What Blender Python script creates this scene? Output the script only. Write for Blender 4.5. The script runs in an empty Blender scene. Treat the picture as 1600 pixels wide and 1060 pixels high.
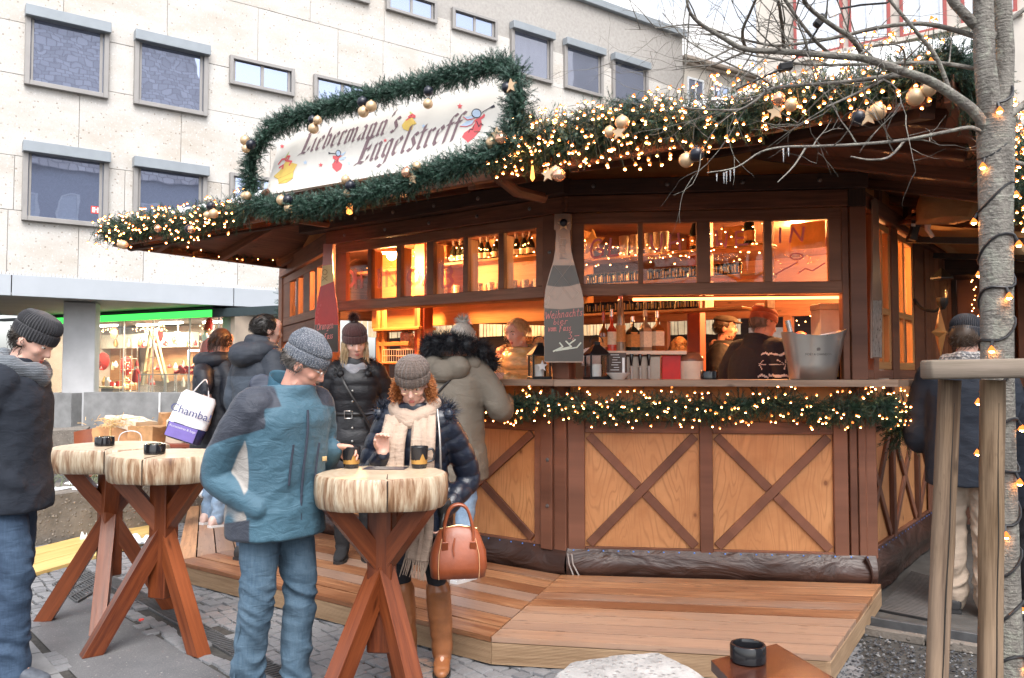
import bpy,math,random
import numpy as np
from mathutils import Vector,Matrix,noise
S = bpy.context.scene
COL = S.collection
rng = random.Random(11)
V = Vector
# ------------------------------------------------------------------ camera, sky, sun, exposure
PITCH = math.radians(2.345)
CAMZ = 1.58
FPX = 1270.0
cam_d = bpy.data.cameras.new('camera')
cam = bpy.data.objects.new('camera',cam_d)
COL.objects.link(cam)
cam.location = (0,0,CAMZ)
cam.rotation_euler = (math.radians(90) + PITCH,0,0)
cam_d.sensor_width = 36.0
cam_d.lens = FPX / 1600.0 * 36.0
cam_d.clip_start = 0.05
cam_d.clip_end = 2000.0
S.camera = cam
SUN_ELEV,SUN_AZ = math.radians(56),math.radians(14)
world = bpy.data.worlds.new("World")
S.world = world
world.use_nodes = True
wn,wl = world.node_tree.nodes,world.node_tree.links
wn.clear()
w_out = wn.new('ShaderNodeOutputWorld')
w_bg = wn.new('ShaderNodeBackground')
w_sky = wn.new('ShaderNodeTexSky')
w_sky.sky_type = 'NISHITA'
w_sky.sun_disc = False
w_sky.sun_elevation = SUN_ELEV
w_sky.sun_rotation = math.pi - SUN_AZ
w_sky.dust_density = 3.0
w_sky.ozone_density = 1.0
w_hs = wn.new('ShaderNodeHueSaturation')          # an overcast sky is nearly colourless
w_hs.inputs['Saturation'].default_value = 0.30
w_hs.inputs['Value'].default_value = 1.0
wl.new(w_sky.outputs[0],w_hs.inputs['Color'])
wl.new(w_hs.outputs[0],w_bg.inputs[0])
w_bg.inputs[1].default_value = 0.15
wl.new(w_bg.outputs[0],w_out.inputs[0])
sun_d = bpy.data.lights.new('sun','SUN')
sun_d.energy = 1.1
sun_d.angle = math.radians(40)
sun_d.color = (1.0,0.97,0.93)
sun = bpy.data.objects.new('sun',sun_d)
COL.objects.link(sun)
_sd = V((math.sin(SUN_AZ) * math.cos(SUN_ELEV),-math.cos(SUN_AZ) * math.cos(SUN_ELEV),math.sin(SUN_ELEV)))
sun.rotation_euler = (-_sd).to_track_quat('-Z','Y').to_euler()
S.view_settings.view_transform = 'Standard'
S.view_settings.look = 'None'
S.view_settings.gamma = 1.0
S.view_settings.use_curve_mapping = False
S.view_settings.exposure = 1.5
S.cycles.max_bounces = 8
S.cycles.diffuse_bounces = 4
S.cycles.glossy_bounces = 4
S.cycles.transmission_bounces = 8
S.cycles.transparent_max_bounces = 16
S.cycles.caustics_reflective = False
S.cycles.caustics_refractive = False
S.cycles.sample_clamp_indirect = 6.0
# ------------------------------------------------------------------ where a sight line meets the world
_ct,_st = math.cos(PITCH),math.sin(PITCH)
def ray(px,py):
 u,v = (px - 800.0) / FPX,(530.0 - py) / FPX
 return V((u,_ct - v * _st,_st + v * _ct))
def at(px,py,Y):
 d = ray(px,py); t = Y / d.y
 return V((d.x * t,Y,CAMZ + d.z * t))
def gp(px,py,z=0.0):
 d = ray(px,py); t = (z - CAMZ) / d.z
 return V((d.x * t,d.y * t,z))
def onwall(px,py,P,d):
 """(s, z) where the line through the pixel meets the vertical wall through P along d."""
 r = ray(px,py)
 n = V((d.y,-d.x,0))
 t = (V((P.x,P.y,0)).dot(n)) / (r.x * n.x + r.y * n.y)
 q = r * t
 return ((q.x - P.x) * d.x + (q.y - P.y) * d.y,CAMZ + q.z)
# ------------------------------------------------------------------ mesh builder
def rotz(a): return Matrix.Rotation(a,3,'Z')
def basis(x,y,z): return Matrix((x,y,z)).transposed()
def frame_of(axis,up=V((0,0,1))):
 z = V(axis).normalized(); up = V(up)
 if abs(z.dot(up)) > 0.98: up = V((0,1,0)) if abs(z.y) < .9 else V((1,0,0))
 x = up.cross(z).normalized(); y = z.cross(x)
 return x,y,z
_BOXF = {}
class MB:
 def __init__(self):
  self.v,self.f,self.uv,self.m = [],[],[],[]
 def add(self,verts,faces,uvs=None,mat=0):
  b = len(self.v)
  self.v.extend([tuple(p) for p in verts])
  for i,f in enumerate(faces):
   self.f.append(tuple(b + k for k in f))
   self.uv.append(uvs[i] if uvs else [(0.0,0.0)] * len(f))
   self.m.append(mat)
  return self
 def box(self,c,size,R=None,ch=0.004,mat=0):
  """chamfered box; texture runs along its longest side"""
  c = V(c); hx,hy,hz = [max(s,1e-4) / 2 for s in size]
  ch = min(ch,hx * .45,hy * .45,hz * .45)
  h = (hx,hy,hz)
  L = max(range(3),key=lambda i: h[i])
  verts,idx = [],{}
  for sx in (-1,1):
   for sy in (-1,1):
    for sz in (-1,1):
     s = (sx,sy,sz)
     for a in range(3):
      p = [s[i] * (h[i] if i == a else h[i] - ch) for i in range(3)]
      idx[(s,a)] = len(verts); verts.append(p)
  faces = []
  for a in range(3):
   b,c2 = (a + 1) % 3,(a + 2) % 3
   for sg in (-1,1):
    q = []
    for (p,r) in ((-1,-1),(1,-1),(1,1),(-1,1)):
     s = [0,0,0]; s[a] = sg; s[b] = p; s[c2] = r
     q.append(idx[(tuple(s),a)])
    faces.append(q if sg > 0 else q[::-1])
  for a in range(3):
   b,c2 = (a + 1) % 3,(a + 2) % 3
   for p in (-1,1):
    for r in (-1,1):
     s0 = [0,0,0]; s1 = [0,0,0]
     s0[a],s1[a] = -1,1
     s0[b] = s1[b] = p; s0[c2] = s1[c2] = r
     q = [idx[(tuple(s0),b)],idx[(tuple(s1),b)],idx[(tuple(s1),c2)],idx[(tuple(s0),c2)]]
     faces.append(q if p * r < 0 else q[::-1])
  for sx in (-1,1):
   for sy in (-1,1):
    for sz in (-1,1):
     s = (sx,sy,sz)
     q = [idx[(s,0)],idx[(s,1)],idx[(s,2)]]
     faces.append(q if sx * sy * sz > 0 else q[::-1])
  o1,o2 = (L + 1) % 3,(L + 2) % 3
  uvs = []
  for f in faces:
   n = [sum(abs(verts[k][i]) > h[i] - 1e-7 for k in f) for i in range(3)]
   side_is_o1 = all(abs(abs(verts[k][o1]) - h[o1]) < ch * 1.01 + 1e-7 for k in f)
   w = o2 if side_is_o1 else o1
   off = 0.37 * (1 + w)
   uvs.append([(verts[k][L],verts[k][w] + off) for k in f])
  if R is not None: verts = [R @ V(p) + c for p in verts]
  else: verts = [V(p) + c for p in verts]
  return self.add(verts,faces,uvs,mat)
 def beam(self,a,b,w,h,up=(0,0,1),ch=0.004,mat=0):
  a,b = V(a),V(b)
  x,y,z = frame_of(b - a,up)
  return self.box((a + b) / 2,(w,h,(b - a).length),basis(x,y,z),ch,mat)
 def tube(self,pts,radii,n=8,closed=False,mat=0,cap=True):
  pts = [V(p) for p in pts]
  if not isinstance(radii,(list,tuple)): radii = [radii] * len(pts)
  m = len(pts); verts = []; us = [0.0]
  for i in range(1,m): us.append(us[-1] + (pts[i] - pts[i - 1]).length)
  px = None
  for i,p in enumerate(pts):
   if closed: t = pts[(i + 1) % m] - pts[i - 1]
   else: t = pts[min(i + 1,m - 1)] - pts[max(i - 1,0)]
   if t.length < 1e-9: t = V((0,0,1))
   t.normalize()
   if px is None: px = frame_of(t)[0]
   px = (px - t * px.dot(t))
   if px.length < 1e-6: px = frame_of(t)[0]
   px.normalize(); py = t.cross(px)
   r = radii[i]
   for k in range(n):
    a = 2 * math.pi * k / n
    verts.append(p + px * (r * math.cos(a)) + py * (r * math.sin(a)))
  faces,uvs = [],[]
  R0 = max(radii)
  for i in range(m if closed else m - 1):
   j = (i + 1) % m
   for k in range(n):
    k2 = (k + 1) % n
    faces.append((i * n + k,i * n + k2,j * n + k2,j * n + k))
    va,vb = k / n * 6.28 * R0,(k + 1) / n * 6.28 * R0
    uj = us[j] if j > i else us[i] + .05
    uvs.append([(us[i],va),(us[i],vb),(uj,vb),(uj,va)])
  if cap and not closed:
   faces.append(tuple(range(n))[::-1]); uvs.append([(0,0)] * n)
   faces.append(tuple((m - 1) * n + k for k in range(n))); uvs.append([(0,0)] * n)
  return self.add(verts,faces,uvs,mat)
 def loft(self,rings,n=20,mat=0,p=2.0):
  """rings of (centre, rx, ry, xaxis, yaxis); closed ends"""
  verts,faces = [],[]
  for (c,rx,ry,xa,ya) in rings:
   c,xa,ya = V(c),V(xa),V(ya)
   for k in range(n):
    a = 2 * math.pi * k / n
    ca,sa = math.cos(a),math.sin(a)
    e = 2.0 / p
    verts.append(c + xa * (rx * math.copysign(abs(ca) ** e,ca)) + ya * (ry * math.copysign(abs(sa) ** e,sa)))
  for i in range(len(rings) - 1):
   for k in range(n):
    k2 = (k + 1) % n
    faces.append((i * n + k,i * n + k2,(i + 1) * n + k2,(i + 1) * n + k))
  faces.append(tuple(range(n))[::-1])
  faces.append(tuple((len(rings) - 1) * n + k for k in range(n)))
  return self.add(verts,faces,None,mat)
 def lathe(self,prof,n=16,o=(0,0,0),R=None,mat=0):
  o = V(o); verts,faces,uvs = [],[],[]
  m = len(prof)
  for (r,z) in prof:
   for k in range(n):
    a = 2 * math.pi * k / n
    q = V((max(r,1e-5) * math.cos(a),max(r,1e-5) * math.sin(a),z))
    verts.append((R @ q if R is not None else q) + o)
  for i in range(m - 1):
   for k in range(n):
    k2 = (k + 1) % n
    faces.append((i * n + k,i * n + k2,(i + 1) * n + k2,(i + 1) * n + k))
    uvs.append([(k / n,i / m),((k + 1) / n,i / m),((k + 1) / n,(i + 1) / m),(k / n,(i + 1) / m)])
  if prof[0][0] > 1e-4: faces.append(tuple(range(n))[::-1]); uvs.append([(0,0)] * n)
  if prof[-1][0] > 1e-4: faces.append(tuple((m - 1) * n + k for k in range(n))); uvs.append([(0,0)] * n)
  return self.add(verts,faces,uvs,mat)
 def ball(self,c,r,nu=12,nv=8,R=None,mat=0):
  r = (r,r,r) if isinstance(r,(int,float)) else r
  prof = [(math.sin(math.pi * i / nv),-math.cos(math.pi * i / nv)) for i in range(nv + 1)]
  t = MB(); t.lathe(prof,nu)
  c = V(c); vs = []
  for q in t.v:
   q = V((q[0] * r[0],q[1] * r[1],q[2] * r[2]))
   vs.append((R @ q if R is not None else q) + c)
  return self.add(vs,t.f,t.uv,mat)
 def prism(self,poly,th,o=(0,0,0),R=None,mat=0):
  """polygon in local xy, extruded th along local z"""
  o = V(o); n = len(poly)
  R = R or Matrix.Identity(3)
  vs = [R @ V((p[0],p[1],0)) + o for p in poly] + [R @ V((p[0],p[1],th)) + o for p in poly]
  fs = [tuple(range(n))[::-1],tuple(range(n,2 * n))] + [(i,(i + 1) % n,n + (i + 1) % n,n + i) for i in range(n)]
  uv = [[poly[k] for k in range(n)][::-1],[poly[k] for k in range(n)]]
  for i in range(n):
   j = (i + 1) % n
   uv.append([(poly[i][0],poly[i][1]),(poly[j][0],poly[j][1]),(poly[j][0],poly[j][1] + th),(poly[i][0],poly[i][1] + th)])
  return self.add(vs,fs,uv,mat)
 def slab(self,quad,th,mat=0,down=True):
  """four ground-plan corners (z of each kept) thickened downward; texture along the first edge"""
  q = [V(p) for p in quad]
  dz = V((0,0,-th if down else th))
  vs = q + [p + dz for p in q]
  d = (q[1] - q[0]).normalized(); e = V((-d.y,d.x,0))
  U = lambda p,k=0: ((p - q[0]).dot(d),(p - q[0]).dot(e) + k)
  fs = [(0,1,2,3),(7,6,5,4)] + [(i,i + 4,(i + 1) % 4 + 4,(i + 1) % 4) for i in range(4)]
  if (q[1] - q[0]).cross(q[2] - q[0]).z < 0:
   fs = [f[::-1] for f in fs]
  if not down: fs = [f[::-1] for f in fs]
  uv = []
  for f in fs:
   uv.append([U(vs[k],0.03 if k > 3 else 0) for k in f])
  return self.add(vs,fs,uv,mat)
 def xform(self,Mx):
  self.v = [tuple(Mx @ V(p)) for p in self.v]; return self
 def mesh(self,name,mats,smooth=35):
  me = bpy.data.meshes.new(name)
  me.from_pydata(self.v,[],self.f)
  uvl = me.uv_layers.new(name='UVMap')
  flat = [c for f in self.uv for p in f for c in (float(p[0]),float(p[1]))]
  uvl.data.foreach_set('uv',flat)
  for m in (mats if isinstance(mats,(list,tuple)) else [mats]): me.materials.append(m)
  if any(self.m): me.polygons.foreach_set('material_index',self.m)
  if smooth:
   me.polygons.foreach_set('use_smooth',[True] * len(me.polygons))
   me.set_sharp_from_angle(angle=math.radians(smooth))
  me.update()
  return me
def full(o):
 m = o.matrix_basis.copy()
 while o.parent is not None:
  o = o.parent; m = o.matrix_basis @ m
 return m
def tag(o,label=None,cat=None,group=None,kind=None):
 if label: o['label'] = label
 if cat: o['category'] = cat
 if group: o['group'] = group
 if kind: o['kind'] = kind
 return o
def thing(name,label,cat,loc=(0,0,0),rz=0.0,group=None):
 o = bpy.data.objects.new(name,None); COL.objects.link(o)
 o.empty_display_size = 0.1
 o.location = loc; o.rotation_euler = (0,0,rz)
 o.matrix_basis = Matrix.Translation(V(loc)) @ Matrix.Rotation(rz,4,'Z')
 return tag(o,label,cat,group)
def obj(name,me,parent=None,Mx=None):
 o = bpy.data.objects.new(name,me); COL.objects.link(o)
 if parent is not None: o.parent = parent
 if Mx is not None: o.matrix_basis = Mx
 return o
def part(name,mb,mat,parent=None,world=False,smooth=35,kind=None,label=None):
 if world and parent is not None:
  inv = full(parent).inverted(); mb.xform(inv)
 o = obj(name,mb.mesh(name,mat,smooth),parent)
 return tag(o,label,None,None,kind)
def solo(name,mb,mat,label,cat,group=None,loc=(0,0,0),smooth=35,kind=None,rz=0.0):
 """a thing that is one mesh; the builder's coordinates are local to loc"""
 o = obj(name,mb.mesh(name,mat,smooth))
 o.matrix_basis = Matrix.Translation(V(loc)) @ Matrix.Rotation(rz,4,'Z')
 return tag(o,label,cat,group,kind)
def copy_tree(o,parent=None):
 c = o.copy(); COL.objects.link(c); c.parent = parent
 for ch in list(o.children): copy_tree(ch,c)
 return c
def dup(root,loc,rz=None,label=None,group=None):
 c = copy_tree(root)
 r = root.rotation_euler.z if rz is None else rz
 c.matrix_basis = Matrix.Translation(V(loc)) @ Matrix.Rotation(r,4,'Z')
 return tag(c,label,None,group)
# ------------------------------------------------------------------ materials
class G:
 def __init__(self,name):
  self.m = bpy.data.materials.new(name); self.m.use_nodes = True
  self.t = self.m.node_tree; self.t.nodes.clear()
  self.out = self.t.nodes.new('ShaderNodeOutputMaterial')
 def n(self,typ,_o=0,_set=None,**kw):
  nd = self.t.nodes.new('ShaderNode' + typ)
  for k,v in (_set or {}).items(): setattr(nd,k,v)
  for k,v in kw.items():
   key = k.replace('_',' ')
   s = nd.inputs[int(k[1:])] if (k[0] == 'i' and k[1:].isdigit()) else nd.inputs[key]
   if isinstance(v,bpy.types.NodeSocket): self.t.links.new(v,s)
   else:
    if s.type == 'RGBA' and len(v) == 3: v = (*v,1)
    s.default_value = v
  self.last = nd
  return nd.outputs[_o] if isinstance(_o,int) else nd.outputs[_o]
 def coord(self,which='Object'): return self.n('TexCoord',which)
 def map(self,vec,scale=(1,1,1),loc=(0,0,0)): return self.n('Mapping',Vector=vec,Scale=scale,Location=loc)
 def noise(self,vec,scale,detail=4,rough=.55,dist=0.0): return self.n('TexNoise',0,Vector=vec,Scale=scale,Detail=detail,Roughness=rough,Distortion=dist)
 def ramp(self,fac,stops):
  o = self.n('ValToRGB',0,Fac=fac); cr = self.last.color_ramp
  while len(cr.elements) < len(stops): cr.elements.new(0.5)
  for e,(p,c) in zip(cr.elements,stops):
   e.position = p; e.color = (*c,1) if len(c) == 3 else c
  return o
 def mix(self,fac,a,b,mode='MIX'):
  nd = self.t.nodes.new('ShaderNodeMix'); nd.data_type = 'RGBA'; nd.blend_type = mode
  for s,v in ((nd.inputs[0],fac),(nd.inputs[6],a),(nd.inputs[7],b)):
   if isinstance(v,bpy.types.NodeSocket): self.t.links.new(v,s)
   else: s.default_value = (*v,1) if (s.type == 'RGBA' and len(v) == 3) else v
  return nd.outputs[2]
 def math(self,op,a,b=0.0): return self.n('Math',0,{'operation': op},i0=a,i1=b)
 def bump(self,h,strength=.3,dist=.01): return self.n('Bump',0,Height=h,Strength=strength,Distance=dist)
 def bsdf(self,col,rough=.6,metal=0.0,normal=None,**kw):
  a = {'Base_Color': col,'Roughness': rough,'Metallic': metal}
  if normal is not None: a['Normal'] = normal
  a.update(kw)
  self.sh = self.n('BsdfPrincipled',0,**a)
  self.t.links.new(self.sh,self.out.inputs[0]); return self.m
MATS = {}
def cached(fn):
 def w(name,*a,**k):
  if name not in MATS: MATS[name] = fn(name,*a,**k)
  return MATS[name]
 return w
@cached
def wood(name,dark,light,rough=.55,scale=1.0,bump=.25,knots=True,spec=.4,grey=0.0,pv=.16):
 """grain along u; every object shifts the figure by its own random number"""
 g = G(name); uv = g.coord('UV')
 r = g.n('ObjectInfo','Random')
 off = g.n('CombineXYZ',0,X=g.math('MULTIPLY',r,37.0),Y=g.math('MULTIPLY',r,91.0),Z=0.0)
 vec = g.n('VectorMath',0,{'operation': 'ADD'},i0=uv,i1=off)
 gr = g.noise(g.map(vec,(2.2 * scale,38 * scale,1)),1.0,5,.6,.6)
 fine = g.noise(g.map(vec,(9 * scale,260 * scale,1)),1.0,3,.6)
 blot = g.noise(g.map(vec,(1.1,3.0,1)),1.0,3,.5)
 f = g.math('ADD',g.math('MULTIPLY',gr,.75),g.math('MULTIPLY',fine,.25))
 f = g.math('ADD',f,g.math('MULTIPLY',g.math('SUBTRACT',r,.5),pv))
 f = g.math('ADD',f,g.math('MULTIPLY',g.math('SUBTRACT',blot,.5),.55))
 col = g.ramp(f,[(.30,dark),(.70,light)])
 if knots:
  vk = g.n('TexVoronoi',0,Vector=g.map(vec,(2.6,6.5,1)),Scale=1.0,Randomness=1.0)
  k = g.ramp(vk,[(.035,(1,1,1)),(.10,(0,0,0))])
  col = g.mix(g.math('MULTIPLY',k,.75),col,tuple(c * .45 for c in dark))
 if grey > 0:
  col = g.mix(g.math('MULTIPLY',g.ramp(g.math('ADD',blot,g.math('MULTIPLY',g.math('SUBTRACT',g.math('FRACT',g.math('MULTIPLY',r,13.7)),.5),.7)),[(.4,(0,0,0)),(.65,(1,1,1))]),grey),col,(.25,.19,.16))
  sp = g.noise(g.map(vec,(7,30,1)),1.0,4,.65); col = g.mix(g.math('MULTIPLY',g.ramp(sp,[(.60,(0,0,0)),(.70,(1,1,1))]),grey),col,tuple(c * .35 for c in dark))
 rr = g.math('ADD',g.math('MULTIPLY',blot,.25),rough - .12)
 nb = g.bump(f,bump,.004)
 return g.bsdf(col,rr,0.0,nb,Specular_IOR_Level=spec)
@cached
def plain(name,col,rough=.5,metal=0.0,var=.12,nscale=9.0,bump=0.0,bscale=60.0,**kw):
 g = G(name); oc = g.coord('Object')
 nz = g.noise(oc,nscale,4,.6)
 c = g.ramp(nz,[(.3,tuple(x * (1 - var) for x in col)),(.7,tuple(min(1,x * (1 + var)) for x in col))])
 r = g.math('ADD',g.math('MULTIPLY',nz,.18),max(rough - .09,.02))
 nb = g.bump(g.noise(oc,bscale,4,.6),bump,.004) if bump else None
 return g.bsdf(c,r,metal,nb,**kw)
@cached
def cloth(name,col,rough=.85,weave=900.0,wr=.35,wscale=9.0,var=.18,sheen=.0,stripes=None):
 """woven cloth with soft creases"""
 g = G(name); oc = g.coord('Object')
 big = g.noise(oc,4.0,3,.55)
 cr = g.noise(g.map(oc,(1.0,1.0,2.4)),wscale,4,.55,.8)
 wv = g.noise(oc,weave,1,.5)
 c = g.ramp(big,[(.3,tuple(x * (1 - var) for x in col)),(.7,tuple(min(1,x * (1 + var)) for x in col))])
 c = g.mix(.18,c,g.ramp(wv,[(.35,tuple(x * .6 for x in col)),(.65,tuple(min(1,x * 1.35) for x in col))]))
 h = g.math('ADD',cr,g.math('MULTIPLY',wv,.05))
 return g.bsdf(c,rough,0.0,g.bump(h,wr,.02),Sheen_Weight=sheen)
@cached
def emit(name,col,strength):
 g = G(name)
 e = g.n('Emission',0,Color=col,Strength=strength)
 g.t.links.new(e,g.out.inputs[0]); return g.m
@cached
def clear_glass(name,tint=(.95,.97,.97),rough=.02,refl=.12):
 """thin pane: see-through with a mirror coat"""
 g = G(name)
 tr = g.n('BsdfTransparent',0,Color=tint)
 gl = g.n('BsdfGlossy',0,Color=(1,1,1),Roughness=rough)
 fa = g.n('LayerWeight','Facing',Blend=.5)
 f = g.math('ADD',g.math('MULTIPLY',g.math('POWER',fa,4.0),.55),refl)
 mx = g.n('MixShader',0,i0=f,i1=tr,i2=gl)
 g.t.links.new(mx,g.out.inputs[0]); return g.m
# ------------------------------------------------------------------ letters
def text_mb(s,size,o,x,y,mat=0,ext=0.001,align='CENTER',shear=0.0):
 """printed lettering (built-in font) standing ext proud of the plane o, x, y"""
 cu = bpy.data.curves.new('t','FONT'); cu.body = s; cu.size = size; cu.align_x = align; cu.shear = shear
 cu.resolution_u = 2
 ob = bpy.data.objects.new('t',cu)
 TMP.collection.objects.link(ob)
 me = evaluated(ob)
 x,y = V(x).normalized(),V(y).normalized(); z = x.cross(y); o = V(o)
 mb = MB()
 mb.add([o + x * v.co.x + y * v.co.y + z * ext for v in me.vertices],[tuple(p.vertices) for p in me.polygons],None,mat)
 bpy.data.objects.remove(ob); bpy.data.curves.remove(cu); bpy.data.meshes.remove(me)
 return mb
TMP = bpy.data.scenes.new('workbench')
def evaluated(ob):
 with bpy.context.temp_override(scene=TMP,view_layer=TMP.view_layers[0]):
  dg = bpy.context.evaluated_depsgraph_get(); dg.update()
  return bpy.data.meshes.new_from_object(ob.evaluated_get(dg),depsgraph=dg)
def merge(a,b):
 a.add(b.v,b.f,b.uv)
 k = len(b.m)
 a.m[-k:] = b.m
 return a
def strokes_mb(lines,width,o,x,y,mat=0,nib=None,z0=0.001):
 """brush or broad-nib lettering: polylines in plane units, each stroke a hair above the last"""
 x,y = V(x),V(y); z = x.cross(y).normalized(); o = V(o); mb = MB(); k = 0
 for ln in lines:
  for a,b in zip(ln[:-1],ln[1:]):
   A,B = V((a[0],a[1])),V((b[0],b[1]))
   if nib is not None: nv = V(nib) * .5
   else:
    d = (B - A)
    if d.length < 1e-7: continue
    d.normalize(); nv = V((-d.y,d.x)) * width * .5
    A = A - d * width * .25; B = B + d * width * .25
   q = [A - nv,A + nv,B + nv,B - nv]
   ar = sum(q[i].x * q[(i + 1) % 4].y - q[(i + 1) % 4].x * q[i].y for i in range(4))
   if ar < 0: q = q[::-1]
   h = z0 + 0.00012 * (k % 9); k += 1
   mb.add([o + x * p.x + y * p.y + z * h for p in q],[(0,1,2,3)],None,mat)
 return mb
# ------------------------------------------------------------------ faces: vertical planes with (s, z, out) coordinates
class Face:
 def __init__(self,P,d):
  self.P = V((P[0],P[1],0)); self.d = V((d[0],d[1],0)).normalized()
  self.n = V((self.d.y,-self.d.x,0)); self.R = basis(self.d,-self.n,V((0,0,1)))
 def pt(self,s,z,o=0.0): return self.P + self.d * s + self.n * o + V((0,0,z))
 def px(self,x,y,o=0.0): return onwall(x,y,self.P + self.n * o,self.d)
 def box(self,mb,s0,s1,z0,z1,o0,o1,ch=.004,mat=0):
  return mb.box(self.pt((s0 + s1) / 2,(z0 + z1) / 2,(o0 + o1) / 2),(abs(s1 - s0),abs(o1 - o0),abs(z1 - z0)),self.R,ch,mat)
 def bar(self,mb,a,b,w,o0,o1,ch=.003,mat=0):
  """slanted bar in the plane from (s,z) a to b, width w"""
  A,B = self.pt(a[0],a[1],(o0 + o1) / 2),self.pt(b[0],b[1],(o0 + o1) / 2)
  return mb.beam(A,B,w,abs(o1 - o0),self.n,ch,mat)
# ------------------------------------------------------------------ setting materials
def travertine():
 g = G('travertine'); oc = g.coord('Object')
 r = g.n('ObjectInfo','Random')
 v = g.n('VectorMath',0,{'operation': 'ADD'},i0=oc,i1=g.n('CombineXYZ',0,X=g.math('MULTIPLY',r,55.0),Y=0.0,Z=g.math('MULTIPLY',r,31.0)))
 big = g.noise(g.map(v,(.5,.5,1.1)),1.0,4,.6)
 c = g.ramp(big,[(.3,(.45,.405,.355)),(.5,(.515,.49,.46)),(.7,(.56,.545,.525))])
 c = g.mix(g.math('MULTIPLY',g.math('SUBTRACT',r,.3),.30),c,(.60,.585,.56))
 sp = g.n('TexVoronoi',0,Vector=v,Scale=6.5)
 pits = g.ramp(g.math('ADD',sp,g.math('MULTIPLY',g.noise(v,26.0,3,.6),.35)),[(.27,(1,1,1)),(.36,(0,0,0))])
 c = g.mix(g.math('MULTIPLY',pits,.8),c,(.24,.19,.15))
 sp2 = g.noise(v,38.0,2,.5)
 c = g.mix(g.math('MULTIPLY',g.ramp(sp2,[(.60,(0,0,0)),(.68,(1,1,1))]),.4),c,(.36,.29,.23))
 c = g.mix(g.math('MULTIPLY',g.ramp(g.noise(v,17.0,2,.5),[(.62,(0,0,0)),(.7,(1,1,1))]),.5),c,(.76,.75,.73))
 return g.bsdf(c,.8,0.0,g.bump(g.math('SUBTRACT',sp2,g.math('MULTIPLY',pits,.6)),.35,.01))
TRAV = travertine()
def concrete(name,col,agg,scale=1.0,rough=.9,bump=.7):
 g = G(name); oc = g.coord('Object')
 v1 = g.n('TexVoronoi','Color',Vector=oc,Scale=26.0 * scale)
 d1 = g.n('TexVoronoi',0,Vector=oc,Scale=26.0 * scale)
 nz = g.noise(oc,5.0 * scale,5,.65); fn = g.noise(oc,70.0 * scale,3,.6)
 stone = g.mix(.55,g.ramp(g.n('SeparateColor',0,Color=v1),[(.1,tuple(a * .45 for a in agg)),(.5,agg),(.9,tuple(min(1,a * 1.7) for a in agg))]),g.ramp(fn,[(.3,col),(.7,tuple(min(1,a * 1.4) for a in col))]))
 msk = g.ramp(g.math('ADD',d1,g.math('MULTIPLY',nz,.3)),[(.34,(1,1,1)),(.5,(0,0,0))])
 c = g.mix(msk,g.ramp(nz,[(.3,tuple(a * .6 for a in col)),(.7,tuple(min(1,a * 1.3) for a in col))]),stone)
 h = g.math('ADD',g.math('MULTIPLY',msk,.5),g.math('ADD',nz,g.math('MULTIPLY',fn,.3)))
 return g.bsdf(c,rough,0.0,g.bump(h,bump,.02))
ROUGH_CONC = concrete('washed_concrete',(.16,.14,.12),(.24,.21,.18))
PALE_CONC = concrete('pale_aggregate',(.34,.33,.32),(.10,.085,.08),1.7,.85,.7)
SMOOTH_CONC = plain('smooth_concrete',(.20,.20,.20),.85,0,.25,3.0,.35,50)
def asphalt():
 g = G('asphalt'); oc = g.coord('Object')
 a = g.noise(oc,140.0,2,.6); b = g.noise(oc,2.2,5,.6); w = g.noise(oc,.9,3,.5)
 c = g.mix(.5,g.ramp(a,[(.3,(.08,.082,.088)),(.6,(.15,.15,.156)),(.75,(.30,.29,.28))]),g.ramp(b,[(.3,(.085,.088,.096)),(.7,(.18,.18,.185))]))
 spot = g.ramp(g.noise(oc,55.0,1,.5),[(.70,(0,0,0)),(.74,(1,1,1))])
 c = g.mix(g.math('MULTIPLY',spot,.55),c,(.45,.43,.40))
 r = g.ramp(w,[(.38,(.40,.40,.40)),(.6,(.85,.85,.85))])
 return g.bsdf(c,r,0,g.bump(a,.5,.004))
ASPH = asphalt()
def sett_mat():
 g = G('granite_sett'); oc = g.coord('Object'); r = g.n('ObjectInfo','Random')
 geo = g.n('NewGeometry','Random Per Island')
 k = g.math('ADD',g.math('MULTIPLY',r,.5),g.math('MULTIPLY',geo,.5))
 nz = g.noise(oc,90.0,4,.65)
 c = g.mix(.55,g.ramp(geo,[(.0,(.13,.135,.145)),(.5,(.195,.20,.21)),(1,(.28,.28,.285))]),g.ramp(nz,[(.3,(.11,.11,.12)),(.7,(.28,.285,.30))]))
 c = g.mix(.35,c,g.ramp(k,[(.2,(.14,.145,.155)),(.8,(.26,.26,.27))]))
 return g.bsdf(c,.52,0,g.bump(nz,.4,.003))
SETT = sett_mat()
JOINT = plain('sand_joint',(.055,.052,.048),.95,0,.4,30,.6,120)
SNOW = plain('old_snow',(.80,.81,.83),.75,0,.08,14,.6,40,Subsurface_Weight=.0)
GREYMETAL = plain('grey_metal',(.27,.30,.33),.45,.15,.06,3)
FRAMEMETAL = plain('taupe_aluminium',(.30,.285,.275),.45,.25,.05,3)
def office_glass():
 g = G('office_glass')
 d = g.n('BsdfDiffuse',0,Color=(.10,.115,.165,1))
 gl = g.n('BsdfGlossy',0,Color=(.66,.74,.95,1),Roughness=.015,Normal=g.bump(g.noise(g.coord('Object'),.9,2,.5),.035,.1))
 mx = g.n('MixShader',0,i0=.52,i1=d,i2=gl)
 g.t.links.new(mx,g.out.inputs[0]); return g.m
OFFGLASS = office_glass()
BLACKRUB = plain('black_rubber',(.018,.018,.019),.6,0,.2,20)
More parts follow.
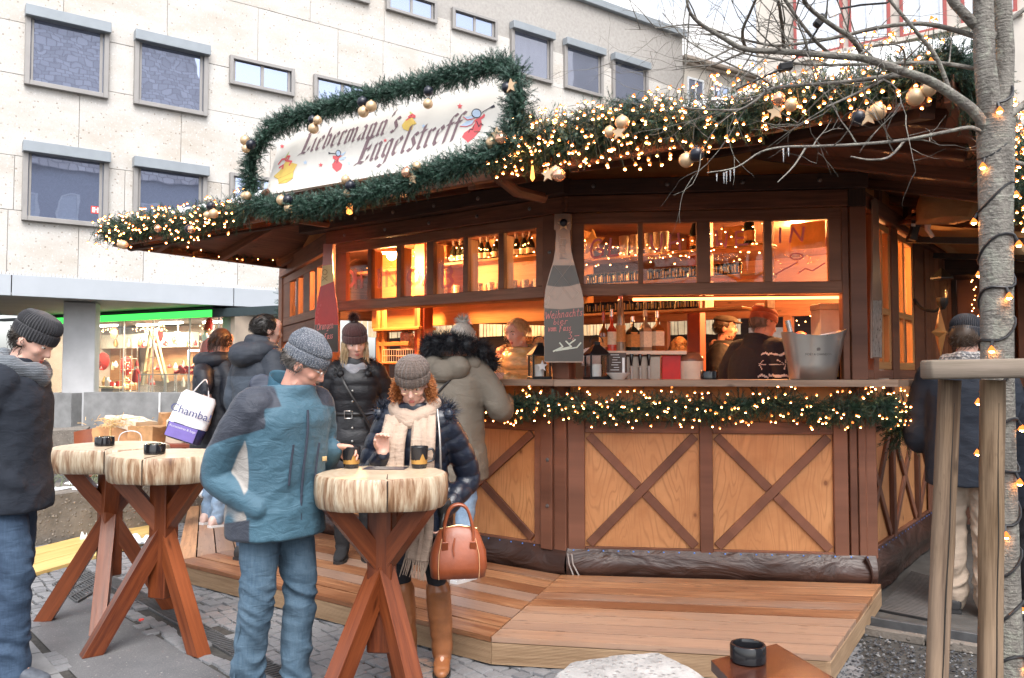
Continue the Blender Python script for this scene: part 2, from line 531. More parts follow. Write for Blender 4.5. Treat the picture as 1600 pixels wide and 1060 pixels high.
# ------------------------------------------------------------------ ground
b = MB(); b.add([(-80,-60,-.012),(80,-60,-.012),(80,140,-.012),(-80,140,-.012)],[(0,1,2,3)])
ground = part('ground',b,JOINT,kind='structure')
def flat(name,pts,z,mat,label=None,parent=None):
 m = MB(); q = [V((p[0],p[1],z)) for p in pts]
 a = sum(q[i].x * q[(i + 1) % len(q)].y - q[(i + 1) % len(q)].x * q[i].y for i in range(len(q)))
 if a < 0: q = q[::-1]
 m.add(q,[tuple(range(len(q)))],[[(p.x,p.y) for p in q]])
 return part(name,m,mat,parent,kind='structure',label=label)
asph_poly = [gp(48,985),gp(95,936),gp(138,932),gp(352,1056),gp(440,1140),gp(200,1140)]
flat('asphalt_patch',asph_poly,-.002,ASPH)
def inpoly(p,poly):
 c = False; n = len(poly)
 for i in range(n):
  a,q = poly[i],poly[(i + 1) % n]
  if (a[1] > p[1]) != (q[1] > p[1]) and p[0] < (q[0] - a[0]) * (p[1] - a[1]) / (q[1] - a[1]) + a[0]: c = not c
 return c
# paving slabs beside the asphalt, left of the groove
SLABSTONE = plain('grey_paving_slab',(.22,.22,.225),.8,0,.25,5,.4,80)
slabs = thing('slab_paving','grey concrete paving slabs along the edge of the asphalt by the left table','paving',(-3.0,3.6,0))
slabs['kind'] = 'structure'; del slabs['category']
e0,e1 = gp(48,990),gp(185,1140)
ed = (e1 - e0).normalized(); en = V((ed.y,-ed.x,0)); en = en if en.x < 0 else -en
for i in range(-3,6):
 for j in range(3):
  q = [e0 + ed * (i * .42 + .006) + en * (.03 + j * .42),e0 + ed * (i * .42 + .414) + en * (.03 + j * .42),
             e0 + ed * (i * .42 + .414) + en * (.03 + j * .42 + .408),e0 + ed * (i * .42 + .006) + en * (.03 + j * .42 + .408)]
  m = MB(); m.slab([p + V((0,0,.002 * rng.random())) for p in q],.05)
  part('paving_slab',m,SLABSTONE,slabs,world=True)
# small granite setts: the ones that show largest are objects, the rest one carpet
DRL0,DRL1 = gp(158,912),gp(520,1120)
drd = (DRL1 - DRL0).normalized(); drn = V((drd.y,-drd.x,0)); drn = drn if drn.y > 0 else -drn
sett_variants = []
def sett_shape(w,l,seed):
 r = random.Random(seed); m = MB()
 top = []
 for (sx,sy) in ((-1,-1),(1,-1),(1,1),(-1,1)):
  top.append((sx * w / 2 * (.80 + .18 * r.random()),sy * l / 2 * (.80 + .18 * r.random()),.004 * r.random()))
 bot = [(x * 1.09,y * 1.09,-.03) for (x,y,z) in top]
 c = (0,0,.005 + .003 * r.random())
 mid = [(x * 1.05,y * 1.05,z - .006) for (x,y,z) in top]
 v = [c] + top + mid + bot
 f = [(0,1 + i,1 + (i + 1) % 4) for i in range(4)] + [(1 + i,5 + i,5 + (i + 1) % 4,1 + (i + 1) % 4) for i in range(4)] + [(5 + i,9 + i,9 + (i + 1) % 4,5 + (i + 1) % 4) for i in range(4)]
 m.add(v,f); return m
SW,SL = .088,.082
variants = [sett_shape(SW,SL,k) for k in range(8)]
vmesh = [m.mesh('sett',SETT,50) for m in variants]
setts = []
for i in range(-70,90):
 for j in range(-75,95):
  p = DRL0 + drd * (i * SL * 1.03 + (.5 if j % 2 else 0) * SL) + drn * (.185 + j * SW * 1.03)
  p = p + V((rng.uniform(-.008,.008),rng.uniform(-.008,.008),0)) + drn * .022 * math.sin(i * .55 + j * .2)
  if p.y < 2.6 or p.y > 11.5: continue
  ux,uy = 800 + FPX * p.x / p.y,582 + 1.58 * FPX / p.y
  if not (-60 < ux < 1340) or uy > 1110: continue
  if inpoly(p,asph_poly): continue
  ds = (p - DRL0).dot(drn)
  if -.01 < ds < .17 and (p - DRL0).dot(drd) > -.4: continue
  if (p - e0).dot(en) > .0 and -1.3 < (p - e0).dot(ed) < 2.5 and (p - e0).dot(en) < 1.3: continue
  if ux > 430 and p.y > 6.5: continue
  setts.append((p,ux,uy))
def sett_key(t):
 p,ux,uy = t
 vis = 1.0 if (20 < ux < 790 and uy < 1062) else .05
 return -vis * (1 if not (40 < ux < 130 and uy < 1030) else .1) / p.y
setts.sort(key=sett_key)
ang = math.atan2(drd.y,drd.x) + math.pi / 2
pav = obj('sett_paving',None); pav['kind'] = 'structure'
for k,(p,ux,uy) in enumerate(setts[:290]):
 obj('sett',vmesh[k % 8],pav,Matrix.Translation(p + V((0,0,rng.uniform(-.004,.003)))) @ Matrix.Rotation(ang + rng.uniform(-.09,.09),4,'Z'))
m = MB()
for k,(p,ux,uy) in enumerate(setts[290:]):
 t = variants[k % 8]; a = ang + rng.uniform(-.09,.09); R = rotz(a); q = p + V((0,0,rng.uniform(-.004,.003)))
 m.add([R @ V(v) + q for v in t.v],t.f)
part('sett_carpet',m,SETT,pav,smooth=50,kind='stuff')
# slotted drain channel with its grates
GRATE = plain('cast_iron',(.10,.102,.106),.5,.4,.25,12,.3,90)
drain = thing('drain_channel','long slotted iron drain channel set in the setts behind the two left tables','drain',DRL0)
for k in range(9):
 m = MB(); a = DRL0 + drd * (k * .5 + .008 - .35) + drn * .03
 for e in (0.0,.113): m.beam(a + drn * (e) + V((0,0,-.008)),a + drd * .484 + drn * e + V((0,0,-.008)),.012,.02)
 for q in range(16):
  c = a + drd * (.004 + q * .0317)
  m.beam(c + V((0,0,-.008)),c + drn * .113 + V((0,0,-.008)),.013,.018,ch=.002)
 part('grate',m,GRATE,drain,world=True)
gr = thing('drain_grate','square iron grate of thin slots in the ground by the yellow boards','grate',gp(130,915))
m = MB(); a0,a1,a2,a3 = gp(83,915),gp(128,890),gp(172,912),gp(120,942)
for q in range(15):
 t = q / 14; m.beam(a0.lerp(a1,t) + V((0,0,.002)),a3.lerp(a2,t) + V((0,0,.002)),.012,.02,ch=.002)
for t in (0,.25,.5,.75,1): m.beam(a0.lerp(a3,t) + V((0,0,.004)),a1.lerp(a2,t) + V((0,0,.004)),.02,.02,ch=.002)
part('bars',m,GRATE,gr,world=True)
# yellow shuttering boards lying on the ground
YEL = wood('yellow_shuttering',(.48,.32,.10),(.68,.48,.19),.5,.7,.1,False)
yb = thing('shuttering_boards','flat yellow shuttering boards lying along the foot of the rough planter','boards',gp(120,860))
c0,c1,c2,c3 = gp(-60,935),gp(246,846),gp(250,812),gp(-20,880)
for k in range(3):
 t0,t1 = k / 3 + .006,(k + 1) / 3 - .006
 m = MB(); m.slab([c0.lerp(c3,t0) + V((0,0,.03)),c1.lerp(c2,t0) + V((0,0,.03)),c1.lerp(c2,t1) + V((0,0,.03)),c0.lerp(c3,t1) + V((0,0,.03))],.027)
 part('board',m,YEL,yb,world=True)
def lumpy(mb,amp,fr,seed=0.0):
 o = V((seed * 7.1,seed * 3.3,seed))
 out = []
 for p in mb.v:
  q = V(p); out.append(tuple(q + noise.noise_vector(q * fr + o) * amp + noise.noise_vector(q * fr * 3.1 + o) * amp * .4))
 mb.v = out; return mb
def gridbox(c,size,R,n):
 """box with subdivided faces (for rough blocks)"""
 m = MB(); c = V(c)
 for a in range(3):
  b1,b2 = (a + 1) % 3,(a + 2) % 3
  for sg in (-1,1):
   n1,n2 = n[b1],n[b2]; vs = []; fs = []
   for i in range(n1 + 1):
    for j in range(n2 + 1):
     p = [0,0,0]; p[a] = sg * size[a] / 2; p[b1] = (i / n1 - .5) * size[b1]; p[b2] = (j / n2 - .5) * size[b2]
     vs.append(R @ V(p) + c)
   for i in range(n1):
    for j in range(n2):
     q = (i * (n2 + 1) + j,(i + 1) * (n2 + 1) + j,(i + 1) * (n2 + 1) + j + 1,i * (n2 + 1) + j + 1)
     fs.append(q if sg > 0 else q[::-1])
   m.add(vs,fs)
 return m
# rough washed-concrete planter with snow and bare plants
pl0,pl1 = V((-5.6,5.75,0)),V((-3.2,8.95,0))
pd = (pl1 - pl0).normalized(); pn = V((-pd.y,pd.x,0))
pc = (pl0 + pl1) / 2 + pn * .42
planter = thing('concrete_planter','long low planter of rough washed concrete with snow along its rim','planter',(pc.x,pc.y,0))
part('trough',lumpy(gridbox(pc + V((0,0,.225)),((pl1 - pl0).length,.84,.45),basis(pd,pn,V((0,0,1))),(60,14,8)),.014,6.0),ROUGH_CONC,planter,world=True,smooth=60)
m = MB()
for k in range(46):
 t = rng.random(); w = rng.choice((rng.uniform(.02,.3),rng.uniform(.3,.8)))
 p = pl0.lerp(pl1,t) + pn * w + V((0,0,.452))
 m.ball(p,(rng.uniform(.06,.17),rng.uniform(.04,.12),rng.uniform(.012,.035)),12,6,rotz(rng.random() * 3))
part('snow',lumpy(m,.014,13.0),SNOW,planter,world=True,smooth=80,kind='stuff')
m = MB()
for k in range(90):
 t = rng.uniform(.45,.85); p = pl0.lerp(pl1,t) + pn * rng.uniform(.3,.75) + V((0,0,.45)); pts = [p]; d = V((rng.uniform(-.5,.5),rng.uniform(-.5,.5),rng.uniform(.4,1))).normalized()
 for q in range(4):
  d = (d + V((rng.uniform(-.5,.5),rng.uniform(-.5,.5),rng.uniform(-.5,.2)))).normalized(); pts.append(pts[-1] + d * .055)
 m.tube(pts,[.004,.0035,.003,.0025,.001],4)
part('dry_stems',m,plain('dry_stem',(.14,.17,.09),.9,0,.4,30),planter,world=True,kind='stuff')
# snow scraps by the deck and on the boards
for (px,py,sx,z) in ((222,848,.11,.03),(282,778,.17,.42),(262,776,.1,.42),(310,772,.14,.42),(218,868,.04,.002),(130,842,.03,.03)):
 m = MB()
 for k in range(9): m.ball((rng.uniform(-sx,sx),rng.uniform(-sx,sx) * .8,.01),(sx * rng.uniform(.2,.5),sx * rng.uniform(.2,.45),rng.uniform(.02,.06)),10,6)
 o = solo('snow_patch',lumpy(m,.012,16.0,sx),SNOW,'x','snow',loc=gp(px,py,z),smooth=80); o['kind'] = 'stuff'; del o['category']; del o['label']
solo('crown_cork',MB().lathe([(.017,0),(.018,.006),(.014,.012),(0,.013)],14),plain('red_plastic',(.75,.03,.02),.35),'tiny red bottle cap lying on the drain beside the near table leg','bottle cap',loc=gp(221,970,-.002))
# ------------------------------------------------------------------ office building with the arcade
OF = Face((-13.6,21.6),(.808,.589))
office = thing('office_building','pale travertine office building with grey framed windows above a shop arcade','building',OF.pt(10,0))
sL = OF.px(-160,300)[0]; sR = OF.px(1068,110)[0]
bands = [4.22,5.95,7.43,9.66,11.10,13.25,14.7]
roof_z = OF.px(1066,48)[1]
m = MB(); OF.box(m,sL - 8,sR,4.2,roof_z - .3,-9.0,-.05)
part('wall',m,plain('joint_mortar',(.36,.34,.32),.9),office,world=True)
pitch = OF.px(189,240)[0] - OF.px(15,240)[0]
s15 = OF.px(15,240)[0]
wins = []       # (s0, s1, z0, z1, hood)
def fw(x0,x1,yt,yb,hood,xr=None):
 s0,zt = OF.px(x0,yt); _,zb = OF.px(x0,yb); s1 = OF.px(x1,yt)[0]
 return [s0,s1,zb,zt,hood]
W1 = fw(40,171,12,133,True); W2 = fw(210,325,50,163,True)
B1 = fw(36,170,223,345,True); B2 = fw(208,323,247,345,True)
W2[2],W2[3] = W1[2],W1[3]; B2[2],B2[3] = B1[2],B1[3]
A3 = fw(358,459,87,132,False); A4 = fw(489,578,115,160,False); A4[2],A4[3] = A3[2],A3[3]
B3 = fw(358,459,270,315,False)
T2 = fw(602,681,-14,20,False); T3 = fw(705,775,12,46,False); T2[2],T2[3] = T3[2],T3[3]
T1 = fw(480,576,-40,-5,False); T1[2],T1[3] = T3[2],T3[3]
R1 = fw(797,861,36,115,True); R2 = fw(880,940,62,138,True); R3 = fw(955,1010,85,158,True)
for r_ in (R1,R2): r_[2],r_[3] = R3[2],R3[3]
wins = [W1,W2,B1,B2,A3,A4,B3,T1,T2,T3,R1,R2,R3]
STICK = plain('sticker_white',(.85,.85,.85),.5)
REDP = plain('red_print',(.65,.04,.03),.5)
for k,w in enumerate(wins):
 s0,s1,z0,z1,hood = w
 fr = MB(); t = .13 if hood else .11; o0,o1 = -.04,.14
 OF.box(fr,s0,s0 + t,z0,z1,o0,o1,.01); OF.box(fr,s1 - t,s1,z0,z1,o0,o1,.01)
 OF.box(fr,s0 + t,s1 - t,z0,z0 + t,o0,o1,.01); OF.box(fr,s0 + t,s1 - t,z1 - t,z1,o0,o1 - .004,.01)
 f = part('window',fr,FRAMEMETAL,office,world=True)
 g_ = MB(); OF.box(g_,s0 + t,s1 - t,z0 + t,z1 - t,.0,.02,.002)
 pn_ = part('pane',g_,OFFGLASS,f,world=True)
 for a,c in [(s1 - t - .1,s1 - t - .02),(s0 + t + .02,s0 + t + .08)] + ([] if hood else [((s0 + s1) / 2 - .05,(s0 + s1) / 2 + .05)]):
  ib = MB(); OF.box(ib,a,c,z0 + t,z1 - t,.02,.05,.004); part('sash_bar',ib,FRAMEMETAL,f,world=True)
 if hood:
  h = MB(); OF.box(h,s0 - .02,s1 + .02,z1 - .28,z1 + .02,-.02,.30,.012)
  part('blind_box',h,GREYMETAL,f,world=True)
 if w is B1:
  st = MB(); a = OF.px(142,322); c = OF.px(157,335)
  OF.box(st,a[0],c[0],c[1],a[1],.021,.024,.0005)
  so = part('sticker',st,REDP,f,world=True)
  st = MB(); OF.box(st,a[0] + .03,a[0] + .11,c[1] + .03,a[1] - .03,.0245,.026,.0004); OF.box(st,c[0] - .10,c[0] - .06,c[1] + .03,a[1] - .03,.0245,.026,.0004); OF.box(st,c[0] - .18,c[0] - .10,c[1] + .1,c[1] + .13,.0245,.026,.0004)
  part('sticker_symbol',st,STICK,f,world=True)
for bi in range(len(bands) - 1):
 z0,z1 = bands[bi],bands[bi + 1]
 z1 = min(z1,roof_z - .32)
 if z1 - z0 < .3: continue
 sh = (0,.12,-.05,.02,-.5,.2)[bi]
 s = s15 + sh - 2 * pitch; cuts = []
 while s < sR: cuts.append(s); s += pitch * (1.0 if rng.random() < .8 else .62)
 cuts = [c for c in cuts if c < sR - .6] + [sR]
 for a,c in zip(cuts[:-1],cuts[1:]):
  m = MB(); OF.box(m,a + .006,c - .006,z0 + .006,z1 - .006,-.06,0 + rng.uniform(-.004,.004),.006)
  part('stone_panel',m,TRAV,office,world=True)
m = MB(); OF.box(m,sL - 8,sR + .1,roof_z - .32,roof_z,-9,.16,.02)
part('parapet',m,GREYMETAL,office,world=True)
m = MB(); OF.box(m,sL - 8,sR - 1,roof_z,roof_z + .12,-8.5,.0,.04)
part('roof_snow',m,SNOW,office,world=True)
# roof light with snow, behind the parapet
m = MB(); OF.box(m,sR - 5,sR - 1.2,roof_z + .12,roof_z + 1.3,-4.2,-1.2,.02)
part('rooftop_box',m,plain('white_render',(.72,.72,.72),.8),office,world=True)
# arcade soffit, fascia and columns
fasc_t,fasc_b = OF.px(0,430)[1],OF.px(0,463)[1]
m = MB(); OF.box(m,sL - 8,OF.px(470,470)[0] + 3,fasc_b + .03,fasc_b + .1,-9,.30,.01)
part('soffit',m,plain('soffit_grey',(.36,.35,.34),.8,0,.12,.8),office,world=True)
cuts = [OF.px(x,450)[0] for x in (-220,-100,16,360,560)]
for a,c in zip(cuts[:-1],cuts[1:]):
 m = MB(); OF.box(m,a + .012,c - .012,fasc_b,fasc_t,.302,.36,.008)
 part('fascia_panel',m,plain('fascia_grey',(.40,.43,.47),.5,.1,.05,1),office,world=True)
m = MB(); n_ = 150
for k in range(n_):
 s = cuts[0] + (cuts[-1] - cuts[0]) * k / n_; ds = (cuts[-1] - cuts[0]) / n_
 a,bq,c = OF.pt(s,fasc_t - .01,.30),OF.pt(s + ds * .5,fasc_t + .10,.30),OF.pt(s + ds,fasc_t - .01,.30)
 sh = OF.n * .06
 m.add([a,bq,c,a + sh,bq + sh,c + sh],[(0,1,2)[::-1],(3,4,5),(0,3,4,1)[::-1],(1,4,5,2)[::-1]])
part('corrugated_edge',m,plain('corrugated_white',(.62,.63,.65),.5,.2),office,world=True)
cp = OF.pt(OF.px(127,560,-1.3)[0],0,-1.3)
m = MB(); w_ = .84
m.box(cp + V((0,0,fasc_b / 2)),(w_,w_,fasc_b + .02),rotz(.32),.02)
part('column',m,plain('painted_column',(.45,.45,.46),.75,0,.12,1.5,.1,40),office,world=True)
cr_ = gp(364,664.0); cr_ = V((-8.9,26.0,0))
m = MB(); m.lathe([(.36,0),(.36,fasc_b)],20,cr_)
part('round_column',m,plain('painted_column',(.45,.45,.46)),office,world=True)
# ------------------------------------------------------------------ gift shop under the arcade
SP = V((-16.9,29.3,0)); SQ = V((-9.05,25.0,0))
SH = Face((SP.x,SP.y),tuple((SQ - SP).normalized()[:2])); sw = (SQ - SP).length
shop = thing('gift_shop','brightly lit gift shop behind glass with a green light strip over its window','shop',SH.pt(sw / 2,0))
zt,zs = 3.30,.86
m = MB(); SH.box(m,0,sw,0,zs,-.25,.02,.02); part('sill_wall',m,SMOOTH_CONC,shop,world=True)
edges = [0] + [SH.px(x,560)[0] for x in (192,238,295)] + [sw]
for a,c in zip(edges[:-1],edges[1:]):
 m = MB(); SH.box(m,a + .012,c - .012,zs,zt,-.03,-.015,.001)
 part('pane',m,clear_glass('shop_glass',(.95,.97,.96),.01,.06),shop,world=True)
for a in edges:
 m = MB(); SH.box(m,a - .011,a + .011,zs,zt,-.05,0,.002); part('glazing_bar',m,plain('brushed_steel',(.55,.54,.52),.35,.8),shop,world=True)
GREEN = emit('green_strip_light',(.035,.62,.06),1.25)
gx = [SH.px(x,500)[0] for x in (70,125,193,236,285,333)]
for a,c in zip(gx[:-1],gx[1:]):
 m = MB(); SH.box(m,a + .02,c - .02,zt,zt + .21,.0,.05,.004); part('light_strip',m,GREEN,shop,world=True)
m = MB(); SH.box(m,gx[-1],sw + 6,zt - .02,zt + .24,-.1,.05,.004); SH.box(m,-3,gx[-1],zt + .212,zt + .30,-.3,.04,.004)
part('header',m,plain('dark_header',(.03,.045,.05),.5),shop,world=True)
depth = 3.4
m = MB(); SH.box(m,-.5,sw + .4,0,.55,-depth,-.26,.01); part('shop_floor',m,plain('grey_tiles',(.42,.40,.38),.4),shop,world=True)
m = MB(); SH.box(m,-.5,sw + .4,3.34,3.5,-depth,-.15,.01); part('shop_ceiling',m,plain('dark_ceiling',(.20,.19,.17),.8),shop,world=True)
m = MB(); SH.box(m,-.5,sw + .4,.55,3.34,-depth - .2,-depth,.01); SH.box(m,-.7,-.5,.55,3.34,-depth,-.26,.01); SH.box(m,sw + .2,sw + .4,.55,3.34,-depth,-.3,.01)
part('back_wall',m,plain('shop_wall',(.52,.42,.33),.7,0,.25,.7),shop,world=True)
for k in range(5):
 m = MB(); s = .8 + k * 1.75; SH.box(m,s,s + 1.1,3.27,3.33,-1.6 - .4 * (k % 2),-1.48 - .4 * (k % 2),.004)
 part('ceiling_tube',m,emit('shop_tube',(1,.95,.86),9.0),shop,world=True)
 ld = bpy.data.lights.new('tube_light','AREA'); ld.energy = 60; ld.color = (1,.90,.76); ld.size = 1.1; ld.size_y = .15; ld.shape = 'RECTANGLE'
 lo = bpy.data.objects.new('tube_light',ld); COL.objects.link(lo); lo.location = SH.pt(s + .55,3.25,-1.5 - .4 * (k % 2)); lo.rotation_euler = (0,0,math.atan2(SH.d.y,SH.d.x))
SHELFW = wood('shop_shelf',(.30,.13,.05),(.48,.24,.10),.5)
WARMRED = plain('christmas_red',(.55,.03,.02),.5)
CREAM = plain('cream_paint',(.75,.68,.55),.55)
GOODS = plain('gold_goods',(.60,.36,.12),.35,.4)
PINEY = plain('light_pine',(.72,.55,.30),.6)
TWINK = emit('shop_twinkle',(1,.50,.20),9.0)
def sh_at(px,py,o): return SH.pt(*SH.px(px,py,o),o)
# shelving and goods
m = MB()
for (x0,x1,y0,y1) in ((228,300,538,596),(150,206,543,610)):
 a = SH.px(x0,y0,-3.0); c = SH.px(x1,y1,-3.0)
 SH.box(m,a[0],c[0],c[1],a[1],-3.3,-3.0,.01)
solo('wooden_cabinet',m,SHELFW,'long brown wooden cabinet along the back of the gift shop','cabinet')
m = MB(); a = SH.px(150,524,-2.6); c = SH.px(300,542,-2.6); SH.box(m,a[0],c[0],c[1],a[1],-2.9,-2.6,.01)
solo('display_shelf',m,CREAM,'white display shelf running along the gift shop behind the ladder','shelf')
for k,(px,py,r) in enumerate(((163,565,.34),(199,572,.36),(248,525,.28),(180,520,.22))):
 m = MB(); m.lathe([(r * .9,0),(r,.06),(r * .6,.12),(0,.14)],20,(0,0,0),basis(SH.d,V((0,0,1)),SH.n))
 solo('round_ornament',m,WARMRED if k != 3 else SHELFW,('large bright red round ornament leftmost in the shop window','dark red round ornament beside the window bar of the shop','red poinsettia wreath under the shop lights','brown round box high on the white shop shelf')[k],'ornament','round ornaments in the gift shop',loc=sh_at(px,py,-2.0))
lad = thing('step_ladder','pale wooden step ladder hung with lights in the shop window','ladder',sh_at(240,605,-.9) * 1)
top = sh_at(239,517,-.9)
for (px,py,o) in ((222,602,-.6),(258,602,-.6),(228,600,-1.3),(262,598,-1.3)):
 m = MB(); m.beam(sh_at(px,py,o),top + SH.n * (.1 if o > -1 else -.1),.045,.09,SH.n); part('rail',m,PINEY,lad,world=True)
for t in (.25,.5,.75):
 m = MB(); m.beam(top.lerp(sh_at(222,602,-.6),t),top.lerp(sh_at(258,602,-.6),t),.07,.03); part('rung',m,PINEY,lad,world=True)
def twinkles(name,label,boxes,n,size=.018,parent_loc=None):
 o = thing(name,label,'fairy lights',parent_loc)
 m = MB(); m.lathe([(0,-size),(size * .7,-size * .3),(size * .7,size * .3),(0,size)],6); me = m.mesh('bulb',TWINK,60)
 for k in range(n):
  px0,py0,px1,py1,oo = boxes[k % len(boxes)]
  p = sh_at(rng.uniform(px0,px1),rng.uniform(py0,py1),oo + rng.uniform(-.3,.3))
  obj('bulb',me,o,full(o).inverted() @ Matrix.Translation(p))
 return o
twinkles('fairy_lights','cloud of tiny warm lights over the ladder in the gift shop',[(203,508,262,518,-1.0),(225,512,245,525,-1.0),(253,525,296,540,-1.2)],110,.022,sh_at(240,512,-1))
twinkles('fairy_lights','faint warm lights at the far left of the shop window',[(150,500,175,520,-1.5),(193,556,206,612,-.8)],50,.018,sh_at(160,512,-1))
twinkles('fairy_lights','warm lights twined around the red figure in the shop',[(312,500,334,580,-1.0)],40,.018,sh_at(322,520,-1))
def santa(px,py,o,h,label):
 t = thing('santa_figure',label,'figurine',sh_at(px,py,o)); m = MB()
 m.lathe([(.15 * h,0),(.20 * h,.1 * h),(.17 * h,.35 * h),(.10 * h,.62 * h),(0,.66 * h)],14); part('coat',m,WARMRED,t)
 m = MB(); m.ball((0,0,.70 * h),(.09 * h,.09 * h,.10 * h)); part('head',m,plain('doll_skin',(.65,.40,.28),.6),t)
 m = MB(); m.lathe([(.10 * h,.76 * h),(.07 * h,.88 * h),(.02 * h,1.0 * h),(0,1.01 * h)],12); part('cap',m,WARMRED,t)
 m = MB(); m.ball(V((0,0,.62 * h)) + SH.n * .07 * h,(.07 * h,.05 * h,.09 * h)); part('beard',m,STICK,t)
 for s in (-1,1):
  m = MB(); m.tube([SH.d * (s * .12 * h) + V((0,0,.55 * h)),SH.d * (s * .2 * h) + V((0,0,.35 * h))],[.045 * h,.04 * h],8); part('arm',m,WARMRED,t)
santa(213,598,-.7,.75,'small red Santa figure standing beside the ladder in the shop window')
santa(326,585,-.9,1.9,'tall slim red elf figure at the right of the shop window')
for k,(px,lab) in enumerate(((247,'left one'),(281,'right one'))):
 t = thing('display_case','clear glass display case with a metal frame on the shop floor, %s of two' % ('leftmost' if k == 0 else 'rightmost'),'display case',sh_at(px,618,-.7),0,'glass display cases')
 a = SH.px(px - 22 if k == 0 else px - 16,585,-.7); c = SH.px(px + 20,620,-.7)
 s0,s1,z0,z1 = a[0],c[0],.56,a[1]
 m = MB()
 for s in (s0,s1):
  for o in (-.9,-.5): SH.box(m,s - .015,s + .015,z0,z1,o - .015,o + .015)
 for z in (z0,z1):
  for o in (-.9,-.5): SH.box(m,s0,s1,z - .015,z + .015,o - .012,o + .012)
 part('frame',m,plain('brushed_steel',(.55,.54,.52),.35,.8),t,world=True)
 m = MB(); SH.box(m,s0,s1,z0,z1,-.50,-.494,.001); SH.box(m,s0,s1,z1,z1 + .006,-.9,-.5,.001); part('glass',m,clear_glass('case_glass',(.88,.92,.94),.02,.12),t,world=True)
 m = MB(); SH.box(m,s0 + .1,s1 - .1,z0,z0 + .3,-.85,-.6,.02); part('snow_display',m,SNOW,t,world=True)
m = MB()
for k in range(26): m.ball((rng.uniform(-.35,.35),rng.uniform(-.12,.12),rng.uniform(0,.2)),rng.uniform(.05,.09),8,6)
solo('poinsettias',m,WARMRED,'bowl of red poinsettias on the glass display case','flowers',loc=sh_at(288,583,-.7))
tb = thing('shop_table','wooden table with candles standing in the shop window','table',sh_at(175,612,-.7))
m = MB(); SH.box(m,SH.px(157,604,-.7)[0],SH.px(190,604,-.7)[0],SH.px(170,607,-.7)[1],SH.px(170,604,-.7)[1],-1.0,-.4,.01); part('tabletop',m,PINEY,tb,world=True)
m = MB(); SH.box(m,SH.px(166,604,-.7)[0],SH.px(184,604,-.7)[0],.56,SH.px(170,607.2,-.7)[1],-.9,-.5,.01); part('cabinet',m,plain('grey_paint',(.20,.19,.17),.6),tb,world=True)
for k,(px,h) in enumerate(((167,.32),(170,.22),(175,.16),(184,.18))):
 m = MB(); m.lathe([(.07,0),(.07,h),(0,h)],12)
 solo('candle',m,(STICK,STICK,WARMRED,WARMRED)[k],('tall white candle on the shop table','shorter white candle on the shop table','red candle on the shop table beside the white ones','rightmost red candle on the shop table')[k],'candle','candles on the shop table',loc=sh_at(px,604,-.7))
m = MB()
for z in range(5):
 for (a,c) in (((-.2,-.2),(.2,-.2)),((.2,-.2),(.2,.2)),((.2,.2),(-.2,.2)),((-.2,.2),(-.2,-.2))): m.beam((a[0],a[1],z * .38),(c[0],c[1],z * .38),.012,.012)
for (x,y) in ((-.2,-.2),(.2,-.2),(.2,.2),(-.2,.2)): m.beam((x,y,0),(x,y,1.55),.014,.014)
solo('wire_tower',m,CREAM,'tall white wire shelf tower beside the window bar of the shop','shelf tower',loc=sh_at(200,612,-.8))
m = MB(); m.ball((0,0,0),(.22,.22,.25)); m.tube([(0,0,.2),(0,0,.7)],.01,5)
solo('globe_lamp',m,plain('frosted_globe',(.7,.66,.58),.4),'pale globe lamp hanging in the gift shop near the twinkling lights','lamp',loc=sh_at(278,530,-1.6))
m = MB(); SH.R
for (a,c) in (((295,548),(316,548)),((316,548),(316,572)),((295,548),(295,562))):
 m.beam(sh_at(*a,-2.2),sh_at(*c,-2.2),.06,.06)
solo('neon_frame',m,emit('cool_neon',(.75,.85,1.0),4.0),'square of cool white light tube in the back of the gift shop','light')
for k in range(46):
 px = rng.uniform(150,315); r = rng.uniform(.05,.11); h = rng.uniform(.12,.34); row = k % 3
 m = MB(); m.lathe([(r * .7,0),(r,h * .35),(r * .55,h * .7),(r * .2,h),(0,h)],10)
 solo('ornament',m,(WARMRED,GOODS,CREAM,WARMRED,PINEY)[k % 5],'small red, gold or cream ornament among the goods in the gift shop','ornament','small goods in the gift shop',loc=sh_at(px,(542,577,603)[row] + rng.uniform(-2,2),(-2.5,-1.9,-1.3)[row]))
# low walls and benches in front of the shop
def wall_block(name,label,cat,a,c,h,th,mat,rough=0.0):
 a,c = V(a),V(c); d = (c - a).normalized(); n = V((-d.y,d.x,0)); L = (c - a).length
 ct = (a + c) / 2 + n * th / 2
 m = gridbox(V((0,0,h / 2)),(L,th,h),basis(d,n,V((0,0,1))),(max(2,int(L * 6)),4,max(2,int(h * 6))))
 if rough: lumpy(m,rough,5.0,L)
 return solo(name,m,mat,label,cat,loc=(ct.x,ct.y,0),smooth=50)
a = at(131,612,19.6); c = at(420,622,19.0)
o = wall_block('low_wall','smooth grey concrete planter wall in front of the gift shop','wall',(a.x,a.y,0),(c.x,c.y,0),1.10,.4,SMOOTH_CONC,.004)
m = MB(); q = at(250,622,19.2); m.box((q.x,q.y - .02,.55),(.03,.03,1.1)); solo('wall_joint',m,STICK,'pale vertical joint in the grey planter wall','joint')
a = at(40,613,22.0); c = at(112,613,21.4)
wall_block('low_wall','dark grey concrete wall left of the arcade column','wall',(a.x - 2,a.y,0),(c.x,c.y,0),1.03,.4,SMOOTH_CONC,.004)
a = gp(66,700,.3); c = gp(132,694,.3)
wall_block('rough_block','rough grey concrete block behind the left table beside the wooden chair','block',(a.x - 1.4,a.y,0),(c.x,c.y,0),.55,1.0,ROUGH_CONC,.03)
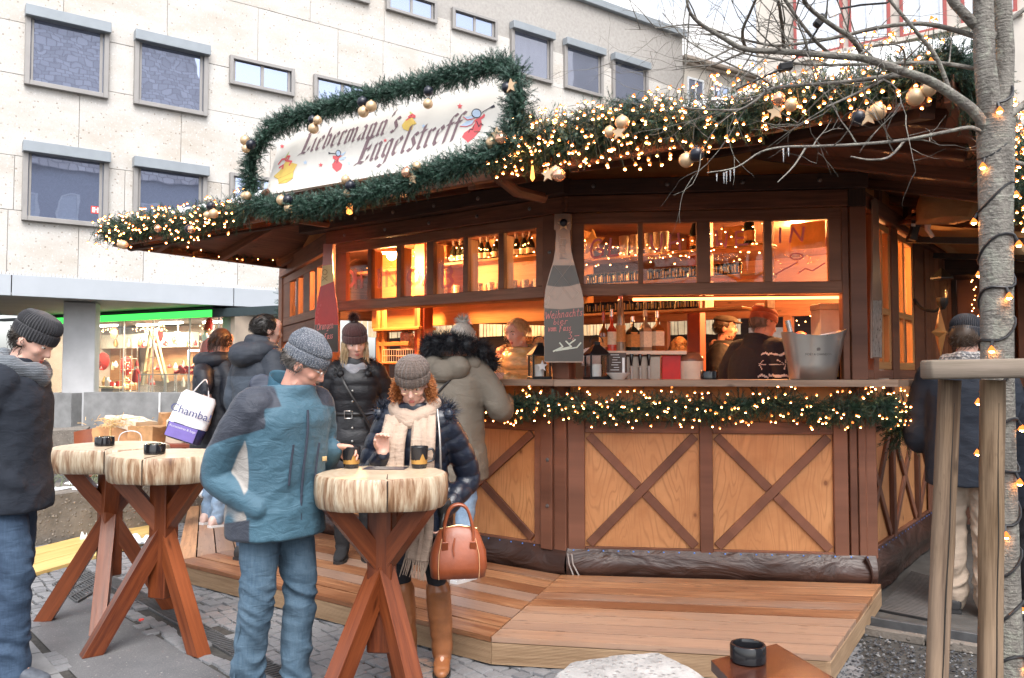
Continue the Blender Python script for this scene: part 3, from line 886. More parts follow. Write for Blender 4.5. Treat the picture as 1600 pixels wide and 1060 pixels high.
# ------------------------------------------------------------------ buildings on the right and behind the camera
CREAMW = plain('cream_render',(.58,.53,.47),.85,0,.06,1.2,.1,30)
WHITEW = plain('white_window',(.75,.77,.80),.5)
REDFR = plain('red_window_frame',(.36,.08,.07),.6)
HB = Face((at(1225,50,31).x,31),(.808,-.589))
house = thing('cream_house','tall cream house with red framed white windows behind the stall roof','building',HB.pt(4,0))
m = MB(); HB.box(m,-1.1,16,0,24,-8,0,.02); part('wall',m,CREAMW,house,world=True)
for (x0,x1,yt,yb) in ((1240,1318,-20,78),(1325,1392,-30,62),(1405,1480,-48,45),(1500,1590,-70,20)):
 a = HB.px(x0,yt); c = HB.px(x1,yb); s0,s1,z0,z1 = a[0],c[0],c[1],a[1]
 m = MB(); t = .11
 HB.box(m,s0,s0 + t,z0,z1,0,.1); HB.box(m,s1 - t,s1,z0,z1,0,.1); HB.box(m,s0 + t,s1 - t,z0,z0 + t,0,.1); HB.box(m,s0 + t,s1 - t,z1 - t,z1,0,.1)
 f = part('window',m,REDFR,house,world=True)
 m = MB(); t2 = t + .1
 for (p,q) in ((s0 + t,s0 + t2),(s1 - t2,s1 - t),((s0 + s1) / 2 - .08,(s0 + s1) / 2 + .08)): HB.box(m,p,q,z0 + t,z1 - t,.01,.07)
 HB.box(m,s0 + t2,s1 - t2,z0 + t,z0 + t2,.01,.068); HB.box(m,s0 + t2,s1 - t2,z1 - t2,z1 - t,.01,.068)
 part('sash',m,WHITEW,f,world=True)
 m = MB(); HB.box(m,s0 + t,s1 - t,z0 + t,z1 - t,.01,.025); part('pane',m,plain('curtained_pane',(.62,.66,.72),.15),f,world=True)
 m = MB(); HB.box(m,s0 - .15,s1 + .15,z0 - .14,z0,0,.16); part('sill',m,CREAMW,f,world=True)
CB = Face((at(1070,110,38).x,38),(.85,.527))
low = thing('low_house','low cream house with a cornice and balcony rail right of the office building','building',CB.pt(2,0))
zc = CB.px(1072,96)[1]
m = MB(); CB.box(m,-.1,6.5,0,zc,-6,0,.02); part('wall',m,CREAMW,low,world=True)
m = MB(); CB.box(m,-.2,6.7,zc,zc + .22,-6,.3,.05); CB.box(m,-.2,6.7,zc - .16,zc - .003,0,.15,.03); part('cornice',m,plain('cornice_brown',(.36,.30,.25),.8),low,world=True)
for (x0,x1) in ((1073,1099),(1113,1140),(1152,1176)):
 a = CB.px(x0,120)[0]; c = CB.px(x1,120)[0]; z1,z0 = CB.px(1073,120)[1],CB.px(1073,170)[1]
 m = MB(); CB.box(m,a,a + .1,z0,z1,0,.06); CB.box(m,c - .1,c,z0,z1,0,.06); CB.box(m,a + .1,c - .1,z1 - .1,z1,0,.06); CB.box(m,(a + c) / 2 - .04,(a + c) / 2 + .04,z0,z1 - .1,0,.05)
 f = part('window',m,WHITEW,low,world=True)
 m = MB(); CB.box(m,a + .1,c - .1,z0,z1 - .1,.0,.02); part('pane',m,OFFGLASS,f,world=True)
m = MB()
for k in range(60): CB.box(m,k * .11,k * .11 + .02,zc + .22,zc + .9,.1,.12,.002)
CB.box(m,0,6.6,zc + .9,zc + .94,.09,.13,.004); part('balcony_rail',m,plain('rail_white',(.62,.60,.58),.5),low,world=True)
m = MB(); CB.box(m,.3,6.5,zc + .22,zc + 3.4,-6,-1.6,.02); part('attic',m,plain('attic_white',(.76,.77,.79),.8),low,world=True)
# white tarpaulin tent roof beyond the stall
tr0,tr1 = at(1230,148,20),at(1520,120,15)
t = thing('tent','large white tarpaulin tent roof rising behind the garland by the tree','tent',((tr0.x + tr1.x) / 2,18,0))
vs = []; fs = []
for i in range(13):
 for j in range(7):
  u,v = i / 12,j / 6
  p = at(1225 + 300 * u,160 - 20 * u,20 - 5 * u).lerp(at(1300 + 240 * u,84 - 34 * u,24 - 4 * u),v)
  p.z -= .25 * math.sin(math.pi * v) * (1 - .3 * math.cos(u * 18)); vs.append(p)
for i in range(12):
 for j in range(6): fs.append((i * 7 + j,(i + 1) * 7 + j,(i + 1) * 7 + j + 1,i * 7 + j + 1))
m = MB(); m.add(vs,fs); part('roof_sheet',m,plain('white_tarpaulin',(.80,.82,.85),.45,0,.03,1),t,world=True,smooth=80)
for (x,y) in ((1235,155),(1515,140)):
 p = at(x,y,20 if x < 1300 else 15.2); m = MB(); m.tube([(p.x,p.y,0),p],.05,8); part('pole',m,GREYMETAL,t,world=True)
# tiled house behind the camera: what the office windows mirror
RB = Face((23.5,-1.0),(-.808,-.589))
rh = thing('tiled_house','old house with a snowy tiled roof and dormers across the square','building',RB.pt(8,0))
m = MB(); RB.box(m,0,17,0,16.2,-9,0,.02); part('wall',m,plain('blue_grey_render',(.40,.42,.48),.85),rh,world=True)
for k in range(6):
 for z in (2.2,5.6,9.0,12.4):
  s = 1.2 + k * 2.7; m = MB()
  for (a,c,p,q) in ((s,s + .14,z,z + 1.9),(s + 1.16,s + 1.3,z,z + 1.9),(s + .14,s + 1.16,z,z + .14),(s + .14,s + 1.16,z + 1.76,z + 1.9)): RB.box(m,a,c,p,q,0,.08)
  f = part('window',m,WHITEW,rh,world=True)
  m = MB(); RB.box(m,s + .14,s + 1.16,z + .14,z + 1.76,.0,.02); part('pane',m,plain('curtained_pane',(.62,.66,.72),.15),f,world=True)
def rtile():
 g = G('roof_tiles'); uv = g.coord('UV')
 br = g.n('TexBrick',0,{'offset': .5},Vector=uv,Scale=1.0,Color1=(.50,.46,.45,1),Color2=(.75,.71,.69,1),Mortar=(.38,.35,.35,1),Mortar_Size=.04,Brick_Width=.60,Row_Height=.50)
 return g.bsdf(br,.7,0,g.bump(g.n('SeparateColor',0,Color=br),.2,.02))
m = MB(); A_,B_,C_,D_ = RB.pt(-.3,16.1,.4),RB.pt(17.3,16.1,.4),RB.pt(17.3,31,-8),RB.pt(-.3,31,-8)
m.add([A_,B_,C_,D_],[(0,1,2,3)],[[(0,0),(17.6,0),(17.6,17.1),(0,17.1)]]); part('roof',m,rtile(),rh,world=True)
for k in range(5):
 s = 1.5 + k * 3.3; m = MB(); RB.box(m,s,s + 1.9,20.0,22.6,-6.2,-1.9,.02); f = part('dormer',m,plain('dormer_slate',(.16,.15,.15),.7),rh,world=True)
 m = MB()
 for (a,c,p,q) in ((s + .3,s + .45,20.5,22.2),(s + 1.45,s + 1.6,20.5,22.2),(s + .45,s + 1.45,20.5,20.65),(s + .45,s + 1.45,22.05,22.2)): RB.box(m,a,c,p,q,-1.9,-1.8)
 RB.box(m,s + .45,s + 1.45,20.65,22.05,-1.9,-1.86)
 part('dormer_window',m,WHITEW,f,world=True)
# ------------------------------------------------------------------ timber materials
STAIN = wood('stained_timber',(.075,.029,.017),(.235,.100,.060),.55,1,.25,True,.35)
DARKST = wood('dark_timber',(.030,.018,.015),(.080,.042,.032),.65,1,.25,False,.3)
SASHW = wood('sash_timber',(.125,.052,.032),(.28,.135,.085),.55,1,.2,True,.3)
COUNTERW = wood('counter_board',(.20,.125,.085),(.36,.25,.18),.5,1,.2,True,.3)
INNERW = wood('inner_boards',(.34,.155,.05),(.55,.29,.11),.5,1,.15,True,.3)
ORANGEW = wood('orange_cladding',(.42,.165,.060),(.60,.28,.11),.55,.8,.15,False,.3)
DECKW = wood('deck_board',(.20,.080,.036),(.54,.29,.15),.38,1,.35,True,.45,.62,.34)
RIBW = wood('deck_front_board',(.24,.15,.085),(.44,.30,.185),.6,1,.3,True,.3)
def plywood():
 g = G('plywood'); uv = g.coord('UV'); r = g.n('ObjectInfo','Random')
 v = g.n('VectorMath',0,{'operation': 'ADD'},i0=uv,i1=g.n('CombineXYZ',0,X=g.math('MULTIPLY',r,23.0),Y=g.math('MULTIPLY',r,71.0),Z=0.0))
 f = g.noise(g.map(v,(1.0,5.4,1)),1.0,2,.4,.5)
 rings = g.math('ABSOLUTE',g.math('SUBTRACT',g.math('FRACT',g.math('MULTIPLY',f,17.0)),.5))
 fine = g.noise(g.map(v,(6,130,1)),1.0,4,.6)
 bl = g.noise(v,3.5,4,.6)
 c = g.ramp(bl,[(.3,(.39,.155,.054)),(.7,(.58,.285,.120))])
 c = g.mix(g.math('MULTIPLY',g.ramp(rings,[(.0,(1,1,1)),(.22,(0,0,0))]),g.ramp(bl,[(.35,(.12,.12,.12)),(.6,(.62,.62,.62))])),c,(.22,.075,.02))
 c = g.mix(g.math('MULTIPLY',fine,.35),c,(.66,.32,.12))
 vk = g.n('TexVoronoi',0,Vector=g.map(v,(3.3,4.5,1)),Scale=1.0)
 c = g.mix(g.ramp(vk,[(.045,(.9,.9,.9)),(.075,(0,0,0))]),c,(.13,.04,.015))
 c = g.mix(g.math('MULTIPLY',g.ramp(vk,[(.075,(1,1,1)),(.13,(0,0,0))]),.4),c,(.28,.10,.03))
 return g.bsdf(c,.55,0,g.bump(fine,.1,.003))
PLY = plywood()
PANEGL = clear_glass('stall_glass',(.97,.96,.94),.008,.018)
BOLT = plain('bolt_steel',(.22,.20,.19),.35,.8)
PINKPAINT = plain('pink_brush_paint',(.80,.20,.22),.5,0,.1,20,Emission_Color=(0,0,0,1))
BLUEPIN = plain('blue_pin',(.08,.22,.65),.4)
C34,C23,C12,C01 = V((-2.68,9.45,0)),V((-1.646,7.33,0)),V((.39,5.85,0)),V((2.41,5.615,0))
def fc(a,b): return Face((a.x,a.y),((b - a).x,(b - a).y))
F3,F2,F1 = fc(C34,C23),fc(C23,C12),fc(C12,C01)
L3,L2,L1 = (C23 - C34).length,(C12 - C23).length,(C01 - C12).length
F0 = Face((C01.x,C01.y),(.606,.795)); L0 = 3.2
C00 = F0.pt(L0,0); CBB = C00 + V((-.808,.589,0)) * 4.6
stall = thing('market_stall','brown timber stall with glazed sashes, crossed plywood fronts and wide snowy eaves','market stall',(.6,7.6,0))
def sp(name,F,s0,s1,z0,z1,o0,o1,mat,ch=.004,parent=None,label=None):
 m = MB(); F.box(m,s0,s1,z0,z1,o0,o1,ch)
 return part(name,m,mat,parent or stall,world=True,label=label)
def bolt(F,s,z,o,r=.012):
 m = MB(); m.lathe([(r * 1.25,0),(r * 1.2,.003),(r * .95,.004),(r * .7,.011),(0,.013)],10,F.pt(s,z,o),basis(F.d,V((0,0,1)),F.n))
 part('bolt',m,BOLT,stall,world=True)
ZC0,ZC1 = 1.485,1.530      # counter
ZS0,ZS1 = 2.130,2.730      # sash
ZH = 2.850                   # header top
EZ = 2.80                    # eave underside
EL,ER = V((-3.65,7.48,0)),V((1.86,3.46,0))
ed2 = (ER - EL).normalized(); en2 = V((-ed2.y,ed2.x,0)); ELEN = (ER - EL).length
if en2.y < 0: en2 = -en2
RDEP = 6.4; SLOPE = math.tan(math.radians(15))
def roofz(p):
 a = (p - EL).dot(en2); t = (p - EL).dot(ed2)
 return EZ + SLOPE * max(0,min(a,RDEP - a,t,ELEN - t))
def panel_front(F,s0,s1,z0,z1):
 """plywood infill with its crossed braces"""
 m = MB(); F.box(m,s0 - .01,s1 + .01,z0 - .01,z1 + .01,-.03,-.012,.001)
 m.uv = [[(V(m.v[i]).z,(V(m.v[i]) - F.P).dot(F.d)) for i in f] for f in m.f]
 part('plywood_panel',m,PLY,stall,world=True)
 w = .062; e = .03
 m = MB(); F.bar(m,(s0 + e,z0 + e * .6),(s1 - e,z1 - e * .6),w,-.011,.012); part('brace',m,STAIN,stall,world=True)
 mid = V(((s0 + s1) / 2,(z0 + z1) / 2,0)); d = V((s1 - s0,z0 - z1,0)).normalized(); a = V((s0 + e,z1 - e * .6,0)); c = V((s1 - e,z0 + e * .6,0))
 k = w * .56
 for (p,q) in ((a,mid - d * k),(mid + d * k,c)):
  m = MB(); F.bar(m,(p.x,p.y),(q.x,q.y),w,-.0105,.010); part('brace',m,STAIN,stall,world=True)
X1 = lambda x: F1.px(x,760)[0]
X2 = lambda x: F2.px(x,760)[0]
ZB,ZP0,ZP1,ZR = .31,.345,1.150,1.235
# --- right front: posts, rails, panels below the counter
sp('stile',F1,.012,X1(914),ZB,ZR + .2,-.03,.022,STAIN)
sp('post',F1,X1(1093),X1(1113.5),ZB,ZR + .2,-.03,.024,STAIN)
sp('stile',F1,X1(1302),X1(1324.5),ZB,ZR + .2,-.03,.022,STAIN)
sp('stile',F1,X1(1327.5),X1(1339),ZB,ZR + .2,-.03,.018,STAIN)
panel_front(F1,X1(914),X1(1093),ZP0,ZP1); panel_front(F1,X1(1113.5),X1(1302),ZP0,ZP1)
for (a,c) in ((914,1093),(1113.5,1302)):
 sp('rail',F1,X1(a) + .001,X1(c) - .001,ZP1,ZR,-.03,.016,STAIN); sp('rail',F1,X1(a) + .001,X1(c) - .001,ZB,ZP0,-.03,.014,STAIN)
sp('back_panel',F1,.0,L1 - .02,ZR,ZC0,-.06,-.032,ORANGEW)
# --- left front
sA = X2(672)
sp('stile',F2,X2(837),X2(849.5),ZB,ZR + .2,-.03,.02,STAIN)
sp('bolted_post',F2,X2(850),X2(868),ZB,ZC0,-.04,.05,STAIN)
sp('post',F2,X2(869),L2 + .012,ZB,ZC0,-.06,.03,STAIN)
for z in (.62,.95): bolt(F2,X2(861),z,.05)
mid2 = (sA + X2(837)) / 2
panel_front(F2,sA,X2(837),ZP0,ZP1)
sp('post',F2,sA - .09,sA,ZB,ZR + .2,-.03,.024,STAIN)
panel_front(F2,.12,sA - .09,ZP0,ZP1)
sp('post',F2,-.01,.12,ZB,ZC0,-.06,.03,STAIN)
for (a,c) in ((sA,X2(837)),(.12,sA - .09)):
 sp('rail',F2,a + .001,c - .001,ZP1,ZR,-.03,.016,STAIN); sp('rail',F2,a + .001,c - .001,ZB,ZP0,-.03,.014,STAIN)
sp('back_panel',F2,.0,L2,ZR,ZC0,-.06,-.032,ORANGEW)
panel_front(F3,.1,L3 - .05,ZP0,ZP1); sp('rail',F3,0,L3,ZP1,ZR + .25,-.03,.016,STAIN); sp('rail',F3,0,L3,ZB,ZP0,-.03,.016,STAIN)
# --- right side
sp('corner_post',F0,-.012,.05,ZB,ZC0,-.1,.03,STAIN)
sp('corner_post',F1,X1(1341),X1(1369),ZB,ZC0,-.09,.02,STAIN)
panel_front(F0,.06,.80,ZP0,ZP1); panel_front(F0,.88,1.7,ZP0,ZP1); panel_front(F0,1.78,2.6,ZP0,ZP1)
for a in (.80,1.70,2.60): sp('post',F0,a,a + .08,ZB,ZC0,-.03,.024,STAIN)
sp('rail',F0,.05,L0,ZP1,ZR,-.031,.017,STAIN); sp('rail',F0,.05,L0,ZB,ZP0,-.031,.017,STAIN); sp('back_panel',F0,.05,L0,ZR,ZC0,-.06,-.034,ORANGEW)
# --- posts between counter and header
sp('post',F2,-.02,.055,ZC1,ZH,-.08,.02,STAIN)
sp('post',F2,X2(850.5),L2 + .01,ZS0 + .0,ZH - .12,-.08,.022,STAIN)
sp('post',F2,L2 - .12,L2 + .02,ZC1,ZS0,-.10,.0,STAIN)
sp('post',F1,X1(1320.5),X1(1331.5),ZC1,ZH - .12,-.08,.012,STAIN)
sp('corner_post',F1,X1(1332.5),X1(1358),ZC1,ZH - .12,-.10,.03,STAIN)
sp('post_cap',F1,X1(1331),X1(1358.5),ZH - .119,ZH + .01,-.11,.034,DARKST)
for (x,y) in ((861,395),): bolt(F2,F2.px(x,y)[0],F2.px(x,y)[1],.022)
# --- header beams, bolts
sp('header_beam',F1,-.03,X1(1331) - .003,ZS1 + .004,ZH,-.09,.034,STAIN)
sp('header_beam',F2,-.03,L2 + .03,ZS1 + .004,ZH,-.09,.033,STAIN)
sp('header_beam',F3,-.03,L3 + .0,ZS1 - .05,ZH,-.09,.033,STAIN)
sp('header_beam',F0,.03,L0,ZS1 + .004,ZH,-.09,.033,STAIN)
sp('plate_beam',F2,-.3,L2 + .06,ZH + .004,ZH + .12,-.02,.12,DARKST)
sp('plate_beam',F1,-.0,L1 + .05,ZH + .004,ZH + .11,-.02,.07,DARKST)
for k in range(5): bolt(F2,.22 + k * .50,ZH - .055,.033)
for k in range(6): bolt(F2,.0 + k * .45,ZH + .06,.12,.014)
for k in range(4): bolt(F1,.2 + k * .52,ZH + .06,.07,.013)
def upper_clad(F,s0,s1,name='cladding'):
 n = 10; poly = [(s0,ZH + .0),(s1,ZH + .0)]
 for i in range(n + 1):
  s = s1 + (s0 - s1) * i / n; p = F.pt(s,0,-.05); poly.append((s,max(ZH + .05,roofz(p) + .03)))
 m = MB(); m.prism(poly,.03,F.pt(0,0,-.07),basis(F.d,V((0,0,1)),F.n))
 part(name,m,ORANGEW,stall,world=True)
upper_clad(F1,0,L1 * .5); upper_clad(F1,L1 * .5 + .004,L1); upper_clad(F2,0,L2); upper_clad(F0,0,.62); upper_clad(F0,.70,1.6)
sp('cladding_post',F0,.62,.70,ZH,3.04,-.09,.0,STAIN); sp('cladding_post',F0,1.6,1.75,ZH,3.1,-.12,.0,STAIN)
upper_clad(F3,0,L3)
# --- glazed sashes
def sash(F,s0,s1,bars,z0=ZS0,z1=ZS1,rt=.085,dp=.05,lettering=None):
 """bars: (s0, s1, wide) uprights between the panes"""
 t = rt
 sp('sash_rail',F,s0,s1,z0,z0 + t,-dp,.004,SASHW); sp('sash_rail',F,s0,s1,z1 - t * .95,z1,-dp,.003,SASHW)
 ups = sorted(bars); prev = None; panes = []
 for (a,c) in ups:
  sp('sash_stile',F,a,c,z0 + t,z1 - t * .95,-dp + .002,.001,SASHW)
  if prev is not None: panes.append((prev,a))
  prev = c
 for (a,c) in panes:
  m = MB(); F.box(m,a,c,z0 + t,z1 - t * .95,-.034,-.030,.0005); part('pane',m,PANEGL,stall,world=True)
 return panes
Y1 = lambda x: F1.px(x,400)[0]
Y2 = lambda x: F2.px(x,420)[0]
sash(F1,Y1(893),Y1(1318.5),[(Y1(893),Y1(912.5)),(Y1(997),Y1(1005)),(Y1(1088.5),Y1(1110)),(Y1(1194),Y1(1206.5)),(Y1(1295),Y1(1318.5))])
b2 = [(524,541),(574,580),(619,626),(666,677),(723,731),(778,787),(837,849)]
sash(F2,Y2(524),Y2(849.5),[(Y2(a),Y2(c)) for a,c in b2],dp=.05)
for a,c in b2[1:-1]:    # deep reveals behind the uprights
 sp('reveal',F2,Y2(c) - .045,Y2(c) - .02,ZS0 + .09,ZS1 - .09,-.16,-.052,INNERW)
sp('window_sill',F2,.06,L2 - .1,ZS0 + .0,ZS0 + .08,-.20,-.053,INNERW)
# left side sash and right side windows
Y3 = lambda x: F3.px(x,440)[0]
sash(F3,Y3(443),L3 - .02,[(Y3(443),Y3(453)),(Y3(463),Y3(466)),(Y3(474),Y3(484)),(Y3(492),Y3(495)),(Y3(508),L3 - .02)],ZS0 - .02,ZS1 - .06)
sp('post',F3,Y3(443) - .2,Y3(443),ZC0,ZH - .13,-.08,.02,STAIN)
sp('lower_board',F3,Y3(443),L3 - .03,ZS0 - .20,ZS0 - .03,-.05,.0,STAIN)
sp('lower_board',F3,Y3(443),L3 - .03,ZC1,ZC1 + .30,-.05,.0,STAIN)
Y0 = lambda x: F0.px(x,480)[0]
zt0,zb0 = 2.66,1.66
for (x0,x1,xm) in ((1370.5,1392,1378),(1403,1428,1412)):
 a,c,mdl = Y0(x0),Y0(x1),Y0(xm)
 for (p,q) in ((a,a + .05),(mdl,mdl + .04),(c - .06,c)): sp('window_stile',F0,p,q,zb0,zt0,-.05,.0,INNERW)
 for (p,q) in ((zb0 - .06,zb0),(2.02,2.07),(zt0,zt0 + .05)): sp('window_rail',F0,a,c,p,q,-.05,-.002,INNERW)
 m = MB(); F0.box(m,a + .05,c - .06,zb0,zt0,-.03,-.026,.0005); part('pane',m,PANEGL,stall,world=True)
for (x0,x1) in ((1362,1370),(1392.5,1402.5),(1428.5,1442)): sp('post',F0,Y0(x0),Y0(x1),ZC1,ZS1,-.06,.01,STAIN)
sp('rail',F0,.05,Y0(1442),ZC1 + .001,zb0 - .062,-.06,.006,STAIN)
sp('boarding',F0,Y0(1442),L0,ZC1,ZS1,-.06,.0,STAIN)
for k in range(6): sp('side_board',F0,Y0(1442) + .03 + k * .22,Y0(1442) + .24 + k * .22,ZB,2.7,.001,.02,STAIN)
# --- brush lettering on the glass
def faint():
 g = G('faint_pink_paint'); a = g.n('BsdfDiffuse',0,Color=(.85,.30,.30,1)); b_ = g.n('BsdfTransparent',0,Color=(1,1,1,1)); mx = g.n('MixShader',0,i0=.42,i1=b_,i2=a)
 g.t.links.new(mx,g.out.inputs[0]); return g.m
FAINT = faint()
def brush(F,ox,oy,lines,w,name='lettering',zm=5.3,o=-.026):
 L = [[F.px(ox + x / zm,oy + y / zm) for (x,y) in ln] for ln in lines]
 m = strokes_mb(L,w,F.pt(0,0,o),F.d,V((0,0,1)))
 return part(name,m,FAINT if F is F2 else PINKPAINT,stall,world=True,smooth=0)
arc = lambda cx,cy,rx,ry,a0,a1,n=10: [(cx + rx * math.cos(math.radians(a0 + (a1 - a0) * i / n)),cy + ry * math.sin(math.radians(a0 + (a1 - a0) * i / n))) for i in range(n + 1)]
brush(F1,850,280,[[(478,512),(450,494),(415,510),(394,550),(388,600),(398,635),(425,648),(460,640),(485,618),(486,578),(440,575)],[(552,488),(540,632),(622,625)]],.016)
brush(F1,850,280,[[(890,460),(893,530),(905,570),(930,592),(960,582),(974,540),(976,452)],[(1046,458),(1040,580)],[(1114,445),(1130,580)],[(1042,528),(1122,512)]],.016)
brush(F1,1090,270,[[(160,475),(165,602),(197,560),(236,610),(250,478)],[(382,480),(322,488),(324,596),(420,588)],[(324,540),(384,535)]],.014)
brush(F1,1090,270,[[(690,452),(688,572)],[(770,572),(796,450),(872,562),(886,446)]],.014)
brush(F1,1090,270,[arc(825,690,50,26,0,360,16),[(650,840),(720,800),(780,770),(835,735)],[(840,830),(900,790),(960,810),(1060,745)]],.008)
brush(F2,430,300,[arc(598,718,36,62,-80,80)],.03);
brush(F2,430,300,[[(648,642),(650,795)],[(696,640),(696,790)],[(648,715),(696,712)]],.03)
brush(F2,430,300,[[(840,645),(842,785)],[(905,780),(905,650),(985,770),(985,640)]],.03)
brush(F2,430,300,[arc(1133,700,48,66,0,360,18),[(1200,625),(1205,770),(1252,660)]],.03)
brush(F2,650,280,[[(205,722),(205,888),(262,885),(285,845),(262,800),(205,798)],[(262,800),(280,765),(262,724),(205,722)]],.03)
# --- counter
def offs(pts,o):
 out = []
 for i,p in enumerate(pts):
  d0 = (pts[i] - pts[i - 1]).normalized() if i else (pts[1] - pts[0]).normalized()
  d1 = (pts[i + 1] - pts[i]).normalized() if i < len(pts) - 1 else d0
  n0,n1 = V((d0.y,-d0.x,0)),V((d1.y,-d1.x,0)); b = (n0 + n1).normalized()
  out.append(p + b * (o / max(.3,b.dot(n0))))
 return out
cpts = [C34,C23,C12,C01,F0.pt(.42,0)]
co,ci = offs(cpts,.27),offs(cpts,-.22)
for i in range(4):
 d = (cpts[i + 1] - cpts[i]).normalized() * .0015; up = V((0,0,ZC1))
 m = MB(); m.slab([co[i] + d + up,co[i + 1] - d + up,ci[i + 1] - d + up,ci[i] + d + up],ZC1 - ZC0); part('counter_board',m,COUNTERW,stall,world=True)
# --- vinyl skirt with its press studs
def vinyl():
 g = G('brown_vinyl'); oc = g.coord('Object')
 a = g.noise(g.map(oc,(1.4,1.4,3.5)),1.6,4,.5,1.2)
 c = g.ramp(a,[(.3,(.030,.014,.010)),(.7,(.062,.030,.022))])
 return g.bsdf(c,.34,0,g.bump(a,.7,.05),Specular_IOR_Level=.42)
VINYL = vinyl()
def skirt(F,s0,s1,zt,zb,o0=.02):
 n,k = int((s1 - s0) / .02),10; vs = []; fs = []; uv = []
 for i in range(n + 1):
  for j in range(k + 1):
   s = s0 + (s1 - s0) * i / n; t = j / k; z = zt + (zb - zt) * t
   w = noise.noise(V((s * 3.2,t * 1.4,F.P.x))) * .022 + noise.noise(V((s * 9 + t * 4,t * 2.5,3))) * .010
   bulge = .055 * math.sin(math.pi * min(1,t * 1.25))
   vs.append(F.pt(s,z,o0 + bulge * .8 + w * t))
 for i in range(n):
  for j in range(k): fs.append((i * (k + 1) + j,i * (k + 1) + j + 1,(i + 1) * (k + 1) + j + 1,(i + 1) * (k + 1) + j))
 m = MB(); m.add(vs,fs); part('vinyl_skirt',m,VINYL,stall,world=True,smooth=80)
 for q in range(int((s1 - s0) / .105)):
  p = F.pt(s0 + .05 + q * .105,zt - .012,o0 + .004); m = MB(); m.lathe([(.006,0),(.0065,.004),(0,.006)],8,p,basis(F.d,V((0,0,1)),F.n)); part('press_stud',m,BLUEPIN,stall,world=True)
skirt(F1,.0,L1 + .07,ZB + .022,.03); skirt(F2,.0,L2 + .02,ZB + .022,.03); skirt(F0,-.07,L0,ZB + .022,.02); skirt(F3,0,L3,ZB + .022,.03)
for (x0,x1) in ((888,897),(894,906)):
 m = MB(); q = [F1.px(x0,862),F1.px(x0 + 2,878),F1.px(x1,897)]; m.tube([F1.pt(s,z,.075) for s,z in q],.005,6); part('tie_cord',m,plain('clear_cord',(.45,.42,.40),.3),stall,world=True)
# --- roof
ctr = EL + ed2 * (ELEN / 2) + en2 * (RDEP / 2); APEX = V((ctr.x,ctr.y,EZ + SLOPE * RDEP / 2))
RC = [EL,ER,ER + en2 * RDEP,EL + en2 * RDEP]; RC = [V((p.x,p.y,EZ)) for p in RC]
for i in range(4):
 a,c = RC[i],RC[(i + 1) % 4]; th = V((0,0,.10))
 m = MB(); m.add([a,c,APEX,a + th,c + th,APEX + th],[(0,2,1),(3,4,5),(0,1,4,3),(1,2,5,4),(2,0,3,5)],[[(0,0),(3,4),(6,0)],[(0,0),(6,0),(3,4)],[(0,0),(6,0),(6,.1),(0,.1)],[(0,0)] * 4,[(0,0)] * 4])
 part('roof_slope',m,STAIN,stall,world=True,smooth=0)
 inn = (APEX - (a + c) / 2); inn.z = 0; inn.normalize()
 m = MB(); n = 40; vs = []; fs = []; LL = (c - a).length
 for q in range(n + 1):
  t = .004 + .992 * q / n
  for (o,h) in ((.01,.101),(.03,.15),(.12,.185),(.6,.18),(1.6,.18)):
   oo = min(o,min(t,1 - t) * LL * .95)
   p = a.lerp(c,t) + inn * (oo + .015 * noise.noise(V((q * .4,o,i)))); p.z = EZ + SLOPE * oo + h + .018 * noise.noise(V((q * .5,o * 4,i * 5)))
   vs.append(p)
 for q in range(n):
  for j in range(4): fs.append((q * 5 + j,(q + 1) * 5 + j,(q + 1) * 5 + j + 1,q * 5 + j + 1))
 m.add(vs,fs); part('roof_snow',m,SNOW,stall,world=True,smooth=80)
 d = (c - a).normalized()
 m = MB(); m.beam(a - inn * .02 + d * .0 + V((0,0,.02)),c - inn * .02 - d * .045 + V((0,0,.02)),.04,.17); part('fascia_board',m,STAIN,stall,world=True)
 for k in range(9):
  t = (k + .5) / 9; p = a.lerp(c,t); lim = min(t,1 - t) * (c - a).length; ln = min(2.6,lim)
  if ln < .3: continue
  q = p + inn * ln; q.z = EZ + SLOPE * ln; p = p + inn * .04; p.z = EZ + SLOPE * .04
  m = MB(); m.beam(p + V((0,0,-.045)),q + V((0,0,-.045)),.06,.085); part('rafter',m,STAIN,stall,world=True)
for k in range(2):   # hip rafters
 a = RC[k]; m = MB(); m.beam(a.lerp(APEX,.02) + V((0,0,-.06)),a.lerp(APEX,.6) + V((0,0,-.06)),.08,.11); part('hip_rafter',m,DARKST,stall,world=True)
# --- inside: floor, ceiling boards, back openings
poly = [C34,C23,C12,C01,C00,CBB]
m = MB(); m.add([V((p.x,p.y,.32)) for p in poly],[tuple(range(6))],[[(p.x,p.y) for p in poly]]); part('floor',m,STAIN,stall,world=True)
m = MB(); m.add([V((p.x,p.y,2.86)) for p in poly][::-1],[tuple(range(6))],[[(p.x,p.y) for p in poly]]); part('ceiling',m,STAIN,stall,world=True)
FB = fc(C00,CBB); FC = fc(CBB,C34)
for F,L in ((FB,4.6),(FC,(C34 - CBB).length)):
 sp('back_front',F,0,L,.31,1.35,-.05,.0,STAIN); sp('back_counter',F,0,L,1.351,1.39,-.3,.2,COUNTERW)
 sp('back_header',F,0,L,2.2,2.86,-.05,.0,STAIN)
 for k in range(4): sp('back_post',F,k * (L - .1) / 3,k * (L - .1) / 3 + .1,1.39,2.2,-.06,.03,STAIN)
m = MB(); m.box(at(1088,520,7.6) + V((0,0,.05)),(.13,.13,1.9),F2.R); part('inner_post',m,plain('red_brown_paint',(.30,.07,.03),.5),stall,world=True)
m = MB(); m.box(at(662,520,7.9) + V((0,0,.05)),(.13,.13,1.9),F2.R); part('inner_post',m,plain('red_brown_paint',(.30,.07,.03),.5),stall,world=True)
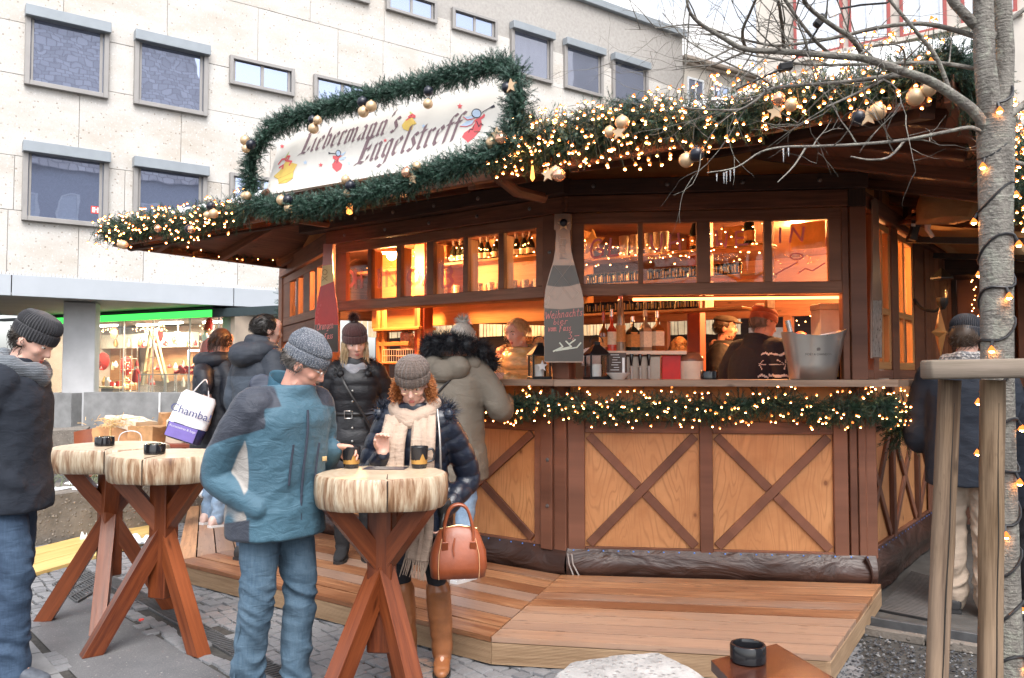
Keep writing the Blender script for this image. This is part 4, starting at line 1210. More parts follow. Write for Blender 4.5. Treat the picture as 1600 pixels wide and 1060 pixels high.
# ------------------------------------------------------------------ lamps burning inside the stall
def pendant(p,r,power,label,spot=False):
 t = thing('pendant_lamp',label,'lamp',p,0,'lamps lighting the stall');
 m = MB(); m.lathe([(.02,.14),(.035,.13),(.10,.03),(.11,.0)],16); part('shade',m,plain('lamp_shade_white',(.75,.65,.5),.5),t)
 m = MB(); m.ball((0,0,-.01),(.05,.05,.06)); part('bulb',m,emit('warm_bulb',(1,.55,.22),40.0),t)
 m = MB(); m.tube([(0,0,.14),(0,0,max(.2,2.84 - p[2]))],.006,5); part('cord',m,BLACKRUB,t)
 ld = bpy.data.lights.new('lamp_light','POINT'); ld.energy = power; ld.color = (1,.44,.15); ld.shadow_soft_size = .07
 lo = bpy.data.objects.new('lamp_light',ld); COL.objects.link(lo); lo.location = V(p) + V((0,0,-.10))
 return t
pendant(at(612,396,7.75),.1,135,'bright pendant lamp shining behind the left sash beside the pink letters')
pendant(at(790,330,8.4),.1,115,'pendant lamp over the middle of the stall, hidden behind the sash rail')
pendant(at(1060,330,7.4),.1,115,'pendant lamp above the shelf of mugs in the stall')
pendant(at(1245,340,7.0),.1,95,'pendant lamp by the right hand end of the stall over the champagne bucket')
pendant((3.2,7.9,2.45),.1,95,'pendant lamp behind the right side windows of the stall')
t = thing('strip_light','thin orange strip light under the right half of the sash','strip light',F1.pt(1.2,ZS0 - .02,-.1))
m = MB(); F1.box(m,.48,1.95,ZS0 - .03,ZS0 - .012,-.12,-.09,.002); part('tube',m,emit('orange_strip',(1,.22,.05),5.0),t,world=True)
m = MB(); F1.box(m,.45,1.98,ZS0 - .011,ZS0 - .001,-.13,-.08,.002); part('holder',m,STAIN,t,world=True)
# ------------------------------------------------------------------ timber deck in front
D12b,D12f = V((.346,5.78,0)),V((-.115,4.43,0))
Drb,Drf = V((2.486,5.53,0)),V((1.60,4.14,0))
D23b,D23f = V((-1.70,7.27,0)),V((-2.54,6.20,0))
D34b,D34f = V((-2.85,9.63,0)),V((-3.62,9.20,0))
ZD = .158
def deck(label,fl,fr,bl,br,n,end=None):
 t = thing('deck_platform',label,'platform',((fl + fr + bl + br) / 4),0,'timber platforms round the stall')
 for k in range(n):
  t0,t1 = k / n + .0048,(k + 1) / n - .0048; up = V((0,0,ZD + rng.uniform(-.0015,.0015)))
  a,b_,c,d = fl.lerp(bl,t0),fr.lerp(br,t0),fr.lerp(br,t1),fl.lerp(bl,t1)
  s = (b_ - a).normalized() * .003
  m = MB(); m.slab([a + s + up,b_ - s + up,c - s + up,d + s + up],.028); part('plank',m,DECKW,t,world=True)
 d = (fr - fl).normalized(); nn = V((d.y,-d.x,0))
 m = MB(); a,b_ = fl + d * .004 - nn * .02,fr - d * .004 - nn * .02
 L = (b_ - a).length; h = ZD - .032; k = 15; prof = []
 for i in range(k):   # fluted decking board on edge
  z = .012 + (h - .012) * i / k; dz = (h - .012) / k; prof += [(0.0,z),(.0,z + dz * .55),(-.004,z + dz * .7),(-.004,z + dz * .9)]
 prof.append((0,h)); vs = []; fs = []; uv = []
 for (o,z) in prof: vs += [a + nn * (.012 + o) + V((0,0,z)),b_ + nn * (.012 + o) + V((0,0,z))]
 for i in range(len(prof) - 1): fs.append((2 * i,2 * i + 1,2 * i + 3,2 * i + 2)); uv.append([(0,prof[i][1]),(L,prof[i][1]),(L,prof[i + 1][1]),(0,prof[i + 1][1])])
 q = len(vs); vs += [a - nn * .012 + V((0,0,.012)),b_ - nn * .012 + V((0,0,.012)),a - nn * .012 + V((0,0,h)),b_ - nn * .012 + V((0,0,h))]
 z_ = len(prof) * 2 - 2
 fs += [(q + 1,q,q + 2,q + 3),(0,q,q + 1,1),(z_,z_ + 1,q + 3,q + 2)]; uv += [[(0,0),(L,0),(L,.1),(0,.1)]] * 3
 fs += [tuple(range(0,z_ + 1,2)) + (q + 2,q),tuple(range(1,z_ + 2,2))[::-1] + (q + 1,q + 3)]; uv += [[(0,0)] * (len(prof) + 2)] * 2
 m.add(vs,fs,uv); part('front_board',m,RIBW,t,world=True,smooth=0)
 if end:
  d = (br - fr).normalized(); nn = V((d.y,-d.x,0)); m = MB(); a,b_ = fr - nn * .016,br - nn * .016
  m.beam(a + V((0,0,(ZD - .03) / 2 + .004)),b_ + V((0,0,(ZD - .03) / 2 + .004)),.03,ZD - .04); part('end_board',m,RIBW,t,world=True)
 for k in range(4):
  p = fl.lerp(fr,(k + .5) / 4); q = bl.lerp(br,(k + .5) / 4); m = MB(); m.beam(p.lerp(q,.06) + V((0,0,.064)),q.lerp(p,.02) + V((0,0,.064)),.05,.127); part('joist',m,DARKST,t,world=True)
 return t
deck('nearest timber platform in front of the right half of the stall',D12f,Drf,D12b,Drb,9,True)
deck('long timber platform in front of the left half of the stall, behind the couple',D23f,D12f,D23b,D12b,8)
deck('far timber platform at the left end of the stall where the two shoppers stand',D34f,D23f,D34b,D23b,8)
# ------------------------------------------------------------------ spruce garlands
def needle_mat(name,a,c):
 g = G(name); r = g.n('NewGeometry','Random Per Island')
 col = g.ramp(r,[(0,a),(1,c)])
 return g.bsdf(col,.5,0,None,Specular_IOR_Level=.35)
NEED = [needle_mat('needles_dark',(.010,.032,.022),(.022,.058,.038)),needle_mat('needles_mid',(.022,.062,.042),(.048,.115,.078)),needle_mat('needles_frosty',(.060,.120,.092),(.125,.20,.165))]
TWIG = plain('twig_brown',(.05,.035,.02),.8,0,.3,40)
nrs = np.random.RandomState(5)
def sprig_template(n,L=.15,nl=.030,w=.0042,seed=0):
 r = np.random.RandomState(seed); T = []
 for k in range(n):
  t = (k + .5) / n; x = L * t; a = r.uniform(0,6.283)
  tip = .35 + .65 * min(1,(1 - t) * 2.2 + .35)
  rad = np.array([0,math.cos(a),math.sin(a)])
  d = rad * .82 + np.array([.62,0,0]) + r.normal(0,.08,3); d /= np.linalg.norm(d)
  s = np.cross(d,np.array([1,0,0])); s /= (np.linalg.norm(s) + 1e-9)
  p = np.array([x,0,0]); l = nl * tip * r.uniform(.8,1.15)
  T += [p - s * w / 2,p + s * w / 2,p + d * l]
 for (q) in ((np.array([0,.0022,0]),np.array([0,-.0022,0]),np.array([L,0,0])),(np.array([0,0,.0022]),np.array([0,0,-.0022]),np.array([L,0,0]))): T += list(q)
 return np.array(T)
SPR = [sprig_template(46,.15,.030,.0046,k) for k in range(4)]
def tri_mesh(name,verts,mi,mats):
 nt = len(verts) // 3; me = bpy.data.meshes.new(name)
 me.vertices.add(len(verts)); me.vertices.foreach_set('co',verts.astype(np.float32).ravel())
 me.loops.add(nt * 3); me.loops.foreach_set('vertex_index',np.arange(nt * 3,dtype=np.int32))
 me.polygons.add(nt); me.polygons.foreach_set('loop_start',np.arange(0,nt * 3,3,dtype=np.int32))
 try: me.polygons.foreach_set('loop_total',np.full(nt,3,dtype=np.int32))
 except Exception: pass
 for m in mats: me.materials.append(m)
 me.polygons.foreach_set('material_index',mi.astype(np.int32)); me.update(calc_edges=True)
 return me
def path_pts(pts,step):
 pts = [V(p) for p in pts]; L = [0]
 for a,c in zip(pts[:-1],pts[1:]): L.append(L[-1] + (c - a).length)
 n = max(2,int(L[-1] / step)); out = []
 for i in range(n + 1):
  s = L[-1] * i / n; k = 0
  while k < len(pts) - 2 and L[k + 1] < s: k += 1
  t = (s - L[k]) / max(1e-6,L[k + 1] - L[k]); out.append((pts[k].lerp(pts[k + 1],t),(pts[k + 1] - pts[k]).normalized()))
 return out
def garland(label,pts,rad,dens,front=None,sc=(.75,1.5),frost=.25,droop=.25,origin=None,taper=0.0):
 """pts: path; rad: (vertical, depth) half sizes; front: outward direction that gets most sprigs"""
 t = thing('garland',label,'garland',origin or pts[0])
 samp = path_pts(pts,1.0 / dens); VV,MI = [],[]
 for i_,(p,T) in enumerate(samp):
  tp_ = 1 - taper * i_ / len(samp)
  up = V((0,0,1)); sd = T.cross(up)
  if sd.length < .3: up = V(front or (0,-1,0)); sd = T.cross(up)
  sd.normalize(); up = sd.cross(T).normalized()
  a = rng.uniform(0,6.283)
  rd = up * (math.sin(a) * rad[0] * tp_) + sd * (math.cos(a) * rad[1] * tp_)
  if front is not None and rd.normalized().dot(V(front)) < -.35 and rng.random() < .8: rd = -rd
  lump = .75 + .5 * noise.noise(p * 2.3 + V((3,1,7)))
  q = p + rd * rng.uniform(.05,.62) * lump + T * rng.uniform(-.05,.05)
  d = rd.normalized() * rng.uniform(.5,1.1) + T * rng.choice((-1,1)) * rng.uniform(.2,1.0) + V((rng.gauss(0,.3),rng.gauss(0,.3),rng.gauss(0,.25) - droop))
  d.normalize(); x,y,z = frame_of(d)
  M3 = np.array([list(d),list(x),list(y)]) * rng.uniform(*sc)
  tp = SPR[rng.randrange(4)]
  VV.append(tp @ M3 + np.array(list(q))); k = rng.random()
  k = 2 if k < frost * (.4 + .9 * max(0,d.z + .4)) else (1 if k < .62 else 0)
  MI.append(np.full(len(tp) // 3,k))
 loc = full(t).translation
 me = tri_mesh('spruce_sprigs',np.concatenate(VV) - np.array(list(loc)),np.concatenate(MI),NEED)
 o = obj('spruce_sprigs',me,t); o['kind'] = 'stuff'
 m = MB(); cp = path_pts(pts,.12); m.tube([p for p,_ in cp],min(rad) * .33,6); part('light_block_core',m,plain('garland_core',(.010,.022,.014),.9),t,world=True)  # dark inner tube added to block light through the sprigs
 return t
E2o = lambda px,off=.06: onwall(px,300,EL - en2 * off,ed2)
def e2(s,z,o=.08): return EL + ed2 * s - en2 * o + V((0,0,z))
def e0(s,z,o=.08): return ER + en2 * s + ed2 * o + V((0,0,z))
def e2px(px,py,o=.08):
 P = EL - en2 * o; s,z = onwall(px,py,P,ed2); return P + ed2 * s + V((0,0,z))
n2,n0 = -en2,ed2
gl = []
wob = lambda s: .03 * math.sin(s * 3.1) + .02 * math.sin(s * 7.7 + 1)
sA_ = onwall(385,330,EL,ed2)[0]; sB_ = onwall(828,250,EL,ed2)[0]
garland('dense spruce garland with warm lights along the left end of the stall eave',[e2(-.05 + k * .12,EZ + .045 + wob(k * .12)) for k in range(int((sA_ + .25) / .12) + 1)],(.18,.14),820,n2,(.45,.85),.25)
garland('thick spruce garland with warm lights along the right half of the stall eave',[e2(sB_ - .15 + k * .12,EZ + .085 - .06 * k / 38 + wob(k * .12)) for k in range(int((ELEN + .1 - sB_ + .15) / .12) + 1)],(.225,.16),1350,n2,(.42,.82),.22,.25,None,.5)
garland('spruce garland running back along the right side eave behind the tree',[e0(.02 + k * .15,EZ + .06 + wob(k * .2) - .05 * min(1,k / 6)) for k in range(28)],(.23,.16),620,n0,(.45,.85),.2)
garland('short spruce garland hanging under the far left eave beside the office building',[EL + en2 * (.1 + k * .15) + V((0,0,EZ + .05)) for k in range(17)],(.07,.07),300,None,(.4,.75),.2,0)
# frame round the name board
top = [(398,300),(392,262),(402,232),(428,208),(470,192),(520,176),(580,160),(640,146),(700,130),(750,118),(785,108),(806,118),(812,150),(810,190),(806,222)]
bot = [(806,222),(780,232),(740,246),(700,258),(660,272),(620,284),(575,297),(530,308),(480,318),(430,324),(398,318)]
garland('dark spruce garland framing the top and sides of the painted name board',[e2px(x,y,.17 if 420 < x < 800 else .2) for x,y in [(x,y - (9 if 425 < x < 795 else 0)) for x,y in top]],(.088,.08),1500,n2,(.36,.68),.35)
garland('spruce garland hanging below the painted name board',[e2px(x,y,.24) for x,y in [(x,y + (6 if 440 < x < 790 else 0)) for x,y in bot]],(.095,.09),1500,n2,(.38,.70),.35)
# counter garland
cg = offs([F2.pt(.9,0),C12,C01,F0.pt(.40,0)],.17); cgp = []
for a,c in zip(cg[:-1],cg[1:]):
 n = max(3,int((c - a).length / .1))
 for i in range(n):
  p = a.lerp(c,i / n); p.z = 1.345 + .02 * math.sin(len(cgp) * .9) - .012 * math.sin(len(cgp) * .37); cgp.append(p)
garland('spruce garland full of warm lights along the front of the counter',cgp,(.11,.07),760,V((-.2,-.98,0)),(.42,.8),.15,.3)
dr = [F0.pt(.22 + k * .04,1.32 - k * .035,.17) for k in range(6)]
garland('bushy end of the counter garland hanging at the right corner of the stall',dr,(.16,.12),400,V((-.2,-.98,0)),(.7,1.3),.12,.3)
# ------------------------------------------------------------------ warm bulbs
BULB = emit('warm_fairy_bulb',(1.0,.38,.11),34.0)
BULBO = emit('amber_halo_shell',(1.0,.24,.045),.85)  # amber cone glows in place of the halo round each bulb
def bulb_mesh(s,name='bulb'):
 m = MB(); m.lathe([(0,-s * 1.25),(s * .62,-s * 1.0),(s * .80,-s * .5),(s * .55,-s * .02),(0,0)],8); m.lathe([(s * 1.3,-s * .6),(s * .85,s * .2),(s * .35,s * 1.0),(0,s * 1.3)],8,mat=1); return m.mesh(name,[BULB,BULBO],60)
BM = bulb_mesh(.0082); BMS = bulb_mesh(.0070)
def lights(label,fn,n,origin,wire=True,big=BM):
 t = thing('fairy_lights',label,'fairy lights',origin); inv = full(t).inverted(); P = []
 for k in range(n):
  p = fn((k + rng.random()) / n); P.append(p)
  R = Matrix.Rotation(rng.uniform(-.5,.5),4,'X') @ Matrix.Rotation(rng.uniform(-.5,.5),4,'Y')
  obj('bulb',big,t,inv @ Matrix.Translation(p) @ R)
 if wire:
  m = MB(); m.tube([p + V((0,.012,0)) for p in P],.0018,3,cap=False); part('cable',m,plain('green_cable',(.008,.02,.012),.6),t,world=True)
 return t
def on_eave(s0,s1,ez,dz,o0):
 def f(u):
  s = s0 + (s1 - s0) * u + rng.uniform(-.06,.06); a = rng.uniform(-1,1)
  return e2(s,EZ + ez + a * dz + wob(s) * .5,o0 + .13 * math.sqrt(max(0,1 - a * a)) + rng.uniform(-.02,.03))
 return f
lights('warm fairy lights scattered over the left end garland of the eave',on_eave(-.08,sA_ + .15,.03,.17,.08),170,e2(0,EZ),True,BM)
lights('warm fairy lights scattered over the right half of the eave garland',on_eave(sB_ - .1,ELEN,.05,.20,.11),240,e2(sB_,EZ),True,BM)
lights('second string of warm fairy lights deeper in the right half of the eave garland',on_eave(sB_ - .1,ELEN,.07,.18,.02),200,e2(sB_,EZ),True,BMS)
def f0(u):
 s = u * 3.9; a = rng.uniform(-1,1); return e0(s,EZ + .02 + a * .25,.06 + .15 * math.sqrt(1 - a * a) + rng.uniform(-.02,.03))
lights('dense warm fairy lights on the right side eave behind the tree trunk',f0,300,e0(0,EZ),True,BM)
lights('few warm fairy lights under the far left eave near the office building',lambda u: EL + en2 * (.1 + 2.3 * u) + V((rng.uniform(-.12,.12),0,EZ + .04 + rng.uniform(-.14,.12))),80,EL + V((0,0,EZ)),True,BMS)
def fcg(u):
 k = u * (len(cgp) - 2); i = int(k); p = cgp[i].lerp(cgp[i + 1],k - i); a = rng.uniform(-1,1)
 d = (cgp[i + 1] - cgp[i]).normalized(); n = V((d.y,-d.x,0)); return p + n * (.055 + .055 * math.sqrt(1 - a * a) + rng.uniform(-.01,.02)) + V((0,0,a * .135))
lights('warm fairy lights twined through the counter garland',fcg,290,cgp[0],True,BMS)
def fdr(u):
 p = F0.pt(.1 + u * .42,1.40 - .22 * u,.17); return p + V((rng.uniform(-.1,.08),rng.uniform(-.16,-.02),rng.uniform(-.15,.10)))
lights('cluster of warm fairy lights at the right hand end of the counter garland',fdr,48,dr[0],True,BMS)
# ------------------------------------------------------------------ baubles
GOLD = plain('matt_gold',(.62,.43,.26),.38,.45,.05,5)
SHINY = plain('shiny_copper',(.75,.42,.28),.12,.85,.04,5)
BLACKB = plain('midnight_bauble',(.012,.014,.024),.28,.1,.05,5)
def ball_mesh(r,mt):
 m = MB(); m.ball((0,0,0),r,18,12); m.lathe([(r * .2,r * .95),(r * .2,r * 1.14),(0,r * 1.16)],10); return m.mesh('bauble',mt,50)
BAL = {(c,s): ball_mesh(r,{'g': GOLD,'c': SHINY,'k': BLACKB}[c]) for c in 'gck' for s,r in (('L',.036),('M',.030))}
def star_poly(r,k=5,q=.45,rot=math.pi / 2): return [((r if i % 2 == 0 else r * q) * math.cos(rot + i * math.pi / k),(r if i % 2 == 0 else r * q) * math.sin(rot + i * math.pi / k)) for i in range(2 * k)]
def cluster(px,py,spec,where,o=.2):
 cols = ' and '.join(sorted({'g': 'gold','c': 'shiny copper','k': 'black','s': 'gold star'}[c[0]] for c in spec))
 p = e2px(px,py,o); t = thing('bauble_cluster','%s baubles %s' % (cols,where),'baubles',p,0,'bauble clusters on the garlands')
 for c in spec:
  dx,dy = c[1],c[2]; q = ed2 * (dx * .036) + V((0,0,-dy * .036)) + n2 * rng.uniform(-.01,.02)
  if c[0] == 's':
   m = MB(); m.prism(star_poly(.042),.010,q,basis(ed2,V((0,0,1)),n2)); part('star',m,GOLD,t)
  else: obj('bauble',BAL[(c[0],'L' if rng.random() < .6 else 'M')],t,Matrix.Translation(q))
 return t
CL = [(387,226,[('g',-1,-1),('g',0,1),('k',1.3,.3)],'at the left bend of the name board garland'),
      (492,192,[('k',-.8,-.7),('g',1.3,-.1),('g',0,1.2)],'at the upper left edge of the name board'),
      (572,166,[('k',-1,-.9),('g',-.5,1),('g',1.3,.3)],'above the word on the top of the name board'),
      (671,152,[('k',0,-.9),('g',-.1,1.2)],'on the middle of the name board top garland'),
      (791,137,[('k',0,0),('s',1,0)],'at the top right corner of the name board'),
      (776,221,[('g',-1.1,0),('c',1.2,-.1),('s',.2,-1)],'at the lower right board corner'),
      (645,267,[('c',-1,.3),('g',.9,-.6),('s',.2,1.4)],'under the last word of the board'),
      (542,292,[('g',-.3,-1.3),('g',.1,1.2),('k',1.0,0)],'under the middle of the name board'),
      (448,316,[('g',-1.3,-.5),('k',.9,-.2),('g',.6,1.2)],'under the left end of the name board'),
      (386,306,[('g',-.8,0),('g',.8,.2)],'left of the board where two garlands meet'),
      (192,382,[('g',-.4,0),('g',1.5,.4)],'at the very left tip of the eave'),
      (295,358,[('k',0,0),('c',1.4,.3)],'low on the left end of the eave'),
      (329,333,[('k',.2,-1.4),('g',-.4,.5),('g',1.6,.4)],'midway along the left end of the eave'),
      (249,358,[('c',0,0)],'near the left tip of the eave'),
      (960,204,[('g',-.6,.2),('g',1.4,-.8),('s',1,.6)],'on the eave right of the board'),
      (867,270,[('g',0,0),('s',-.8,.3),('c',1,.6)],'hanging low just right of the name board'),
      (1077,250,[('g',-.4,0),('k',1.2,-.5)],'hanging below the eave above the second pane'),
      (1222,162,[('c',-.4,-.6),('g',1.1,.4),('s',-.8,.9)],'on the eave garland under the bare branches'),
      (1356,182,[('k',-1,0),('s',.1,.2),('g',1.1,-.3)],'on the eave garland left of the tree fork'),
      (1436,153,[('g',-.3,0),('g',1.1,-.6)],'at the right corner of the eave beside the tree')]
for c in CL: cluster(c[0],c[1],c[2],c[3],.3 if c[1] < 320 and 380 < c[0] < 830 else .27)
m = MB(); m.lathe([(.0,0),(.02,.01),(.024,.09),(.012,.13),(0,.13)],10)
solo('hanging_lamp',m,emit('small_amber_lamp',(1,.32,.06),2.0),'small amber lamp hanging under the name board garland','lamp',loc=e2px(546,336,.1))
m = MB(); m.lathe([(0,0),(.013,.02),(.005,.09),(0,.09)],8)
solo('hanging_lamp',m,emit('small_amber_lamp',(1,.32,.06),2.0),'tiny pointed amber light hanging at the bracket right of the name board','lamp',loc=e2px(832,284,.12))
# ------------------------------------------------------------------ painted name board
SBL,SBR,STL = e2px(417,303,.13),e2px(777,241,.13),e2px(436,233,.02)
sx = (SBR - SBL).normalized(); sl = (SBR - SBL).length
sz = sx.cross(STL - SBL).normalized(); sy = sz.cross(sx)
if sz.y > 0: sz = -sz; sy = sz.cross(sx)
su = lambda p: ((p - SBL).dot(sx),(p - SBL).dot(sy))
def spx(px,py):
 r = ray(px,py); o = V((0,0,CAMZ)); t = (SBL - o).dot(sz) / r.dot(sz); return su(o + r * t)
board = thing('name_board','cream name board with dark blackletter words, bells, stars and angels','sign',(SBL + SBR) / 2)
corners = [spx(414,305),spx(779,242),spx(788,121),spx(438,214)]
m = MB(); m.prism(corners,.024,SBL - sz * .026,basis(sx,sy,sz)); part('panel',m,plain('board_cream',(.76,.72,.66),.55,0,.04,3),board,world=True)
INK = plain('sign_ink',(.23,.15,.165),.6); RED = plain('sign_red',(.72,.12,.13),.6); YELLOW = plain('sign_yellow',(.78,.54,.13),.6); PALEB = plain('sign_pale_blue',(.50,.62,.78),.6); LEAF = plain('sign_green',(.50,.58,.22),.6); DK = plain('sign_black',(.05,.045,.06),.6)
def mn(x): return [[(x - .14,.86),(x,.97)],[(x,.97),(x,.12)],[(x,.12),(x + .16,.02)]]
GLY = {
 'i': (mn(.3) + [[(.26,1.28),(.38,1.4)]],.62),'n': (mn(.25) + [[(.25,.78),(.55,1.0),(.74,.88)],[(.74,.9),(.74,.12),(.9,.02)]],1.1),
 'm': (mn(.25) + [[(.25,.78),(.52,1.0),(.70,.88)],[(.70,.9),(.70,.1)],[(.70,.78),(.98,1.0),(1.15,.88)],[(1.15,.9),(1.15,.12),(1.3,.02)]],1.52),
 'r': (mn(.25) + [[(.25,.78),(.5,.99),(.66,.86)]],.76),'e': ([[(.25,.85),(.25,.18),(.45,.02),(.70,.2)],[(.25,.85),(.5,1),(.70,.80),(.25,.45)]],.86),
 'b': ([[(.25,1.5),(.25,.15),(.45,.02),(.72,.2),(.72,.8),(.5,1),(.25,.82)]],.95),
 'a': ([[(.22,.85),(.45,1),(.70,.85),(.70,.12),(.84,.02)],[(.70,.58),(.3,.42),(.22,.2),(.4,.03),(.70,.22)]],.98),
 's': ([[(.68,.85),(.45,1),(.25,.78),(.68,.32),(.45,.02),(.2,.15)]],.82),'g': ([[(.70,.9),(.45,1),(.22,.8),(.22,.2),(.45,.05),(.70,.2)],[(.70,.95),(.70,-.3),(.45,-.46),(.15,-.35)]],.96),
 'l': ([[(.28,1.5),(.28,.12),(.44,.02)]],.60),'t': ([[(.3,1.3),(.3,.12),(.48,.02)],[(.1,.98),(.58,.98)]],.68),'f': ([[(.3,.0),(.3,1.25),(.48,1.45),(.72,1.36)],[(.08,.98),(.62,.98)]],.68),"'": ([[(.22,1.5),(.14,1.2)]],.42),
 'L': ([[(.05,1.30),(.30,1.46),(.52,1.42)],[(.42,1.46),(.42,.10)],[(.56,1.30),(.56,.20)],[(.0,-.04),(.42,.08),(.85,.0),(1.1,.16)],[(1.1,.16),(1.1,.42)]],1.26),
 'E': ([[(.05,1.30),(.35,1.46),(.75,1.38),(1.12,1.46)],[(.42,1.44),(.42,.10)],[(.56,1.34),(.56,.20)],[(.56,.78),(1.0,.84)],[(1.0,.98),(1.0,.68)],[(.0,-.04),(.42,.08),(.85,.0),(1.14,.16)],[(1.14,.16),(1.14,.38)]],1.36)}
def blackletter(word,p0,p1,xh,slant):
 """set along the line from p0 to p1 (board units)"""
 tot = sum(GLY[c][1] for c in word); b0,b1 = V(p0),V(p1); d = (b1 - b0); kx = d.length / tot; d.normalize()
 up = V((-d.y,d.x)); up = (up + d * slant); x = 0.0; LN = []
 for c in word:
  for ln in GLY[c][0]: LN.append([tuple(b0 + d * ((x + a) * kx) + up * (h * xh)) for a,h in ln])
  x += GLY[c][1]
 return strokes_mb(LN,0,SBL,sx,sy,0,nib=tuple(d * (.225 * kx) + up * (.13 * xh)),z0=.0006)
p0,p1 = spx(466,242),spx(619,206); q0,q1 = spx(553,258),spx(712,219)
xh = .62 * (V(spx(468,212)) - V(spx(468,242))).length
part('lettering',blackletter("Liebermann's",p0,p1,xh,.22),INK,board,world=True,smooth=0,label='first line of dark blackletter')
part('lettering',blackletter("Engelstreff",q0,q1,xh * 1.16,.22),INK,board,world=True,smooth=0,label='second line of dark blackletter')
def art(z,ox,oy,pts,mat,h=.0006,name='motif'):
 P = [spx(ox + x / z,oy + y / z) for x,y in pts]
 ar = sum(P[i][0] * P[(i + 1) % len(P)][1] - P[(i + 1) % len(P)][0] * P[i][1] for i in range(len(P)))
 if ar < 0: P = P[::-1]
 m = MB(); m.add([SBL + sx * a + sy * c + sz * h for a,c in P],[tuple(range(len(P)))]); part(name,m,mat,board,world=True,smooth=0)
def line(z,ox,oy,lns,w,mat,h=.0012):
 m = strokes_mb([[spx(ox + x / z,oy + y / z) for x,y in ln] for ln in lns],w,SBL,sx,sy,0,z0=h); part('outline',m,mat,board,world=True,smooth=0)
ell = lambda cx,cy,rx,ry,n=16: [(cx + rx * math.cos(6.2832 * i / n),cy + ry * math.sin(6.2832 * i / n)) for i in range(n)]
Z7,Z6 = (7.57,600,130),(7.27,420,180)
art(*Z7,[(935,400),(1040,390),(1062,420),(980,437)],PALEB,name='angel_wing'); art(*Z7,[(890,515),(980,452),(1062,440),(1042,490),(980,515)],PALEB,name='angel_wing')
art(*Z7,[(1075,435),(1150,400),(1185,362),(1197,385),(1185,408),(1148,432),(1162,490),(1140,560),(1065,645),(990,706),(972,680),(922,640),(950,590),(1040,530),(1075,475)],RED,.0009,'angel_dress')
art(*Z7,ell(1095,360,52,48),PALEB,.0008,'angel_head'); line(*Z7,[ell(1095,360,55,52) + [(1150,360)],[(1160,350),(1262,288)],[(1005,585),(1020,545),(1050,555),(1065,500)],[(1095,450),(1125,520),(1145,480),(1175,500)]],.006,DK); art(*Z7,[(1250,290),(1302,254),(1316,285),(1275,298)],DK,.0009,'trumpet')
line(*Z7,[[(935,400),(985,437),(1070,420)],[(900,512),(980,515),(1045,490),(1075,440)]],.005,RED,.0014)
art(*Z6,[(728,495),(728,462),(790,465),(832,458),(800,490),(788,520),(836,560),(822,610),(770,646),(724,600),(720,558),(762,515)],RED,.0009,'angel_dress')
art(*Z6,[(800,490),(882,470),(860,505),(810,515)],PALEB,name='angel_wing'); art(*Z6,[(810,450),(880,413),(842,465)],PALEB,name='angel_wing'); art(*Z6,ell(790,435,24,30),PALEB,.0008,'angel_head'); line(*Z6,[ell(790,435,28,34) + [(818,435)],[(765,442),(690,434)],[(740,545),(755,510)],[(775,550),(780,510)]],.006,DK); art(*Z6,[(678,420),(710,436),(680,446)],DK,.0009,'trumpet')
art(*Z6,[(60,690),(120,640),(190,530),(250,540),(325,560),(282,640),(272,720),(200,770),(115,782),(105,730)],YELLOW,.0008,'bell'); art(*Z6,[(172,500),(236,408),(214,475),(195,510)],LEAF,.0009,'leaf'); line(*Z6,[[(110,560),(150,505),(185,500)],[(190,520),(210,470),(238,470),(215,510)],[(120,600),(165,570),(160,610)],[(200,520),(260,530),(235,570)]],.016,RED); line(*Z6,[[(60,700),(100,725),(190,690),(280,640)],[(110,780),(190,735),(270,720)]],.005,plain('sign_ochre',(.55,.36,.08),.6))
art(*Z7,[(210,500),(260,432),(330,400),(386,480),(342,500),(332,550),(290,570),(226,545)],YELLOW,.0008,'bell'); art(*Z7,[(310,385),(305,335),(350,365)],LEAF,.0009,'leaf'); line(*Z7,[[(290,400),(330,370),(365,390)],[(265,440),(320,400),(370,405)]],.012,RED)
for (Z,x,y,r,mt) in ((Z6,150,355,30,RED),(Z6,590,568,27,RED),(Z6,1322,288,24,RED),(Z6,415,540,28,PALEB),(Z6,910,545,25,PALEB),(Z7,898,275,36,RED),(Z7,470,510,28,PALEB)):
 art(*Z,[(x + a,y - c) for a,c in star_poly(r)],mt,.0007,'star')
BRK = STAIN
for (x,y) in ((430,330),(775,282)):
 p = e2px(x,y,.1); m = MB(); m.tube([p + en2 * .5 + V((0,0,-.02)),p + en2 * .2 + V((0,0,-.03)),p + V((0,0,.03)),p - en2 * .1 + V((0,0,.13))],.035,6); part('bracket',m,BRK,stall,world=True)
m = MB(); a,c = e2px(690,268,.0),e2px(800,262,.0); m.beam(e2px(600,300,.05),e2px(815,262,.05),.05,.10); part('sign_rail',m,BRK,stall,world=True)
